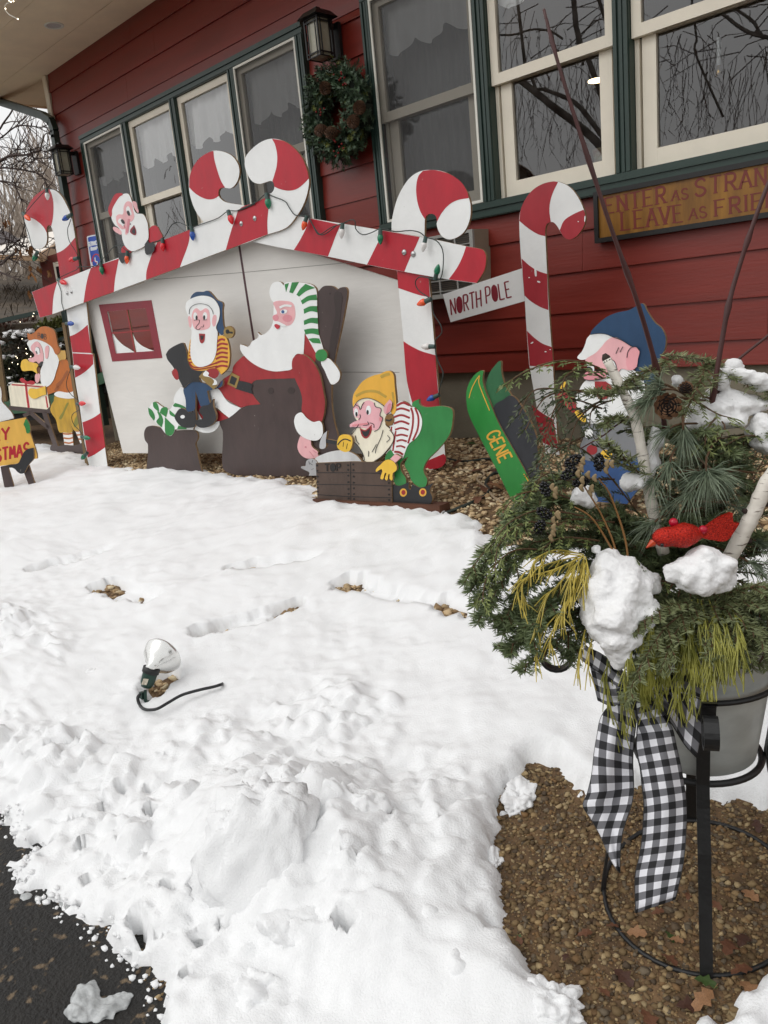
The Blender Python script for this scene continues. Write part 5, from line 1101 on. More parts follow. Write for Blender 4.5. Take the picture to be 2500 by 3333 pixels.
paint('outlines', PK, [rib('K', '318,408 400,398 480,404 560,436 640,465 740,528', 6), rib('K', '697,645 705,590 735,545 790,534 824,570', 7), rib('K', '262,872 320,880 420,868 482,850', 8), rib('K', '582,605 612,540', 6), rib('K', '622,590 655,532', 6), rib('K', '525,655 570,690 595,770', 6), rib('K', '235,1352 300,1312 400,1305', 6), rib('K', '230,1355 255,1430 215,1560 250,1660', 5), K_('285,745 320,740 345,780 310,790')], pk, sk, 3, 0.010)
paint('mouth', PK, [K_('365,890! 480,890! 540,950 520,1040 450,1076 400,1060 370,960')], psr, sk, 1, 0.010)
board('grey_jacket', PK, [K_('230,1352 400,1308 700,1300 900,1400 880,1560 820,1660 300,1705 210,1600 255,1450')], PM('paint_jacket', '#77797c', 1.1, 0.15), sk, off=0.002)
paint('dots', PK, [ell('K', 338, 1592, 55, 52), K_('390,1300 440,1290 500,1310 470,1340 420,1330')], psr, sk, 1, 0.002); paint('white_dot', PK, [ell('K', 300, 1425, 48, 48)], pw, sk, 1, 0.002); paint('yellow_patch', PK, [K_('430,1640 460,1595 540,1622 520,1692')], pby, sk, 1, 0.002)
board('blue_trousers', PK, [K_('240,1680! 800,1650! 860,1900 700,2150! 300,2120! 230,1850')], PM('paint_trouser_blue', '#2c4c7c', 1.1, 0.2), sk, off=-0.002)
board('sleeve', PK, [K_('30,1000 160,1080 155,1210 110,1180 -20,1060')], psr, sk, off=0.012); board('glove', PK, [K_('160,1212 200,1190 282,1290 245,1307'), K_('10,960 60,890 68,905 30,985')], pby, sk, off=0.012)

# ---- barrow elf at the far left
PB = plane_px((168, 1474), (276, 1478))
bo_ = thing('barrow_elf', PB.hit((222, 1476)), 'elf cutout in an orange cap lettered BOB pushing a barrow with a white gift', 'elf cutout')
B_ = lambda t, n=5: OL('B', t, n)
board('trousers', PB, [B_('610,985 700,1000 790,1005 862,980 875,1100 915,1250 916,1340 830,1370 790,1312! 800,1382 700,1388 655,1380 620,1250 560,1150 570,1080 595,1040')], pmu, bo_)
paint('trouser_shade', PB, [B_('815,1300 850,1200 890,1180 880,1260 830,1330'), B_('655,1230 700,1150 740,1060 760,1060 720,1150 680,1240')], PM('paint_olive_shade', '#7d7a2c'), bo_, 1)
board('legs', PB, [B_('695,1380! 800,1380! 815,1535! 715,1525!'), B_('830,1360! 918,1335! 945,1495! 890,1508!')], pw, bo_, off=-0.002)
paint('leg_stripes', PB, [rib('B', t, 17) for t in ('697,1400 750,1405 802,1398', '705,1448 760,1455 808,1445', '712,1497 765,1505 812,1492', '838,1372 880,1368 922,1350', '850,1415 890,1412 930,1398', '868,1460 905,1460 938,1448')], por, bo_, 1, -0.002)
board('shoes', PB, [B_('555,1560 575,1525 640,1540 720,1525 820,1530 942,1500! 952,1602 840,1622 720,1626 600,1612 565,1592')], pbr, bo_, off=0.002)
board('jacket', PB, [B_('640,610! 660,560! 725,570 780,650 830,820 852,912 780,945 700,942 640,932 520,972! 498,930 502,895 540,870 590,810 620,720')], por, bo_, off=0.002)
paint('jacket_folds', PB, [B_('620,860 680,800 740,700 760,720 700,820 640,890'), B_('600,920 640,870 660,890 620,930')], PM('paint_rust', '#8f4c1c'), bo_, 1, 0.002)
board('hem', PB, [B_('600,960 650,932 760,946 852,912! 862,985 780,1012 690,1006 620,986')], pw, bo_, off=0.004)
board('collar', PB, [B_('622,525 665,480! 722,478! 728,572 680,582 655,597')], PM('paint_tan', '#c59b4c'), bo_, off=0.006)
board('beard', PB, [B_('300,400 330,362 400,352 480,368 550,415 600,480 640,550 652,600 620,720 590,810 540,870 500,882 460,850 445,760 450,700 470,640! 440,560! 330,475! 318,440')], pw, bo_, off=0.008)
board('cap', PB, [B_('300,285! 340,300 390,270 440,225 490,212 560,230 600,260 620,320 640,420 667,480 625,525 580,450 520,400 440,365 380,355 318,362')], por, bo_, off=0.010)
BQ = lambda t: [(a, b) for a, b, c in px('B', t)]
word(PB, 'letters', 'BOB', BQ('418,338 515,358 513,300 418,284'), 1.35, pk, bo_, 1, off=0.010, gap=0.2)
board('face', PB, [B_('340,450 375,395 410,380 445,410 470,470 482,560 465,622 430,626 400,600 370,612 322,597 328,562 380,540'), B_('500,450 520,425 541,440 536,520 515,572 500,520'), B_('395,740 440,740 438,800 420,835 395,830')], ppink, bo_, off=0.012)
paint('eye', PB, [B_('388,475 405,440 430,450 441,500 430,526 405,512')], pw, bo_, 1, 0.012)
paint('features', PB, [rib('B', '398,485 412,515', 12), rib('B', '405,440 432,452 442,505', 4), rib('B', '345,500 375,520 372,545 340,565', 4), B_('425,640 468,600 462,645 440,655')], pk, bo_, 2, 0.012)
board('gloves', PB, [B_('230,640 245,590 290,575 320,600 422,635 405,680 418,742! 360,705 300,705 250,705 232,670'), B_('315,930 335,900 400,905 502,873! 506,920 510,967! 450,985 390,1012 350,1006 315,960')], pby, bo_, off=0.016)
board('forearm', PB, [B_('405,655 442,690 438,745 408,740')], PM('paint_cocoa', '#6b3f22'), bo_, off=0.010)
gf = board('gift_box', PB, [B_('92,875! 150,838! 470,848! 512,872! 552,1102! 520,1132! 120,1092!')], pcr, bo_, off=0.004)
paint('red_ribbon', PB, [rib('B', '285,835 296,950 318,1112', 24), rib('B', '130,858 300,868 490,886', 15), rib('B', '508,985 528,1112', 15), B_('220,800 250,782 300,822 340,812 387,830 370,857 310,852 240,832')], pr, gf, 1, 0.004)
board('barrow', PB, [rib('B', '98,1110 320,1135 556,1150', 52, 1), rib('B', '488,1160 540,1330 622,1555', 48, 1), rib('B', '328,1160 440,1260 545,1345', 42, 1), rib('B', '258,1202 335,1165', 36, 1)], pbr, bo_, off=0.0)

# ---- Merry Christmas signboard on a bench, left edge
PX = plane_px((22, 1606), (112, 1590))
mc = thing('christmas_signboard', PX.hit((22, 1606)), 'yellow MERRY CHRISTMAS board held by a white figure on a brown bench, left edge', 'sign cutout')
L_ = lambda t, n=5: OL('L', t, n)
board('white_figure', PX, [OL('B', '-120,760! 0,880 18,960 20,1040 70,1100 130,1170 155,1230! -20,1275! -120,1275!')], pw, mc, off=-0.01)
yb = board('yellow_board', PX, [L_('-700,655! 0,520 465,435! 540,700 660,1080 670,1175! 600,1187 310,1265 0,1310 -700,1440!')], PM('paint_board_yellow', '#d8a94e', 1.12, 0.1), mc, off=0.006)
LQ = lambda t: [(a, b) for a, b, c in px('L', t)]
word(PX, 'letters', 'MERRY', LQ('-650,970 172,828 166,608 -655,742'), 7.0, pr, yb, 1, off=0.006, gap=0.25)
word(PX, 'letters', 'CHRISTMAS', LQ('-520,1330 532,1110 526,888 -525,1110'), 7.0, pr, yb, 1, off=0.006, gap=0.22)
board('bench_leg', PX, [L_('8,1320! 132,1296! 240,1650! 242,1698! 80,1692! 40,1500')], pbr, mc, off=-0.006); board('bench_leg', PX, [L_('432,1432! 520,1296! 612,1590! 606,1638! 515,1646!')], pbr, mc, off=-0.006)
board('leg_foot', PX, [L_('92,1690! 242,1675! 252,1800! 110,1830!')], pk, mc, off=-0.03); board('leg_foot', PX, [L_('545,1640! 615,1588! 700,1745! 590,1780!')], pk, mc, off=-0.03)
board('black_boot', PX, [L_('602,983! 610,1100 600,1187 520,1280 460,1390 430,1437 370,1447 310,1412 270,1367 220,1340 160,1340 108,1322! 150,1290 320,1262 380,1160 430,1060 500,1005')], pk, mc, off=0.022)
board('green_mitten', PX, [L_('465,465 500,500 535,580 541,680 510,722 480,717 460,640 445,600 425,560 445,510')], pgr, mc, off=0.022)
paint('knuckles', PX, [rib('L', t, 5) for t in ('430,570 470,560 510,520', '448,610 490,595 530,570', '462,650 500,640 538,620', '475,690 505,680 538,665')], pdg, mc, 1, 0.022)
# ================================================================== the planter on its iron stand
PLC = np.array([-0.691, 1.537])
def cyl(ang, r, z): a = math.radians(ang); return np.array([PLC[0]+r*math.cos(a), PLC[1]+r*math.sin(a), z])
def gz(p): return float(zg(p[0], p[1]))
m_iron = mat('black_iron', (0.085, 0.087, 0.09), rough=0.5, vary=0.25, vscale=25, bump=0.15, bscale=80)
m_zinc = mat('galvanised_steel', (0.76, 0.78, 0.77), rough=0.42, vary=0.22, vscale=7, metal=0.25, bump=0.06, bscale=30, stretch=(1, 1, 2))
stand = thing('plant_stand', (PLC[0], PLC[1], 0.13), 'black wrought iron plant stand with scrolled legs holding the bucket', 'plant stand')
for nm, r, z, tr in (('hoop', 0.128, 0.515, 0.0075), ('hoop', 0.160, 0.712, 0.006)):
    mb = MB(); mb.tube([cyl(t, r, z) for t in np.linspace(0, 360, 49)], tr, 8, cap=False); mb.build(nm, m_iron, stand, smooth=True)
mb = MB(); P = [cyl(t, 0.209, 0) for t in np.linspace(0, 360, 49)]; mb.tube([(p[0], p[1], gz(p)+0.004) for p in P], 0.0052, 8, cap=False); mb.build('ground_ring', m_iron, stand, smooth=True)
for ang in (-61.6, 28.4, 118.4, 208.4):
    foot_ = cyl(ang, 0.215, 0); zf = gz(foot_)-0.01
    prof = [(0.215, zf), (0.200, zf+0.10), (0.170, 0.38), (0.145, 0.47), (0.137, 0.52), (0.148, 0.60), (0.163, 0.655), (0.200, 0.700), (0.245, 0.745), (0.275, 0.772)]
    for k in range(24):
        t = math.radians(100+k*18.5); rr = 0.046*(1-k/24*0.62); prof.append((0.298+rr*math.cos(t), 0.732+rr*math.sin(t)))
    a = math.radians(ang); tg = np.array([-math.sin(a), math.cos(a), 0]); V = []; F = []
    for i, (r, z) in enumerate(prof):
        p = cyl(ang, r, z); q0 = prof[max(0, i-1)]; q1 = prof[min(len(prof)-1, i+1)]; d = np.array([q1[0]-q0[0], q1[1]-q0[1]]); d /= np.hypot(*d)+1e-9
        nrm = np.array([math.cos(a)*-d[1], math.sin(a)*-d[1], d[0]])*0.003
        w2 = tg*0.0128
        V += [p-w2-nrm, p+w2-nrm, p+w2+nrm, p-w2+nrm]
    for i in range(len(prof)-1):
        for k in range(4): F.append((4*i+k, 4*i+(k+1) % 4, 4*i+4+(k+1) % 4, 4*i+4+k))
    F.append((0,1,2,3)); F.append(tuple(4*(len(prof)-1)+k for k in (3,2,1,0)))
    mesh('leg', V, F, m_iron, stand)
pot = thing('winter_planter', (PLC[0], PLC[1], 0.52), 'galvanised bucket crammed with mixed evergreen boughs on the black stand', 'planter')
mb = MB(); mb.lathe([(0.001, 0.0), (0.112, 0.0), (0.118, 0.004), (0.150, 0.235), (0.156, 0.285), (0.161, 0.288), (0.160, 0.294), (0.152, 0.292), (0.146, 0.25)], (PLC[0], PLC[1], 0.522), n=48); mb.build('bucket', m_zinc, pot, smooth=True)
mb = MB(); mb.lathe([(0.001, 0.262), (0.08, 0.27), (0.147, 0.25)], (PLC[0], PLC[1], 0.522), n=24); mb.build('potting_soil', mat('dark_soil', (0.12, 0.10, 0.08), rough=0.95), pot)

m_f1 = mat('fir_needles', (0.50, 0.55, 0.38), rough=0.5, vary=0.4, vscale=30, col2=(0.33, 0.39, 0.26))
m_f2 = mat('spruce_needles', (0.55, 0.58, 0.41), rough=0.5, vary=0.35, vscale=30, col2=(0.38, 0.41, 0.27))
m_p = mat('pine_needles', (0.53, 0.58, 0.48), rough=0.45, vary=0.4, vscale=30, col2=(0.33, 0.39, 0.31))
m_c = mat('cedar_dark', (0.33, 0.37, 0.23), rough=0.55, vary=0.4, vscale=30, col2=(0.18, 0.215, 0.14))
m_c2 = mat('cedar_bright', (0.50, 0.55, 0.34), rough=0.55, vary=0.3, vscale=30, col2=(0.33, 0.38, 0.20))
m_g = mat('thread_gold', (0.84, 0.76, 0.36), rough=0.5, vary=0.3, vscale=30, col2=(0.58, 0.53, 0.22))
m_g2 = mat('thread_olive', (0.66, 0.65, 0.30), rough=0.5, vary=0.35, vscale=30, col2=(0.42, 0.43, 0.17))
m_tw = mat('twig_bark', (0.36, 0.26, 0.17), rough=0.7, vary=0.3, vscale=30)
rb = random.Random(31)
def path3(pts, n):
    """pixel points with depth -> n smooth points"""
    P = [np.array(at_depth((x, y), d)) for x, y, d in pts]; return smooth3(P, n)
def smooth3(P, n):
    P = [np.array(p, float) for p in P]; out = []
    for k in range(n):
        t = k/(n-1)*(len(P)-1); i = min(int(t), len(P)-2); f = t-i
        p0 = P[max(0, i-1)]; p1 = P[i]; p2 = P[i+1]; p3 = P[min(len(P)-1, i+2)]
        out.append(0.5*((2*p1)+(-p0+p2)*f+(2*p0-5*p1+4*p2-p3)*f*f+(-p0+3*p1-3*p2+p3)*f**3))
    return out
def leaf(mb, o, v, L, wd, mi=0, curve=None):
    """one narrow needle: a folded blade"""
    v = v/(np.linalg.norm(v)+1e-9); s_ = np.cross(v, [rb.uniform(-1, 1), rb.uniform(-1, 1), rb.uniform(-1, 1)]); s_ = s_/(np.linalg.norm(s_)+1e-9)*wd/2
    if curve is None:
        mb.add([o-s_*0.6, o+s_*0.6, o+v*L*0.6+s_, o+v*L, o+v*L*0.6-s_], [(0,1,2,3,4)], mi)
    else:
        a = o+v*L*0.5; b = o+v*L+np.array(curve)*L
        mb.add([o-s_, o+s_, a+s_+np.array(curve)*L*0.25, a-s_+np.array(curve)*L*0.25, b], [(0,1,2,3), (3,2,4)], mi)
def ends(P, i):
    d = P[min(i+1, len(P)-1)]-P[max(i-1, 0)]; return d/(np.linalg.norm(d)+1e-9)
def fir(mb, P, L=0.0135, wd=0.0018, per=9, side=True):
    step = 0
    for i in range(len(P)):
        d = ends(P, i); up = np.array([0, 0, 1.0])-d*d[2]; up /= np.linalg.norm(up)+1e-9; sd_ = np.cross(d, up)
        for k in range(per):
            th = rb.gauss(0, 0.65)+(0 if rb.random() < 0.5 else math.pi); e = sd_*math.cos(th)+up*math.sin(th)*0.8
            leaf(mb, P[i]+d*rb.uniform(-0.003, 0.003), e*0.85+d*rb.uniform(0.35, 0.7), L*rb.uniform(0.75, 1.1), wd)
    mb.tube(P, list(np.linspace(0.0022, 0.0009, len(P))), 5, mi=1)
def fir_bough(mb, P, L=0.020, wd=0.0022, sub=0.095, per=8):
    """main stem plus side shoots"""
    fir(mb, P, L, wd, per)
    n = len(P)
    for i in range(3, n-3, max(3, n//7)):
        for s_ in (-1, 1):
            d = ends(P, i); up = np.array([0, 0, 1.0])-d*d[2]; up /= np.linalg.norm(up)+1e-9; sd_ = np.cross(d, up)*s_
            l = sub*(1-0.6*i/n)*rb.uniform(0.7, 1.1); m = max(5, int(l/0.006)); v = d*0.7+sd_*0.7+up*rb.uniform(-0.2, 0.15)
            fir(mb, [P[i]+v*l*k/m+np.array([0, 0, -0.25])*(l*k/m)**2/0.1 for k in range(m)], L*0.9, wd, per)
def cedar(mb, P, L=0.055, wd=0.0034, droop=0.3):
    n = len(P)
    for i in range(1, n):
        d = ends(P, i); up = np.array([0, 0, 1.0])-d*d[2]; up = up/(np.linalg.norm(up)+1e-9); sd_ = np.cross(d, up)*(1 if i % 2 else -1)
        l = L*(1-0.65*i/n)*rb.uniform(0.75, 1.15); v = d*0.75+sd_*0.75+np.array([rb.uniform(-.15,.15), rb.uniform(-.15,.15), rb.uniform(-.2,.1)]); m = max(3, int(l/0.009))
        Q = [P[i]+v*l*k/m+np.array([0, 0, -droop])*l*(k/m)**2 for k in range(m+1)]
        for k in range(m):
            dd = Q[k+1]-Q[k]; leaf(mb, Q[k], dd, np.linalg.norm(dd)*1.25, wd*0.9)
            for s2 in (-1, 1): leaf(mb, Q[k+1] if k < m-1 else Q[k], dd/np.linalg.norm(dd)*0.75+s2*np.cross(dd/np.linalg.norm(dd), up)*0.6, 0.013*(1-0.4*k/m)*rb.uniform(0.7, 1.2), wd*0.85)
    mb.tube(P, list(np.linspace(0.0020, 0.0009, n)), 5, mi=1)
def tuft(mb, o, d, n=34, L=0.064, wd=0.0015, spread=0.9):
    n = int(n*1.5)
    d = np.array(d, float); d /= np.linalg.norm(d)
    for k in range(n):
        v = d+np.array([rb.gauss(0, 1), rb.gauss(0, 1), rb.gauss(0, 1)])*spread*0.55; v /= np.linalg.norm(v)
        leaf(mb, o+d*rb.uniform(-0.012, 0.012), v, L*rb.uniform(0.7, 1.1), wd, curve=(rb.uniform(-.12, .12), 0, -0.42*rb.uniform(0.3, 1.4)))
def threads(mb, P, twig=0.030, wd=0.0024, n_side=3):
    n = len(P)
    for i in range(n-1): leaf(mb, P[i], P[i+1]-P[i], np.linalg.norm(P[i+1]-P[i])*1.3, wd)
    mb.tube(P, list(np.linspace(0.0014, 0.0009, n)), 5)
    for i in range(1, n-1):
        for s_ in range(n_side):
            if rb.random() < 0.6:
                d = ends(P, i); v = d*0.9+np.array([rb.uniform(-1, 1), rb.uniform(-1, 1), rb.uniform(-0.9, 0.2)])*0.45; l = twig*rb.uniform(0.5, 1.2)
                Q = [P[i]+v*l*t+np.array([0, 0, -0.4])*l*t*t for t in (0, 0.5, 1)]
                mb.tube(Q, [0.0012, 0.0011, 0.0007], 4)
def bough(kind, pts, m, label=None, **kw):
    lens = sum(np.linalg.norm(np.array(at_depth(a[:2], a[2]))-np.array(at_depth(b[:2], b[2]))) for a, b in zip(pts[:-1], pts[1:]))
    n = max(6, int(lens/{'fir_bough': 0.0048, 'cedar_spray': 0.012, 'thread_spray': 0.012}[kind])); P = path3(pts, n); mb = MB()
    {'fir_bough': fir_bough, 'cedar_spray': cedar, 'thread_spray': threads}[kind](mb, P, **kw)
    o = mb.build(kind, [m, m_tw], pot)
    if label: o['label'] = label
FB = [[(2150,1850,1.66),(1950,1700,1.62),(1750,1690,1.56),(1610,1790,1.52),(1545,1900,1.50)], [(2150,1870,1.66),(1900,1770,1.60),(1720,1790,1.55),(1630,1900,1.52),(1580,1995,1.50)], [(2100,1900,1.62),(1850,1840,1.57),(1710,1900,1.54),(1640,2030,1.51)],
      [(2020,1950,1.62),(1850,1950,1.57),(1720,1990,1.54),(1615,2045,1.51)], [(1990,1980,1.6),(1860,2000,1.57),(1740,2050,1.54),(1645,2115,1.52)], [(1960,2010,1.6),(1850,2060,1.56),(1760,2130,1.53),(1690,2180,1.51)], [(1990,1980,1.58),(1900,2050,1.56),(1865,2110,1.55),(1850,2135,1.55)],
      [(2080,1830,1.7),(1860,1640,1.66),(1740,1640,1.62),(1650,1720,1.58)], [(2050,1880,1.6),(1880,1900,1.55),(1760,1960,1.52),(1700,2080,1.5)], [(2100,1780,1.72),(1960,1600,1.72),(1840,1560,1.7),(1720,1600,1.66)]]
for q_, p in enumerate(FB):
    bough('fir_bough', p, m_f1, sub=0.06)
    for k in range(0 if q_ in (5, 6) else 2): jx, jy = rb.uniform(-45, 45), rb.uniform(-40, 50); bough('fir_bough', [(x+jx*i/len(p), y+jy*i/len(p), d+rb.uniform(-.03, .05)) for i, (x, y, d) in enumerate(p)], m_f1, sub=0.055)
m_c3 = mat('cedar_green', (0.54, 0.58, 0.34), rough=0.55, vary=0.35, vscale=30, col2=(0.30, 0.34, 0.18))
for p in ([(1900,1640,1.58),(1780,1600,1.54),(1690,1610,1.51),(1640,1660,1.49)], [(1900,1680,1.56),(1760,1660,1.52),(1660,1700,1.49),(1610,1760,1.48)], [(1880,1720,1.55),(1720,1700,1.51),(1630,1760,1.48),(1610,1860,1.47)], [(1950,1760,1.56),(1830,1750,1.52),(1760,1790,1.5)], [(2000,1700,1.6),(1880,1690,1.56),(1800,1710,1.53)], [(1830,1800,1.54),(1680,1790,1.5),(1590,1870,1.48),(1570,1960,1.47)], [(1900,1600,1.6),(1800,1540,1.57),(1740,1570,1.54)], [(2320,1340,1.6),(2360,1390,1.56),(2330,1440,1.53)], [(2330,1360,1.58),(2300,1400,1.55),(2295,1450,1.53)], [(2260,1300,1.6),(2330,1345,1.57),(2380,1360,1.55)], [(2480,1420,1.6),(2420,1420,1.56),(2360,1450,1.54)], [(2200,1900,1.56),(2120,1880,1.53),(2080,1830,1.52)]):
    bough('cedar_spray', p, m_c3)
for p in ([(2230,1990,1.56),(2140,2060,1.52),(2070,2170,1.50),(2030,2270,1.49)], [(2220,1960,1.56),(2130,1960,1.53),(2060,2000,1.51)], [(2340,1900,1.58),(2430,1980,1.54),(2500,2090,1.52)], [(2400,1890,1.58),(2510,1950,1.54),(2600,2060,1.52)], [(2290,1940,1.57),(2370,2000,1.53),(2440,2060,1.5)], [(2180,1170,1.62),(2090,1220,1.57),(2010,1265,1.53)], [(2150,1155,1.62),(2280,1170,1.62),(2330,1190,1.60),(2400,1235,1.58)], [(2400,1210,1.62),(2460,1240,1.6),(2530,1290,1.58)],
          [(2300,1190,1.6),(2270,1260,1.57),(2225,1350,1.54)], [(2290,1280,1.64),(2400,1290,1.62),(2510,1310,1.6)], [(2100,1560,1.55),(2030,1490,1.5),(1970,1440,1.48)], [(2120,1440,1.6),(2020,1360,1.56),(1960,1390,1.54)], [(2080,1250,1.6),(1990,1275,1.55),(1925,1275,1.52)]):
    bough('fir_bough', p, m_f2, per=6, sub=0.05)
bough('cedar_spray', [(2010,1240,1.6),(1920,1185,1.55),(1810,1175,1.51),(1700,1215,1.48),(1650,1250,1.47)], m_c2, 'pale yellow green cedar spray')
bough('cedar_spray', [(1960,1230,1.6),(1900,1200,1.56),(1840,1225,1.53),(1830,1290,1.52)], m_c2)
for p in ([(1990,1290,1.6),(1870,1280,1.56),(1800,1370,1.53),(1760,1500,1.51)], [(1960,1300,1.6),(1880,1370,1.57),(1840,1500,1.55)], [(1900,1270,1.58),(1780,1290,1.54),(1710,1400,1.51)], [(1850,1270,1.56),(1740,1270,1.52),(1690,1350,1.5)], [(2000,1300,1.62),(1930,1330,1.58),(1920,1390,1.56)], [(1900,1420,1.6),(1800,1480,1.56),(1740,1600,1.53)], [(2000,1560,1.64),(1880,1560,1.6),(1760,1570,1.56),(1690,1640,1.53)], [(1960,1330,1.58),(1830,1300,1.55),(1775,1420,1.53)],
          [(2100,1700,1.7),(1920,1480,1.7),(1800,1450,1.66),(1740,1530,1.62)], [(2050,1530,1.6),(1980,1480,1.58),(1930,1420,1.56)]):
    bough('cedar_spray', p, m_c)
for k in range(46):                                     # the dark heart of the arrangement
    cx = rb.uniform(2130, 2520); cy = rb.uniform(1400, 1560) if k < 24 else rb.uniform(1560, 1850)
    if 2350 < cx < 2460 and 1530 < cy < 1680: continue
    a = rb.uniform(-1.2, 1.2); l = rb.uniform(90, 190)
    bough('cedar_spray' if k % 3 else 'fir_bough', [(2268+(cx-2268)*0.3, 1950-(1950-cy)*0.4, 1.72), (cx, cy, 1.66+rb.uniform(-.06, .1)), (cx+l*math.sin(a), cy-l*0.3*math.cos(a)+rb.uniform(0, 60), 1.6+rb.uniform(-.08, .1))], m_c if k % 3 else m_f1)
for k in range(24):                                     # low skirt on the left and behind
    cx = rb.uniform(1700, 2150); cy = rb.uniform(1600, 1900); bough('fir_bough', [(2220, 1900, 1.72), ((cx+2220)/2, (cy+1850)/2-20, 1.7), (cx, cy+rb.uniform(0, 60), 1.64+rb.uniform(-.04, .1))], m_f1, per=6)
for k in range(15):                                     # boughs spilling over the front rim
    x = 2020+k*42+rb.uniform(-12, 12); yb_ = 2120+rb.uniform(-50, 70)
    bough('fir_bough', [(2268+(x-2268)*0.45, 1930, 1.60), (2268+(x-2268)*0.8, 1975, 1.535), (x+(x-2268)*0.1, yb_, 1.495)], m_f2 if k % 3 else m_f1, per=7, sub=0.06)
for k in range(10): bough('cedar_spray', [(2160+k*30, 1900, 1.62), (2120+k*42, 1960, 1.54), (2080+k*52, 2080+rb.uniform(-20, 60), 1.50)], m_c)
for p in ([(2270,1965,1.52),(2170,2040,1.475),(2090,2160,1.455),(2035,2290,1.45)], [(2280,1970,1.52),(2200,2060,1.47),(2150,2190,1.455)], [(2300,1970,1.52),(2400,2000,1.475),(2480,2080,1.455),(2530,2170,1.45)], [(2330,1960,1.52),(2450,1960,1.475),(2560,2030,1.45)], [(2310,1980,1.52),(2380,2050,1.475),(2430,2150,1.455)], [(2290,1980,1.52),(2310,2060,1.475),(2330,2140,1.46)], [(2250,1960,1.52),(2140,1990,1.475),(2060,2060,1.455)], [(2340,1940,1.52),(2480,1910,1.475),(2600,1960,1.45)]):
    bough('fir_bough', p, m_f2, L=0.017, wd=0.0021, per=9, sub=0.05)
# pine tufts
for x, y, dx, dy, d, n in ((2150,1270,-1,0.05,1.53,60),(2120,1300,-1,0.25,1.52,50),(2160,1250,-0.8,-0.35,1.54,40),(2180,1395,-0.7,0.3,1.54,30),(2225,1400,0.0,1,1.53,46),(2235,1410,0.3,1,1.54,30),(2300,1535,0,0.9,1.50,70),(2290,1535,-1,0.2,1.52,46),(2310,1535,1,0.1,1.52,46),(2180,1510,-0.3,0.9,1.52,40),(2330,1540,0.7,0.6,1.52,40),(2250,1600,-0.6,0.6,1.52,36),(2400,1650,0.5,0.2,1.56,36),(2130,1560,-0.7,0.4,1.53,30),(2460,1760,0.9,0.3,1.56,40),(2440,1830,0.8,0.4,1.55,40),(2200,1640,-0.8,0.2,1.56,34),(2130,1700,-0.8,0.5,1.55,34)):
    o = np.array(at_depth((x, y), d)); v = np.array(at_depth((x+dx*100, y+dy*100), d-0.02))-o
    mb = MB(); tuft(mb, o, v, n); b_ = o-v/np.linalg.norm(v)*0.10+np.array([0, 0.05, -0.03]); mb.tube(smooth3([b_, o-v/np.linalg.norm(v)*0.03, o], 5), 0.0022, 5, mi=1); mb.build('pine_tuft', [m_p, m_tw], pot)
# golden threads at the left, olive ones over the front of the bucket
for p in ([(1900,1805,1.53),(1810,1790,1.5),(1745,1820,1.48),(1725,1870,1.47)], [(1900,1808,1.53),(1800,1830,1.5),(1700,1870,1.48),(1685,1945,1.47),(1712,1962,1.47)], [(1880,1812,1.53),(1830,1890,1.5),(1775,1950,1.48),(1745,2060,1.47)], [(1900,1815,1.52),(1880,1900,1.5),(1850,1960,1.48),(1765,2060,1.47),(1742,2180,1.47)], [(1895,1810,1.52),(1870,1850,1.5),(1850,1930,1.48),(1855,2010,1.48)], [(1900,1810,1.52),(1900,1870,1.49),(1895,1930,1.48)], [(1905,1812,1.52),(1915,1860,1.49),(1905,1900,1.48)],
          [(1890,1808,1.52),(1780,1800,1.5),(1760,1840,1.48),(1748,1850,1.47)], [(1895,1810,1.51),(1860,1870,1.49),(1830,1990,1.47),(1835,2010,1.47)], [(1885,1850,1.5),(1850,1950,1.48),(1800,2050,1.47),(1790,2100,1.47)], [(1890,1815,1.51),(1800,1855,1.49),(1715,1880,1.47),(1700,1920,1.47),(1708,1950,1.47)], [(1905,2050,1.5),(1890,2120,1.48),(1880,2200,1.47)], [(1930,2060,1.5),(1915,2150,1.48),(1920,2200,1.48)]):
    bough('thread_spray', p, m_g)
for k in range(62):
    x = rb.uniform(2050, 2420); y0 = 2010+rb.uniform(-30, 60); ln = rb.uniform(120, 290)*(1.0 if x < 2300 else 0.75); dx = (x-2230)*0.18+rb.uniform(-30, 30); d = 1.52-0.0002*abs(x-2200)
    bough('thread_spray', [(x-dx*0.6, y0-30, d+0.03), (x, y0+ln*0.25, d-0.02), (x+dx*0.4, y0+ln*0.65, d-0.035), (x+dx*0.5+rb.uniform(-15, 15), y0+ln, d-0.035)], m_g2)
for p in ([(1980,2120,1.52),(1975,2220,1.5),(1990,2330,1.49),(2010,2390,1.49)], [(2000,2150,1.52),(2020,2250,1.5),(2030,2390,1.49)], [(1990,2140,1.52),(1965,2200,1.5),(1970,2260,1.49)], [(2040,2200,1.52),(2050,2290,1.5),(2055,2380,1.49)]): bough('thread_spray', p, m_g2)

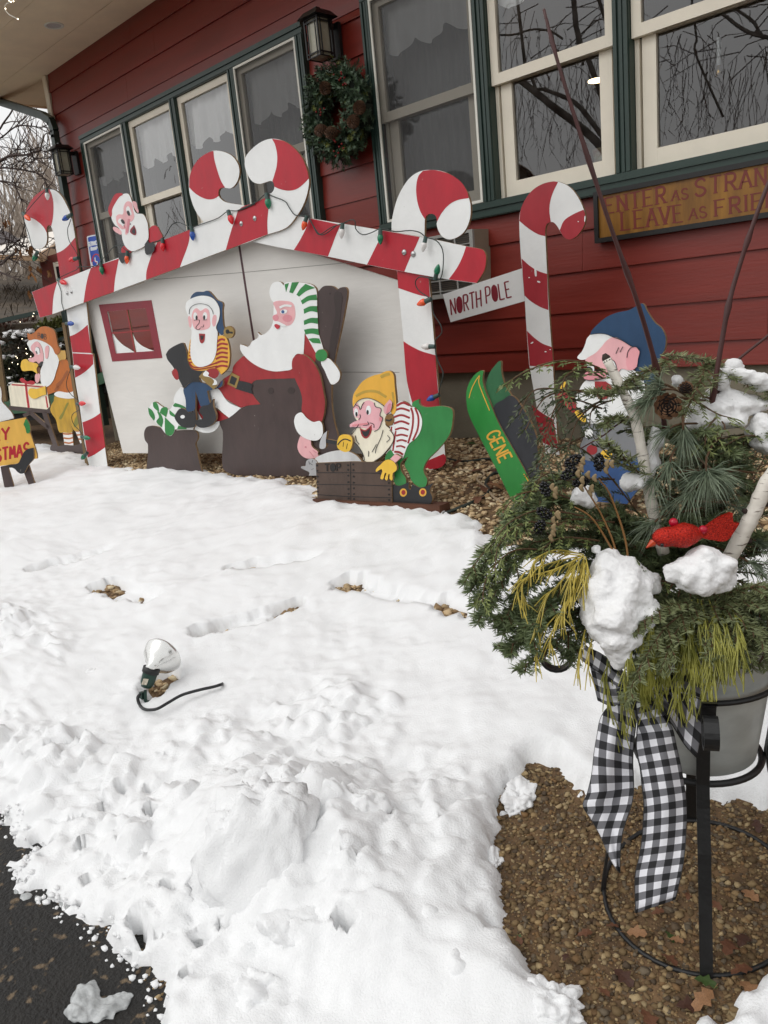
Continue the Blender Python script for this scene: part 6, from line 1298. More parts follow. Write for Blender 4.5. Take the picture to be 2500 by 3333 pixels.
# birch logs
def birch_mat():
    m = mat('birch_bark', (0.90, 0.875, 0.83), rough=0.65, vary=0.12, vscale=14, bump=0.3, bscale=60, stretch=(1, 1, 1))
    n = m.node_tree.nodes; L = m.node_tree.links; b = n['Principled BSDF']; src = b.inputs['Base Color'].links[0].from_socket
    tc = n.new('ShaderNodeTexCoord'); mp = n.new('ShaderNodeMapping'); mp.inputs['Scale'].default_value = (30, 30, 210); L.new(tc.outputs['Object'], mp.inputs[0])
    t = n.new('ShaderNodeTexNoise'); t.inputs['Scale'].default_value = 1.0; t.inputs['Detail'].default_value = 3; L.new(mp.outputs[0], t.inputs[0])
    r = n.new('ShaderNodeValToRGB'); r.color_ramp.elements[0].position = 0.60; r.color_ramp.elements[1].position = 0.67; L.new(t.outputs[0], r.inputs[0])
    x = n.new('ShaderNodeMix'); x.data_type = 'RGBA'; x.inputs[7].default_value = (0.18, 0.14, 0.11, 1); L.new(r.outputs[0], x.inputs[0]); L.new(src, x.inputs[6]); L.new(x.outputs[2], b.inputs['Base Color']); return m
m_birch = birch_mat(); m_knot = mat('birch_knot', (0.20, 0.15, 0.13), rough=0.85)
def log(pts, r0, r1, label, knots):
    P = path3(pts, 22); t = thing('birch_branch', P[0], label, 'branch', 'white birch branches in the planter'); mb = MB()
    R_ = [r0+(r1-r0)*i/21+0.0009*math.sin(i*2.1) for i in range(22)]; mb.tube(P, R_, 14); mb.build('bark', m_birch, t, smooth=True)
    for k, sgn in knots:
        mb = MB(); d = ends(P, k); v = np.cross(d, ROT[:, 2])*sgn; v /= np.linalg.norm(v); mb.tube([P[k]+v*R_[k]*0.6, P[k]+v*R_[k]*1.2, P[k]+v*R_[k]*1.45], [R_[k]*0.42, R_[k]*0.34, R_[k]*0.2], 8); mb.build('knot', m_knot, t, smooth=True)
    mb = MB(); d = ends(P, 21); mb.tube([P[21]-d*0.004, P[21]+d*0.004, P[21]+d*0.012], [r1*1.02, r1*0.95, r1*0.4], 10); mb.build('broken_end', m_knot, t, smooth=True)
log([(2160,1800,1.60),(2124,1656,1.575),(2105,1561,1.56),(2089,1466,1.55),(2064,1355,1.545),(2025,1270,1.545),(1975,1170,1.545)], 0.0118, 0.0088, 'slim white birch branch standing left of the red bird, leaning left', [(5, -1), (8, 1), (11, -1)])
log([(2350,1860,1.56),(2427,1720,1.52),(2459,1656,1.51),(2497,1571,1.50),(2570,1470,1.49)], 0.0150, 0.0140, 'thicker white birch branch leaning right out of the planter behind the bird tail', [(4, -1), (9, 1), (12, -1)])
# red twigs
m_dog = mat('red_twig', (0.30, 0.16, 0.15), rough=0.5, vary=0.3, vscale=20)
def twig(pts, r0, r1, label, nodes=()):
    P = path3(pts, 26); mb = MB(); R_ = list(np.linspace(r0, r1, 26))
    for k in nodes: R_[k] *= 1.45
    mb.tube(P, R_, 8)
    o = mb.build('red_twig', m_dog, None, smooth=True, at=P[0]); tag(o, label, 'twig')
twig([(2165,1420,1.62),(2145,1240,1.58),(2080,1000,1.52),(1975,700,1.47),(1830,250,1.42),(1770,30,1.41)], 0.0058, 0.0026, 'long dark red twig rising left across the right windows', (6, 12, 17, 22))
twig([(2300,1420,1.62),(2330,1230,1.58),(2370,1000,1.55),(2412,850,1.53),(2471,675,1.50),(2540,500,1.48)], 0.0056, 0.0040, 'dark red twig rising right in front of the welcome sign', (4, 10, 17))
twig([(2330,1290,1.62),(2383,1191,1.60),(2500,1092,1.58),(2600,1000,1.57)], 0.0034, 0.0026, 'thin red twig leaning far right above the snowy bough', (8,))
twig([(2110,1420,1.6),(2040,1370,1.56),(1960,1420,1.53),(1890,1460,1.51)], 0.0022, 0.0012, 'short thin reddish twig crossing the grey jacket of the skier')
for pts in ([(2080,1930,1.56),(2000,1800,1.53),(1930,1690,1.5),(1870,1650,1.49)], [(2000,1920,1.55),(2005,1800,1.53),(1960,1680,1.52),(1900,1580,1.5)], [(2040,1930,1.55),(2040,1780,1.53),(1990,1620,1.51),(1950,1560,1.5)]):
    P = path3(pts, 18); mb = MB(); mb.tube(P, list(np.linspace(0.0026, 0.0013, 18)), 6); mb.build('tan_stem', mat('tan_stem', (0.56, 0.40, 0.22), rough=0.6), pot, smooth=True)
# black seed heads with papery husks
m_seed = mat('black_seed', (0.055, 0.055, 0.07), rough=0.18); m_husk = mat('dry_husk', (0.58, 0.50, 0.37), rough=0.8, vary=0.3, vscale=40)
for (x, y), nm in (((1865,1500),'topmost'), ((1852,1540),'second'), ((1892,1568),'third'), ((1950,1505),'right hand'), ((1775,1592),'left hand'), ((1772,1670),'lower'), ((1758,1715),'lowest')):
    c = np.array(at_depth((x, y), 1.485)); t = thing('seed_head', c, f'black shiny seed cluster, {nm} one among the boughs left of the birch branch', 'seed pod', 'black seed heads in the planter')
    mb = MB(); ax = np.array([rb.uniform(-1, 1), rb.uniform(-0.4, 0.4), rb.uniform(0.1, 0.6)]); ax /= np.linalg.norm(ax)
    for k in range(30):
        th = k*2.4; h = (k/29-0.5); rr = 0.0085*math.sqrt(max(0.05, 1-(2*h)**2)); u = np.cross(ax, [0, 0, 1.0]); u /= np.linalg.norm(u); v = np.cross(ax, u)
        mb.blob(c+ax*h*0.030+(u*math.cos(th)+v*math.sin(th))*rr, 0.0034, 1)
    mb.build('seeds', m_seed, t, smooth=True); mb = MB()
    for k in range(3):
        o = c+np.array([0.018+rb.uniform(-.006,.012), 0, -0.008*k+rb.uniform(-.01,.01)]); V, F = ico(2); V = V*np.array([0.005, 0.003, 0.0085]); V[:, 0] += 0.5*np.abs(V[:, 2]); mb.add(V+o, F)
    mb.build('husk', m_husk, t, smooth=True)
def open_cone(c, axis, R0, label):
    A = np.array(axis, float); A /= np.linalg.norm(A); u = np.cross(A, [0.2, 0.1, 1.0]); u /= np.linalg.norm(u); v = np.cross(A, u); mb = MB()
    mb.lathe([(0.0005, -0.5*R0), (R0*0.62, -0.35*R0), (R0*0.45, 0.25*R0), (0.0005, 0.55*R0)], c, A, 14, mi=1)
    for j, (r, h, n) in enumerate(((1.0, -0.35, 10), (0.92, -0.05, 9), (0.76, 0.22, 8), (0.56, 0.46, 7), (0.34, 0.66, 5), (0.13, 0.78, 3))):
        for k in range(n):
            t = 2*math.pi*(k+0.5*(j % 2)+rb.uniform(-.08, .08))/n; e = u*math.cos(t)+v*math.sin(t); s_ = np.cross(A, e); w_ = r*R0*math.pi/n*0.74
            b0 = c+e*r*R0*0.45+A*(h-0.10)*R0; m0 = c+e*r*R0*0.86+A*(h+0.02)*R0; t0 = c+e*r*R0*1.02+A*(h+0.20)*R0
            mb.add([b0-s_*w_*.5, b0+s_*w_*.5, m0+s_*w_, m0-s_*w_, t0+s_*w_*.7, t0-s_*w_*.7, t0+e*R0*.03+A*R0*.05], [(0, 1, 2, 3)], 1); q = len(mb.V)-7
            mb.F += [(q+3, q+2, q+4, q+5), (q+5, q+4, q+6)]; mb.MI += [0, 0]
    return tag(mb.build('pine_cone', [m_cone2, m_conec], None, at=c), label, 'pine cone')
m_cone2 = mat('cone_scale', (0.52, 0.38, 0.27), rough=0.7, vary=0.35, vscale=60)
open_cone(np.array(at_depth((2174, 1322), 1.465)), at_depth((2150, 1335), 1.30)-at_depth((2174, 1322), 1.465), 0.024, 'brown open pine cone facing out of the top of the planter')
open_cone(np.array(at_depth((2232, 1262), 1.50)), np.array([0.3, -0.5, 0.9]), 0.014, 'small dark pine cone just above the larger open cone')
# glitter bird
m_glit = mat('red_glitter', (0.92, 0.20, 0.11), rough=0.22, vary=0.5, vscale=330, col2=(0.50, 0.02, 0.02), metal=0.45, bump=0.5, bscale=420)  # fine bright and dark red specks in the colour imitate sparkle
bird = thing('cardinal_ornament', at_depth((2215, 1745), 1.48), 'glittery red bird ornament lying between the two birch branches', 'bird ornament')
h0 = np.array(at_depth((2128, 1752), 1.47)); h1 = np.array(at_depth((2290, 1735), 1.49)); ax = h1-h0; L = np.linalg.norm(ax)
mb = MB(); mb.lathe([(0.0005, -0.02*L), (0.10*L, 0.02*L), (0.165*L, 0.12*L), (0.185*L, 0.22*L), (0.18*L, 0.34*L), (0.225*L, 0.5*L), (0.235*L, 0.62*L), (0.185*L, 0.78*L), (0.10*L, 0.93*L), (0.06*L, 1.02*L), (0.0005, 1.04*L)], h0, ax, 22); mb.build('body', m_glit, bird, smooth=True)
tp = Plane(h1, math.degrees(math.atan2(ax[1], ax[0]))); SQ = lambda t, n=5: OL('S', t, n)
slab(MB(), tp, [SQ('860,1860! 940,1800 1100,1690 1215,1642! 1222,1720 1230,1745! 1290,1745! 1230,1840 1150,1930 1000,1920 900,1900!')], -0.006, 0.004).build('tail', m_glit, bird)
mb = MB(); bk_ = np.array(at_depth((2126, 1766), 1.462)); mb.lathe([(0.0075, 0), (0.0005, 0.017)], bk_, np.array(at_depth((2105, 1782), 1.46))-bk_, 8); mb.build('beak', mat('beak_orange', (0.75, 0.25, 0.08), rough=0.4), bird)
mb = MB(); mb.blob(at_depth((2155, 1774), 1.455), 0.0035, 2); mb.build('eye', m_seed, bird, smooth=True)
mb = MB()
for p in ((2192, 1700), (2288, 1724), (2180, 1855)): mb.blob(at_depth(p, 1.48), 0.0085, 2)
mb.build('berries', mat('pink_berry', (0.70, 0.05, 0.18), rough=0.25), pot, smooth=True)
# snow lying on the arrangement
m_snow2 = mat('clump_snow', (0.945, 0.945, 0.945), rough=0.6, bump=0.4, bscale=90, spec=0.3, sss=0.15)
snow_tex = D.textures.new('crumble', 'CLOUDS'); snow_tex.noise_scale = 0.035; snow_tex.noise_depth = 3; snow_tex2 = D.textures.new('grain', 'CLOUDS'); snow_tex2.noise_scale = 0.006; snow_tex2.noise_depth = 2
def clump(blobs, label, seed):
    mb = MB()
    for k, (x, y, d, r, *sc) in enumerate(blobs):
        mb.blob(at_depth((x, y), d), r, 4, 0.34, seed+k, sc[0] if sc else (1, 1, 0.9), freq=1.9)
    o = mb.build('snow_clump', m_snow2, None, smooth=True); tag(o, label, 'snow clump')
    md = o.modifiers.new('merge', 'REMESH'); md.mode = 'VOXEL'; md.voxel_size = 0.004; md.use_smooth_shade = True
    md = o.modifiers.new('soften', 'SMOOTH'); md.factor = 0.6; md.iterations = 22
    md = o.modifiers.new('crumble', 'DISPLACE'); md.texture = snow_tex; md.strength = 0.014; md.mid_level = 0.5; md.texture_coords = 'LOCAL'
    md = o.modifiers.new('grain', 'DISPLACE'); md.texture = snow_tex2; md.strength = 0.0045; md.mid_level = 0.5; md.texture_coords = 'LOCAL'
clump([(1985,1850,1.53,.036),(2040,1860,1.53,.034),(1960,1920,1.51,.042),(2030,1930,1.50,.050),(2085,1900,1.53,.034),(1945,1990,1.50,.040),(2010,2010,1.48,.046),(1990,2070,1.48,.036),(2040,2060,1.48,.032),(2090,2010,1.49,.026),(2125,1985,1.49,.020),(2015,2125,1.48,.022),(2012,2158,1.48,.014)], 'large lump of snow resting on the boughs at the front left of the bucket', 1)
clump([(2290,1835,1.48,.036),(2250,1860,1.475,.034),(2330,1860,1.48,.036),(2200,1860,1.48,.022),(2290,1885,1.47,.032),(2355,1895,1.48,.020),(2262,1920,1.47,.014),(2330,1910,1.47,.018)], 'smaller lump of snow right below the red glitter bird', 20)
clump([(2300,1330,1.62,.030,(1.5,1,.8)),(2360,1310,1.63,.036,(1.5,1,.8)),(2420,1320,1.62,.032,(1.6,1,.7)),(2270,1370,1.6,.026),(2340,1370,1.61,.032,(1.6,1,.7)),(2350,1235,1.6,.020),(2390,1190,1.6,.018),(2205,1240,1.62,.016)], 'wide snow pad on the upper boughs behind the pine cone', 40)
clump([(2420,1215,1.585,.016,(1.6,1,.7)),(2460,1235,1.58,.018,(1.6,1,.7)),(2500,1260,1.58,.018,(1.6,1,.7)),(2360,1210,1.59,.015)], 'narrow ridge of snow along the top right bough', 60)
clump([(2480,1400,1.6,.030),(2500,1440,1.6,.030),(2470,1365,1.6,.018)], 'snow lump at the right edge of the picture above the dark cedar', 70)
clump([(2135,1430,1.57,.020,(.8,1,1.4)),(2120,1490,1.57,.020,(.8,1,1.6)),(2115,1545,1.57,.014,(.8,1,1.3))], 'upright strip of snow right behind the left birch branch', 80)
clump([(2070,1565,1.54,.024,(1.1,1,.8)),(2050,1580,1.54,.018)], 'icy snow lump left of the left birch branch', 90); clump([(1895,1615,1.56,.022),(1920,1630,1.56,.016),(1940,1790,1.54,.012)], 'small icy snow lump below the black seed clusters', 95)

# gingham bow
def gingham():
    m = D.materials.new('gingham_ribbon'); m.use_nodes = True; n = m.node_tree.nodes; L = m.node_tree.links; b = n['Principled BSDF']; b.inputs['Roughness'].default_value = 0.8
    uv = n.new('ShaderNodeUVMap'); uv.uv_map = 'uv'; sp_ = n.new('ShaderNodeSeparateXYZ'); L.new(uv.outputs[0], sp_.inputs[0]); S = []
    for k in (0, 1):
        a = n.new('ShaderNodeMath'); a.operation = 'FRACT'; L.new(sp_.outputs[k], a.inputs[0]); c = n.new('ShaderNodeMath'); c.operation = 'GREATER_THAN'; c.inputs[1].default_value = 0.5; L.new(a.outputs[0], c.inputs[0]); S.append(c)
    ad = n.new('ShaderNodeMath'); ad.operation = 'ADD'; L.new(S[0].outputs[0], ad.inputs[0]); L.new(S[1].outputs[0], ad.inputs[1])
    r = n.new('ShaderNodeValToRGB'); r.color_ramp.interpolation = 'CONSTANT'; e = r.color_ramp.elements; e[0].color = (0.012, 0.012, 0.014, 1); e[1].position = 0.33; e[1].color = (0.17, 0.17, 0.185, 1); q = e.new(0.75); q.color = (0.80, 0.80, 0.84, 1)
    h = n.new('ShaderNodeMath'); h.operation = 'MULTIPLY'; h.inputs[1].default_value = 0.5; L.new(ad.outputs[0], h.inputs[0]); L.new(h.outputs[0], r.inputs[0]); L.new(r.outputs[0], b.inputs['Base Color'])
    t = n.new('ShaderNodeTexNoise'); t.inputs['Scale'].default_value = 900; bp = n.new('ShaderNodeBump'); bp.inputs['Strength'].default_value = 0.25; bp.inputs['Distance'].default_value = 0.001; L.new(t.outputs[0], bp.inputs['Height']); L.new(bp.outputs[0], b.inputs['Normal'])
    return m
m_ging = gingham()
bow = thing('gingham_bow', at_depth((2090, 2270), 1.50), 'black and white gingham bow with two long tails tied on the front of the bucket', 'bow')
def ribbon_part(name, A, B, d0, d1, amp, waves, full, sq=6.0, ph=0.0, vlen=None):
    """surface between two edges (frame P) at depths d0->d1, rippling in depth"""
    n = 46; m = 15; x0, y0, k = ZF['P']
    Ea = spline([(x, y, False) for x, y in A], 8, closed=False); Eb = spline([(x, y, False) for x, y in B], 8, closed=False)
    def res(E): t = np.linspace(0, len(E)-1, n); i = np.arange(len(E)); E = np.array(E); return np.stack([np.interp(t, i, E[:, 0]), np.interp(t, i, E[:, 1])], 1)
    Ea = res(Ea); Eb = res(Eb); V = []; UV = []; F = []; vv = 0; prev = None
    for j in range(n):
        s_ = j/(n-1); wpx = np.hypot(*(Eb[j]-Ea[j])); u0 = max(0.0, 1-wpx/full) if full else 0.0
        mid = (Ea[j]+Eb[j])/2
        if prev is not None: vv += np.hypot(*(mid-prev))/(full or 330)
        prev = mid
        for i in range(m):
            u = i/(m-1); p = Ea[j]*(1-u)+Eb[j]*u
            d = d0+(d1-d0)*s_+amp*(math.sin(u*math.pi*waves+ph+s_*1.5)*(0.35+0.65*math.sin(math.pi*min(1, s_*1.1+0.1)))+0.5*math.sin(s_*9+u*2+ph))
            V.append(at_depth((x0+p[0]/k, y0+p[1]/k), d)); UV.append(((u0+u*(1-u0))*sq/2+0.25, vv*sq/2))
    for j in range(n-1):
        for i in range(m-1): F.append((j*m+i, j*m+i+1, (j+1)*m+i+1, (j+1)*m+i))
    o = mesh(name, V, F, m_ging, bow, smooth=True); uvl = o.data.uv_layers.new(name='uv')
    for lp in o.data.loops: uvl.data[lp.index].uv = UV[lp.vertex_index]
    md = o.modifiers.new('solid', 'SOLIDIFY'); md.thickness = 0.0009
    # stitched edge
    mb = MB()
    for i in (0, m-1): mb.tube([V[j*m+i] for j in range(n)], 0.0011, 5)
    mb.build('wired_edge', m_black, o, smooth=True)
ribbon_part('bow_tail', [(545,800),(555,900),(548,1000),(546,1150),(575,1280),(590,1420),(605,1560),(600,1700),(590,1850),(565,2000),(535,2150),(540,2440)], [(700,740),(780,860),(835,970),(862,1090),(893,1230),(920,1380),(938,1500),(945,1650),(940,1800),(930,1950),(908,2100),(855,2330)], 1.505, 1.44, 0.010, 2.2, 345)
ribbon_part('bow_tail', [(420,740),(310,800),(255,890),(232,1010),(208,1150),(188,1330),(150,1490),(118,1580),(180,1680),(258,1820),(325,1980),(395,2100)], [(540,740),(545,880),(532,1000),(522,1100),(515,1220),(520,1340),(522,1440),(508,1560),(468,1680),(430,1810),(415,1960),(413,2118)], 1.51, 1.47, 0.012, 2.6, 370, ph=1.2)
ribbon_part('bow_loop', [(600,665),(740,662),(850,672),(970,700),(1108,745)], [(610,760),(730,800),(830,930),(930,1090),(1028,1197)], 1.495, 1.52, 0.012, 3.2, 470, ph=0.4)
ribbon_part('bow_loop', [(600,690),(740,545),(880,520),(980,545),(1060,610)], [(620,720),(760,690),(880,665),(980,680),(1105,735)], 1.50, 1.54, 0.006, 2.0, 330, ph=2.0)
ribbon_part('bow_loop', [(560,650),(420,540),(300,390),(130,300)], [(550,690),(380,620),(270,530),(103,410)], 1.50, 1.52, 0.006, 1.6, 330, ph=0.7)
ribbon_part('bow_loop', [(550,680),(400,610),(280,530),(175,470)], [(560,750),(440,775),(330,775),(235,735)], 1.49, 1.53, 0.007, 2.0, 330, ph=1.7)
ribbon_part('knot', [(542,670),(540,710),(545,760)], [(650,665),(655,705),(645,755)], 1.478, 1.478, 0.004, 1.0, 200, sq=2.0)

# ================================================================== flood lamp in the snow
g0 = ground((464, 2318)); dd = ROT[:, 2]@(g0-CAMP)
TT = lambda x, y, o=0.0: np.array(at_depth((380+x/4.1475, 2020+y/4.1475), dd+o))
fl_ = thing('flood_lamp', g0, 'silver spotlight bulb in a dark green stake holder pushed into the snow', 'spotlight')
m_dg = mat('lamp_green', (0.09, 0.22, 0.18), rough=0.4, vary=0.3, vscale=25); m_silver = mat('silvered_glass', (0.90, 0.90, 0.89), rough=0.2, metal=0.85, vary=0.05, vscale=8, bump=0.15, bscale=25)
a = TT(468, 640); b = TT(580, 515, 0.045); ax = b-a; ax /= np.linalg.norm(ax); R0 = 0.066*dd/2.6
mb = MB(); mb.lathe([(0.020, -0.02), (0.024, 0.0), (0.030, 0.012), (R0*0.62, 0.028), (R0*0.86, 0.048), (R0, 0.074), (R0*1.02, 0.080), (R0*0.99, 0.086), (R0*0.8, 0.092), (0.001, 0.097)], a, ax, 36); mb.build('reflector_bulb', m_silver, fl_, smooth=True)
s0 = TT(468, 655); s1 = TT(395, 900)
mb = MB(); d = s1-s0; L = np.linalg.norm(d); mb.lathe([(0.030, -0.008), (0.0335, -0.006), (0.0335, 0.014), (0.030, 0.016)], s0, d, 24); mb.build('rubber_collar', m_black, fl_, smooth=True)
mb = MB(); mb.lathe([(0.030, 0.014), (0.0285, 0.3*L), (0.0275, 0.72*L), (0.020, 0.98*L), (0.001, L)], s0, d, 20); mb.build('socket', m_dg, fl_, smooth=True)
mb = MB(); mb.bar(TT(345, 960), TT(345, 1060), 0.016, 0.020); mb.bar(TT(385, 950, -0.01), TT(390, 1110), 0.022, 0.012); mb.bar(TT(400, 1080), TT(400, 1180), 0.034, 0.024); mb.bar(TT(385, 1180), TT(345, 1262), 0.012, 0.012); mb.build('stake', m_dg, fl_)
mb = MB(); lpq = [TT(362, 782, -0.031), TT(432, 790, -0.031), TT(402, 872, -0.031), TT(332, 862, -0.031)]; mb.add(lpq, [(0,1,2,3)]); mb.build('label_sticker', mat('sticker', (0.85, 0.82, 0.74), rough=0.5, vary=0.3, vscale=120, col2=(0.5, 0.45, 0.4)), fl_)
GG = lambda x, y, dz: ground((380+x/4.1475, 2020+y/4.1475), dz)
mb = MB(); mb.tube(smooth3([TT(320, 990, -0.02), TT(283, 1040, -0.03), TT(310, 1140, -0.04), GG(370, 1195, 0.075), GG(460, 1205, 0.085), GG(560, 1185, 0.09), GG(700, 1105, 0.09), GG(880, 1005, 0.088), GG(1100, 940, 0.083), GG(1300, 895, 0.075), GG(1400, 865, 0.068), GG(1440, 845, 0.03)], 50), 0.0060, 8); mb.build('cord', mat('black_cord', (0.10, 0.10, 0.11), rough=0.5), fl_, smooth=True)

# cords and leaves on the gravel
def cord(frame, s, r, m, label, dz=0.012):
    mb = MB(); mb.tube([ground(p)+np.array([0, 0, dz]) for p in line(frame, s, 6)], r, 6); o = mb.build('cord', m, None, smooth=True); tag(o, label, 'cord')
cord('J', '1060,1640 1000,1645 940,1690 890,1770 905,1810 935,1850 905,1900 840,1940 700,2010 560,2070 400,2130 265,2178', 0.009, mat('green_cord', (0.16, 0.20, 0.18), rough=0.5), 'dark green cord winding over the gravel to the snow edge')
cord('J', '405,1460 520,1490 640,1502 760,1490 860,1475 960,1472', 0.008, MATS['green_cord'], 'short dark cord on the gravel behind the stooping elf')
cord('J', '560,1600 640,1612 760,1618 850,1630 875,1660 850,1690 790,1706 800,1740 860,1790 930,1870 1000,1950 1090,2000', 0.007, mat('beige_cord', (0.62, 0.55, 0.45), rough=0.6), 'thin beige cord looping over the gravel')
cord('O', '2210,2720 2350,2720 2440,2745 2560,2790', 0.0001, m_iron, 'x') if False else None
def leaf_mesh(name, col, seed):
    r = random.Random(seed); P = []
    for s_ in (1, -1):
        side = []
        for k in range(7):
            t = k/6; w_ = (0.34*math.sin(math.pi*min(1, t*1.05))**0.8+0.03)*(1.0 if k % 2 else 0.52)*r.uniform(0.85, 1.15); side.append((s_*w_, t+(0.05 if k % 2 else 0)))
        P += side if s_ == 1 else side[::-1]
    V = [(0, -0.25, 0), (0, 0, 0)]; n = len(P); V = [(x, y, 0.22*abs(x)+0.12*math.sin(y*3+x*2)) for x, y in P]; c0 = len(V); V += [(0, y, 0.02+0.12*math.sin(y*3)) for y in (0.0, 0.33, 0.66, 1.0)]
    F = []
    for i in range(n-1):
        y = (P[i][1]+P[i+1][1])/2; j = c0+min(3, max(0, int(round(y*3)))); F.append((i, i+1, j))
    for j in range(3): F.append((c0+j, c0+j+1, min(range(7), key=lambda q: abs(P[q][1]-(j+.5)/3)))); F.append((c0+j+1, c0+j, min(range(7, 14), key=lambda q: abs(P[q][1]-(j+.5)/3))))
    V += [(-0.012, -0.3, 0.03), (0.012, -0.3, 0.03)]; F.append((c0, len(V)-2, len(V)-1))
    me = D.meshes.new(name); me.from_pydata(V, [], F); me.update(); me.materials.append(col); return me
lm = [leaf_mesh('oak_leaf', mat('leaf_rust', (0.40, 0.25, 0.16), rough=0.7, vary=0.35, vscale=20), 1), leaf_mesh('oak_leaf', mat('leaf_tan', (0.55, 0.40, 0.27), rough=0.7, vary=0.3, vscale=20), 2), leaf_mesh('oak_leaf', mat('leaf_dark', (0.27, 0.16, 0.11), rough=0.6, vary=0.3, vscale=20), 3), leaf_mesh('oak_leaf', mat('leaf_green', (0.22, 0.30, 0.12), rough=0.6, vary=0.3, vscale=20), 4)]
LN = [(2040,3050,.045,1),(2000,3170,.05,2),(2150,3120,.04,0),(1970,3030,.03,0),(2320,3240,.06,1),(2380,3080,.055,0),(2450,3170,.05,0),(2350,2980,.03,0),(1930,3050,.035,0),(1700,3090,.025,0),(2090,3300,.05,0),(2200,3290,.05,2),(2430,3060,.05,2),(2120,2990,.03,0),(2280,2750,.03,0),(2460,2680,.04,2),(2180,3070,.03,1),(1985,3260,.03,0),(2260,3200,.045,3),(2165,3045,.03,3),(1680,3060,.022,3),(2410,3210,.05,1),(2300,3070,.03,0),(2240,2920,.025,0),(1850,3120,.025,2),(2470,2950,.045,1)]
LF = [(1455,1522,.10,2),(1475,1530,.10,0),(1560,1590,.12,0),(1600,1595,.12,1),(1580,1610,.14,0),(1565,1625,.12,0),(1525,1550,.09,0),(1610,1545,.11,2),(1390,1537,.10,0),(1640,1600,.10,1),(1545,1430,.14,3),(1580,1428,.14,3),(1550,1450,.13,3),(670,1548,.08,2)]
for near_, Ls in ((True, LN), (False, LF)):
    for x, y, s_, k in Ls:
        q = ground((x, y)); o = D.objects.new('oak_leaf', lm[k]); scn.collection.objects.link(o)
        o.location = (q[0], q[1], q[2]+0.012); o.scale = (s_, s_, s_); o.rotation_euler = (rb.uniform(-.35, .35), rb.uniform(-.35, .35), rb.uniform(0, 6.28))
        where = 'on the wet gravel under the plant stand' if near_ else 'on the tan gravel near the house wall'
        tag(o, ('rust brown', 'pale tan', 'dark brown', 'green')[k]+' fallen leaf lying '+where, 'leaf', ('rust', 'tan', 'dark', 'green')[k]+' leaves '+where)
for x, y, lab in ((2290, 2585, 'dry red brown oak leaf caught under the front leg of the stand'), (2315, 2600, 'dry oak leaf hanging under the bucket beside the front leg')):
    pass
# ================================================================== what lies beyond the left corner
r6 = random.Random(66)
m_barkg = mat('hazed_bark', (0.68, 0.63, 0.58), rough=0.85, vary=0.3, vscale=4); m_barkd = mat('dark_bark', (0.27, 0.21, 0.19), rough=0.8, vary=0.3, vscale=8)  # far bark paled in its colour to suggest haze and bright sky
def limb(mb, P, r0, r1, n=6): mb.tube(P, list(np.linspace(r0, r1, len(P))), n)
def bare(mb, base, h, r, levels, seed, spread=0.45, nb=9, mi=0):
    """leafless crown: trunk, ascending limbs, twigs"""
    r_ = random.Random(seed); base = np.array(base, float)
    def grow(p, d, L, rad, lv):
        P = [p]; q = p.copy(); dd = d.copy()
        for k in range(4):
            dd = dd+np.array([r_.gauss(0, .10), r_.gauss(0, .10), r_.gauss(0.03, .06)]); dd /= np.linalg.norm(dd); q = q+dd*L/4; P.append(q.copy())
        mb.tube(P, list(np.linspace(rad, rad*0.45, 5)), 3 if lv > 0 else 5, cap=False, mi=mi)
        if lv < levels:
            for k in range(nb if lv == 0 else 5):
                i = r_.randint(1, 4) if lv else r_.choice((1, 2, 2, 3, 3, 4)); f = r_.random(); o = P[i-1]*(1-f)+P[i]*f
                a = r_.uniform(0, 6.28); v = d*0.8+np.array([math.cos(a), math.sin(a), r_.uniform(0, .5)])*spread*r_.uniform(0.6, 1.3); v /= np.linalg.norm(v)
                grow(o, v, L*r_.uniform(0.3, 0.55), rad*0.42, lv+1)
    grow(base, np.array([r_.gauss(0, .05), r_.gauss(0, .05), 1.0]), h, r, 0)
# the wood on the rise
mb = MB()
for k in range(80):
    x = r6.uniform(-260, 420); d = r6.uniform(26, 50); p = at_depth((x, 1144), d); gz_ = r6.uniform(0.8, 2.0)+(d-26)*0.09
    bare(mb, (p[0], p[1], gz_), (0.248*d-1.0)*r6.uniform(0.55, 0.9), r6.uniform(0.05, 0.10), 2, 900+k, 0.42, 9)
o = mb.build('far_woods', m_barkg, None, at=(-30, 25, 0)); tag(o, 'leafless grey brown wood on the rise behind the house', 'woods', None, 'stuff')
mb = MB()
for k in range(1500):                                   # brush and fallen twigs on the slope
    x = r6.uniform(-200, 330); y = r6.uniform(950, 1080); d = 15+(1075-y)*0.06; p = at_depth((x, y), d); a = r6.uniform(-1.2, 1.2); l = r6.uniform(0.2, 0.75)
    v = np.array([math.cos(a)*r6.choice((-1, 1))*0.8, r6.uniform(-.3, .3), abs(math.sin(a))*0.7]); mb.tube([p, p+v*l*0.5+np.array([0, 0, 0.04]), p+v*l], [0.014, 0.010, 0.004], 3, cap=False)
o = mb.build('brushwood', mat('brush_bark', (0.36, 0.32, 0.27), rough=0.9, vary=0.4, vscale=3), None, at=(-12, 10, 0)); tag(o, 'tangled leafless brush on the slope behind the ramp railing', 'brush', None, 'stuff')
V = []; F = []
P_ = [at_depth((x, y), d) for (x, y, d) in ((-400, 1075, 14), (380, 1040, 14), (420, 900, 27), (-400, 915, 27), (420, 880, 50), (-400, 890, 50))]
hsd = mesh('hillside', P_+[(p[0], p[1], p[2]-4) for p in P_], [(0,1,2,3), (3,2,4,5), (0,6,7,1), (1,7,8,2), (2,8,10,4), (0,3,9,6), (3,5,11,9), (5,4,10,11)], mat('leaf_litter', (0.36, 0.31, 0.25), rough=0.95, vary=0.5, vscale=1.3, bump=0.8, bscale=6, col2=(0.23, 0.20, 0.165)), None); hsd['kind'] = 'structure'

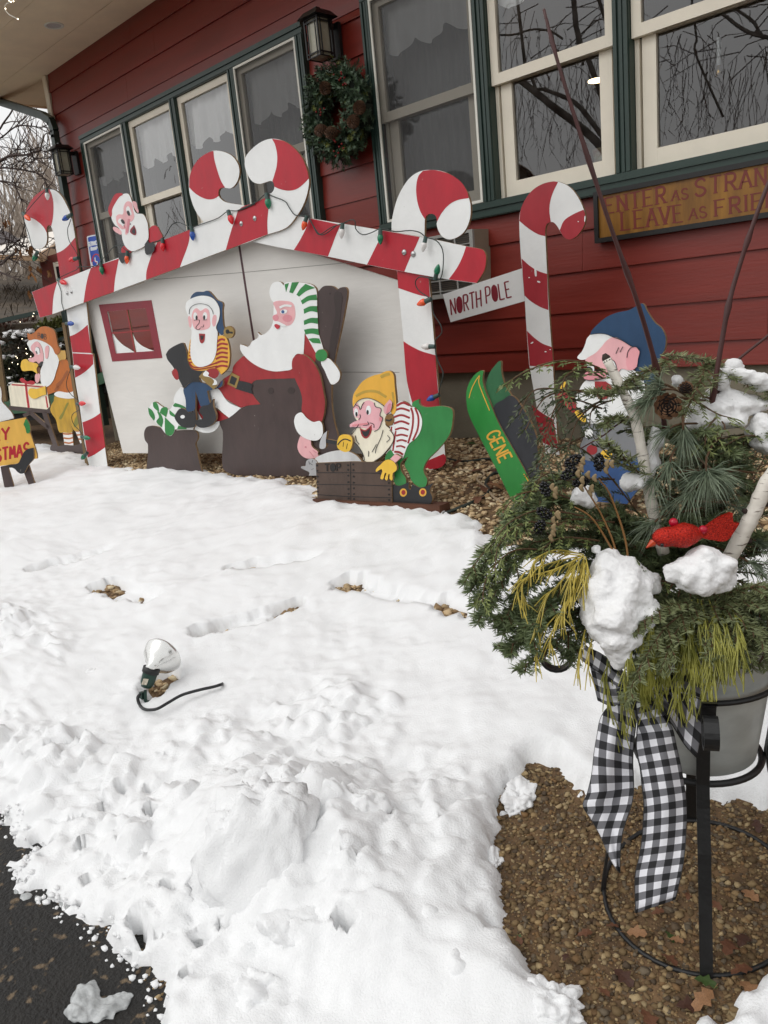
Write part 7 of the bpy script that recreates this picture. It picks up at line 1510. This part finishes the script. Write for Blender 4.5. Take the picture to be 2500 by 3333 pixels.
# neighbouring building
nb_ = thing('neighbouring_building', at_depth((110, 1000), 21), 'low red building with a snowy roof and tan fascia seen far left between branches', 'building')
Q = lambda x, y, d: at_depth((x, y), d*KD)
KD = 1.0
def prism(mb, top, dz): V = list(top)+[(p[0], p[1], p[2]-dz) for p in top]; n = len(top); mb.add(V, [tuple(range(n)), tuple(range(2*n-1, n-1, -1))]+[(i, (i+1) % n, n+(i+1) % n, n+i) for i in range(n)])
mb = MB(); prism(mb, [Q(-120, 826, 18), Q(130, 836, 18), Q(215, 745, 23), Q(0, 786, 23), Q(-120, 815, 23)], 0.06); mb.build('snowy_roof', mat('roof_snow', (0.90, 0.87, 0.83), rough=0.8), nb_)
mb = MB(); prism(mb, [Q(-120, 800, 22), Q(75, 785, 22), Q(20, 752, 25), Q(-120, 765, 25)], 0.05); mb.build('shingle_roof', mat('far_shingle', (0.30, 0.27, 0.27), rough=0.9, vary=0.3, vscale=3, stretch=(1, 1, 8)), nb_)
mb = MB(); a, b = Q(-120, 832, 17.9), Q(131, 842, 17.9); mb.bar(a, b, 0.06, 0.11); a, b = Q(133, 838, 18), Q(215, 790, 21); mb.bar(a, b, 0.06, 0.2); mb.build('fascia', mat('tan_fascia', (0.66, 0.54, 0.42), rough=0.7), nb_)
pw_ = Plane(Q(150, 900, 18.6), 38)
slab(MB(), pw_, [[(128, 842), (300, 790), (300, 1010), (150, 1010)]], -0.2, 0).build('wall', mat('far_red_wall', (0.42, 0.19, 0.16), rough=0.7, vary=0.15, vscale=2, stretch=(1, 1, 6)), nb_)
w1 = slab(MB(), pw_, [OL('M', '950,965! 1080,945! 1125,1300! 1018,1312!', 1)], 0.002, 0.05).build('window', m_cream, nb_)
slab(MB(), pw_, [OL('M', '1003,1040! 1090,1025! 1130,1262! 1042,1280!', 1)], 0.0502, 0.055).build('pane', m_dark, w1)

# ramp with its railing
KD = 1.24
rp2 = thing('service_ramp', at_depth((100, 1340), 9.4), 'dark green service ramp with railings behind the barrow elf', 'ramp')
def pbar(mb, p, q, d, wpx): mb.bar(Q(*p, d), Q(*q, d*0.985), wpx*d*KD/FPX)
mb = MB()
pbar(mb, (-60, 1058), (150, 1012), 10.6, 13); mb.build('top_rail', m_green, rp2)
for y0, y1 in ((1143, 1062), (1176, 1094)):
    mb = MB(); pbar(mb, (-60, y0), (235, y1), 10.6, 11); mb.build('rail', m_green, rp2)
for x, y in ((-20, 1050), (206, 1000)):
    mb = MB(); mb.bar(Q(x, y, 10.62), Q(x+55, y+330, 10.62), 0.09); mb.build('post', m_green, rp2)
pd_ = Plane(Q(100, 1330, 9.3), math.degrees(math.atan2(PH.u[1], PH.u[0])))
slab(MB(), pd_, [[(-80, 1312), (150, 1295), (345, 1205), (350, 1240), (160, 1338), (-80, 1356)]], -0.9, 0.0).build('deck', mat('ramp_green', (0.20, 0.36, 0.25), rough=0.6, vary=0.2, vscale=4), rp2)
slab(MB(), pd_, [[(-80, 1350), (160, 1336), (350, 1238), (352, 1275), (165, 1362), (-80, 1385)]], -0.8, -0.05).build('dark_band', m_dark, rp2)  # near-black slab set back below the deck edge
tp_ = thing('timber_post', Q(20, 1306, 8.9), 'tan timber post standing behind the yellow signboard at the left edge', 'post')
mb = MB(); mb.bar(Q(-14, 1100, 8.9), Q(14, 1306, 8.9), 0.085); mb.build('timber', m_lumber, tp_); mb = MB(); mb.bar(Q(-14, 1100, 8.9), Q(-15, 1092, 8.9), 0.095); mb.build('cap', m_lumber, tp_)

# shrubs by the ramp
def shrub(blobs, col, col2, n, leafL, label, snow=0, twigs=0):
    c = Q(blobs[0][0], blobs[0][1]+blobs[0][2]*0.9, blobs[0][3]); t = thing('shrub', c, label, 'shrub', None); mb = MB()
    mm = mat('shrub_'+label[:8].replace(' ', '_'), col, rough=0.7, vary=0.5, vscale=5, col2=col2)
    for x, y, r, d in blobs:
        o = Q(x, y, d); R_ = r*d*KD/FPX
        for k in range(n):
            v = np.array([r6.gauss(0, 1), r6.gauss(0, 1), r6.gauss(0, 1)]); v /= np.linalg.norm(v); p = o+v*R_*r6.random()**0.4*np.array([1, 1, 0.9]); e = v+np.array([r6.gauss(0, .5), r6.gauss(0, .5), r6.gauss(0.2, .5)])
            leaf(mb, p, e, leafL*r6.uniform(0.6, 1.3), leafL*0.4)
    mb.build('foliage', mm, t); mb = MB()
    for x, y, r, d in blobs:
        o = Q(x, y, d); R_ = r*d*KD/FPX; g = np.array([o[0], o[1], o[2]-R_*1.2])
        for k in range(8): mb.tube([g, o+np.array([r6.uniform(-1, 1), r6.uniform(-1, 1), r6.uniform(-.4, .9)])*R_*0.8], [0.014, 0.004], 4)
    mb.build('stems', m_barkd, t)
    if snow:
        mb = MB()
        for x, y, r, d in blobs:
            o = Q(x, y, d); R_ = r*d*KD/FPX
            for k in range(snow):
                a = r6.uniform(0, 6.28); s_ = r6.random()**0.5; mb.blob(o+np.array([math.cos(a)*s_*0.9, math.sin(a)*s_*0.9, math.sqrt(max(0, 1-s_*s_))*0.85])*R_, r6.uniform(0.02, 0.06), 1, 0.4, k, (1.3, 1.3, 0.6))
        mb.build('snow_patches', m_snow2, t, smooth=True)
shrub([(20,1085,52,11.4),(90,1075,48,11.6),(-40,1090,50,11.4)], (0.40,0.26,0.21), (0.25,0.17,0.14), 480, 0.07, 'rusty brown twiggy shrub under the top ramp rail')
shrub([(165,1085,48,11.0),(205,1070,40,11.1)], (0.45,0.46,0.20), (0.25,0.28,0.12), 700, 0.08, 'yellow green evergreen shrub right of the barrow elf cap', snow=3)
shrub([(55,1130,60,10.2),(110,1110,45,10.3)], (0.27,0.24,0.16), (0.15,0.13,0.10), 600, 0.06, 'dark shrub dusted with snow between the ramp rails', snow=22)
shrub([(30,1210,62,10.0),(85,1230,58,10.0),(130,1200,50,10.1),(60,1270,55,9.9)], (0.22,0.23,0.12), (0.11,0.12,0.07), 620, 0.08, 'dark green shrub behind the gift box and gloved hand', snow=9)
shrub([(235,1150,50,10.2),(330,1170,45,10.2)], (0.20,0.20,0.12), (0.10,0.10,0.07), 500, 0.08, 'dark shrub glimpsed between the left post and the white panel', snow=3)
fs = thing('shrub_lights', Q(70, 1120, 9.6), 'tiny warm fairy lights scattered through the shrubs by the ramp', 'string lights'); mb = MB(); mb2 = MB(); pp = []
for x, y in ((66,1048),(107,1029),(72,1103),(60,1132),(85,1135),(52,1160),(88,1152),(40,1180),(95,1168),(58,1185),(110,1020),(86,1150),(56,1165),(30,1200),(100,1160)):
    q = Q(x, y, 9.75); mb.blob(q, 0.0065, 1); pp.append(q)
mb.build('bulbs', m_spark, fs); mb2.tube(smooth3(pp[:8], 30), 0.003, 4); mb2.build('wire', m_barkd, fs)

# bare tree whose limbs hang in from the left
bt = thing('bare_tree', at_depth((-700, 1330), 12.0), 'dark bare tree with long limbs reaching in from the left edge', 'tree'); mb = MB()
bz = at_depth((-700, 1330), 12.0); T0 = np.array([bz[0], bz[1], -0.4]); limb(mb, [T0, at_depth((-690, 900), 12), at_depth((-640, 500), 12), at_depth((-560, 100), 12)], 0.22, 0.10, 10); mb.build('trunk', m_barkd, bt, smooth=True)
def br(frame, s, w0, w1, d0=12.0, d1=11.0, twigs=0):
    L = line(frame, s, 4); n = len(L); P = [at_depth(p, d0+(d1-d0)*i/(n-1)) for i, p in enumerate(L)]; k = d0/FPX/2*0.8; mb = MB(); limb(mb, P, w0*k, w1*k, 6)
    for i in range(2, n):
        for j in range(twigs):
            v = P[i]-P[i-1]; v = v/np.linalg.norm(v)+np.array([r6.gauss(0, .6), r6.gauss(0, .6), r6.gauss(0.15, .6)]); l = r6.uniform(0.15, 0.55); q = P[i]+v*l*0.5+np.array([0, 0, r6.uniform(-.03, .05)]); e = q+v*l*0.5+np.array([0, 0, r6.uniform(-.08, .08)])
            mb.tube([P[i], q, e], [0.006, 0.0045, 0.002], 4)
    return mb.build('branch', m_barkd, bt, smooth=True)
for f, s_, a, b, tw in (('N', '-3400,2000 -1500,1250 -400,980 0,830 250,640 380,600 560,610 750,630 850,590', 9, 3, 1), ('N', '-3000,1500 -1000,1100 -200,900 0,660 60,560 210,350 260,200', 10, 6, 0), ('N', '60,570 200,530 380,520 480,440', 5, 2, 0), ('N', '-3600,2600 -1500,2000 -300,1420 0,1240 170,1150 320,1130 470,1130 600,1090 720,1050 890,1100', 14, 4, 1),
                     ('N', '720,1050 745,950 770,860 800,770 940,700', 5, 3, 0), ('N', '470,1130 560,1140 650,1190 800,1190 930,1200', 5, 3, 1), ('N', '150,1150 270,1090 300,1030 430,870', 4, 2, 1), ('N', '170,1160 330,1230 500,1270 600,1250 660,1200', 4, 2, 1), ('N', '780,530 850,650 910,760', 4, 4, 0), ('N', '-3500,2700 -800,1500 0,1365 280,1380 560,1430 760,1510 850,1720', 9, 4, 2), ('N', '-3500,3000 -600,1700 0,1600 200,1640 300,1760 390,1960', 9, 4, 2),
                     ('M', '-3300,1200 -600,500 0,430 130,530 300,640 480,690', 8, 4, 2), ('M', '-3300,1500 -500,900 0,780 60,800 200,680 400,520 460,500', 9, 3, 2), ('M', '-3300,1500 -400,1050 0,1000 150,880 330,740', 10, 8, 1), ('M', '-3300,1700 -500,1000 0,1140 200,1220 370,1285', 9, 7, 1), ('M', '60,800 160,900 280,880', 4, 2, 1), ('M', '300,640 520,700 640,740 760,800', 4, 3, 1), ('M', '560,800 600,950 700,1010 770,1100', 4, 3, 0), ('M', '840,500 950,530 1000,560', 4, 4, 0), ('M', '800,690 900,700 1000,720', 4, 3, 1)):
    br(f, s_, a, b, twigs=tw)
m_dl = mat('dead_leaf', (0.55, 0.38, 0.22), rough=0.8, vary=0.3, vscale=8)
mb = MB()
for x, y, n, h in ((530,720,9,110),(345,700,6,90),(115,210,6,80),(540,1030,4,40),(690,1050,6,70),(880,1150,7,100),(560,1180,4,60),(540,1540,4,120),(590,660,5,60)):
    for k in range(n):
        o = at_depth((x/5.53+r6.gauss(0, 4), 680+(y+r6.uniform(-h, h)*0.6)/5.53), 11.0); leaf(mb, o, np.array([r6.gauss(0, .4), r6.gauss(0, .4), -1.0]), r6.uniform(0.05, 0.11), 0.035)
mb.build('dead_leaves', m_dl, bt)

# birches across the road: seen only as reflections in the panes
def mir(p, dv): q = at_y(p, WY+dv); return np.array([q[0], WY-dv, q[2]])
def refl_tree(label, dv, limbs, weep, n_weep, lref):
    g = mir(limbs[0][1][0], dv); t = thing('birch_tree', (g[0], g[1], 0), label, 'tree')
    for w0, P, w1, ext in limbs:
        Q_ = [mir(p, dv) for p in P]
        if ext: Q_ = Q_+[np.array([Q_[-1][0]+0.3, Q_[-1][1], 0.0])]
        mb = MB(); k = (dv+WY)*0.48/FPX/2; limb(mb, smooth3(Q_, 14), w0*k, w1*k, 8); mb.build('trunk' if ext else 'limb', m_refl, t, smooth=True)
    mb = MB()
    for k in range(n_weep):
        x0, y0, x1, y1 = r6.choice(weep); p = (r6.uniform(x0, x1), r6.uniform(y0, y1)); L = r6.uniform(0.5, 1.6)*lref; q = mir(p, dv+r6.uniform(-.6, .6)); a = r6.uniform(-0.9, 0.9); P = [q]
        for j in range(6):
            a = a*0.8+r6.gauss(0, .3); P.append(P[-1]+np.array([math.sin(a)*0.6, r6.gauss(0, .15), -0.9])*L/6)
            if j > 1 and r6.random() < 0.8: mb.tube([P[-1], P[-1]+np.array([r6.uniform(-.25, .25), 0, -0.2])*L*0.4], [0.006, 0.003], 3, cap=False)
        mb.tube(P, list(np.linspace(0.0065, 0.0025, 7)), 3, cap=False)
    for k in range(int(n_weep*0.5)):
        x0, y0, x1, y1 = r6.choice(weep); q = mir((r6.uniform(x0, x1), r6.uniform(y0-120, y1-60)), dv); v = np.array([r6.uniform(-1, 1), r6.uniform(-.2, .2), r6.uniform(-.3, .6)]); mb.tube([q, q+v*0.5*lref, q+v*lref+np.array([0, 0, -0.2])], [0.010, 0.008, 0.004], 4, cap=False)
    mb.build('twigs', m_rtw, t)
m_rtw = mat('birch_twig', (0.44, 0.38, 0.36), rough=0.8)
m_refl = mat('birch_trunk', (0.62, 0.59, 0.56), rough=0.8, vary=0.5, vscale=5, col2=(0.30, 0.28, 0.26))
UX = lambda s_: [(a, b) for a, b, c in px('U', s_)]; VX = lambda s_: [(a, b) for a, b, c in px('V', s_)]
refl_tree('tall weeping birch across the road, mirrored in the right hand windows', 9.0, [
    (34, UX('160,-900 150,-300 165,0 190,250 250,430 310,600 380,800 440,1100 470,1300'), 46, True), (44, UX('-290,600 -160,700 0,830 150,940 330,1100 440,1250'), 60, False), (22, UX('-330,-600 -200,560 -60,690 60,740 180,810 300,960 440,1150'), 40, False),
    (24, UX('300,-700 330,-200 360,0 420,190 470,420 480,700 460,1100'), 30, False), (16, VX('1560,-800 1580,0 1610,280 1640,500'), 18, False), (18, UX('1240,80 1320,120 1420,200 1540,260 1700,300 2300,500'), 26, False), (16, UX('1370,50 1450,100 1540,170 1575,240 1620,290'), 22, False), (14, UX('1070,-400 1080,150 1095,300 1090,420 1300,900'), 16, False), (14, VX('1000,270 1120,270 1260,230 1400,240 1500,300'), 16, False)],
    [(1560, 20, 1990, 200), (1640, 60, 2000, 260), (1660, 240, 1960, 330), (2100, 60, 2340, 260), (2150, 120, 2500, 330), (2330, 120, 2500, 260)], 130, 1.25)
refl_tree('smaller bare tree across the road, mirrored low in the left hand windows', 12.0, [(10, [(585, 560), (594, 640), (600, 700), (604, 760), (606, 800)], 16, True), (5, [(555, 640), (575, 690), (600, 730)], 8, False), (5, [(640, 640), (622, 690), (604, 730)], 8, False), (5, [(620, 620), (612, 670), (600, 710)], 7, False), (5, [(535, 690), (570, 730), (603, 760)], 7, False)], [(530, 640, 650, 760)], 30, 0.8)
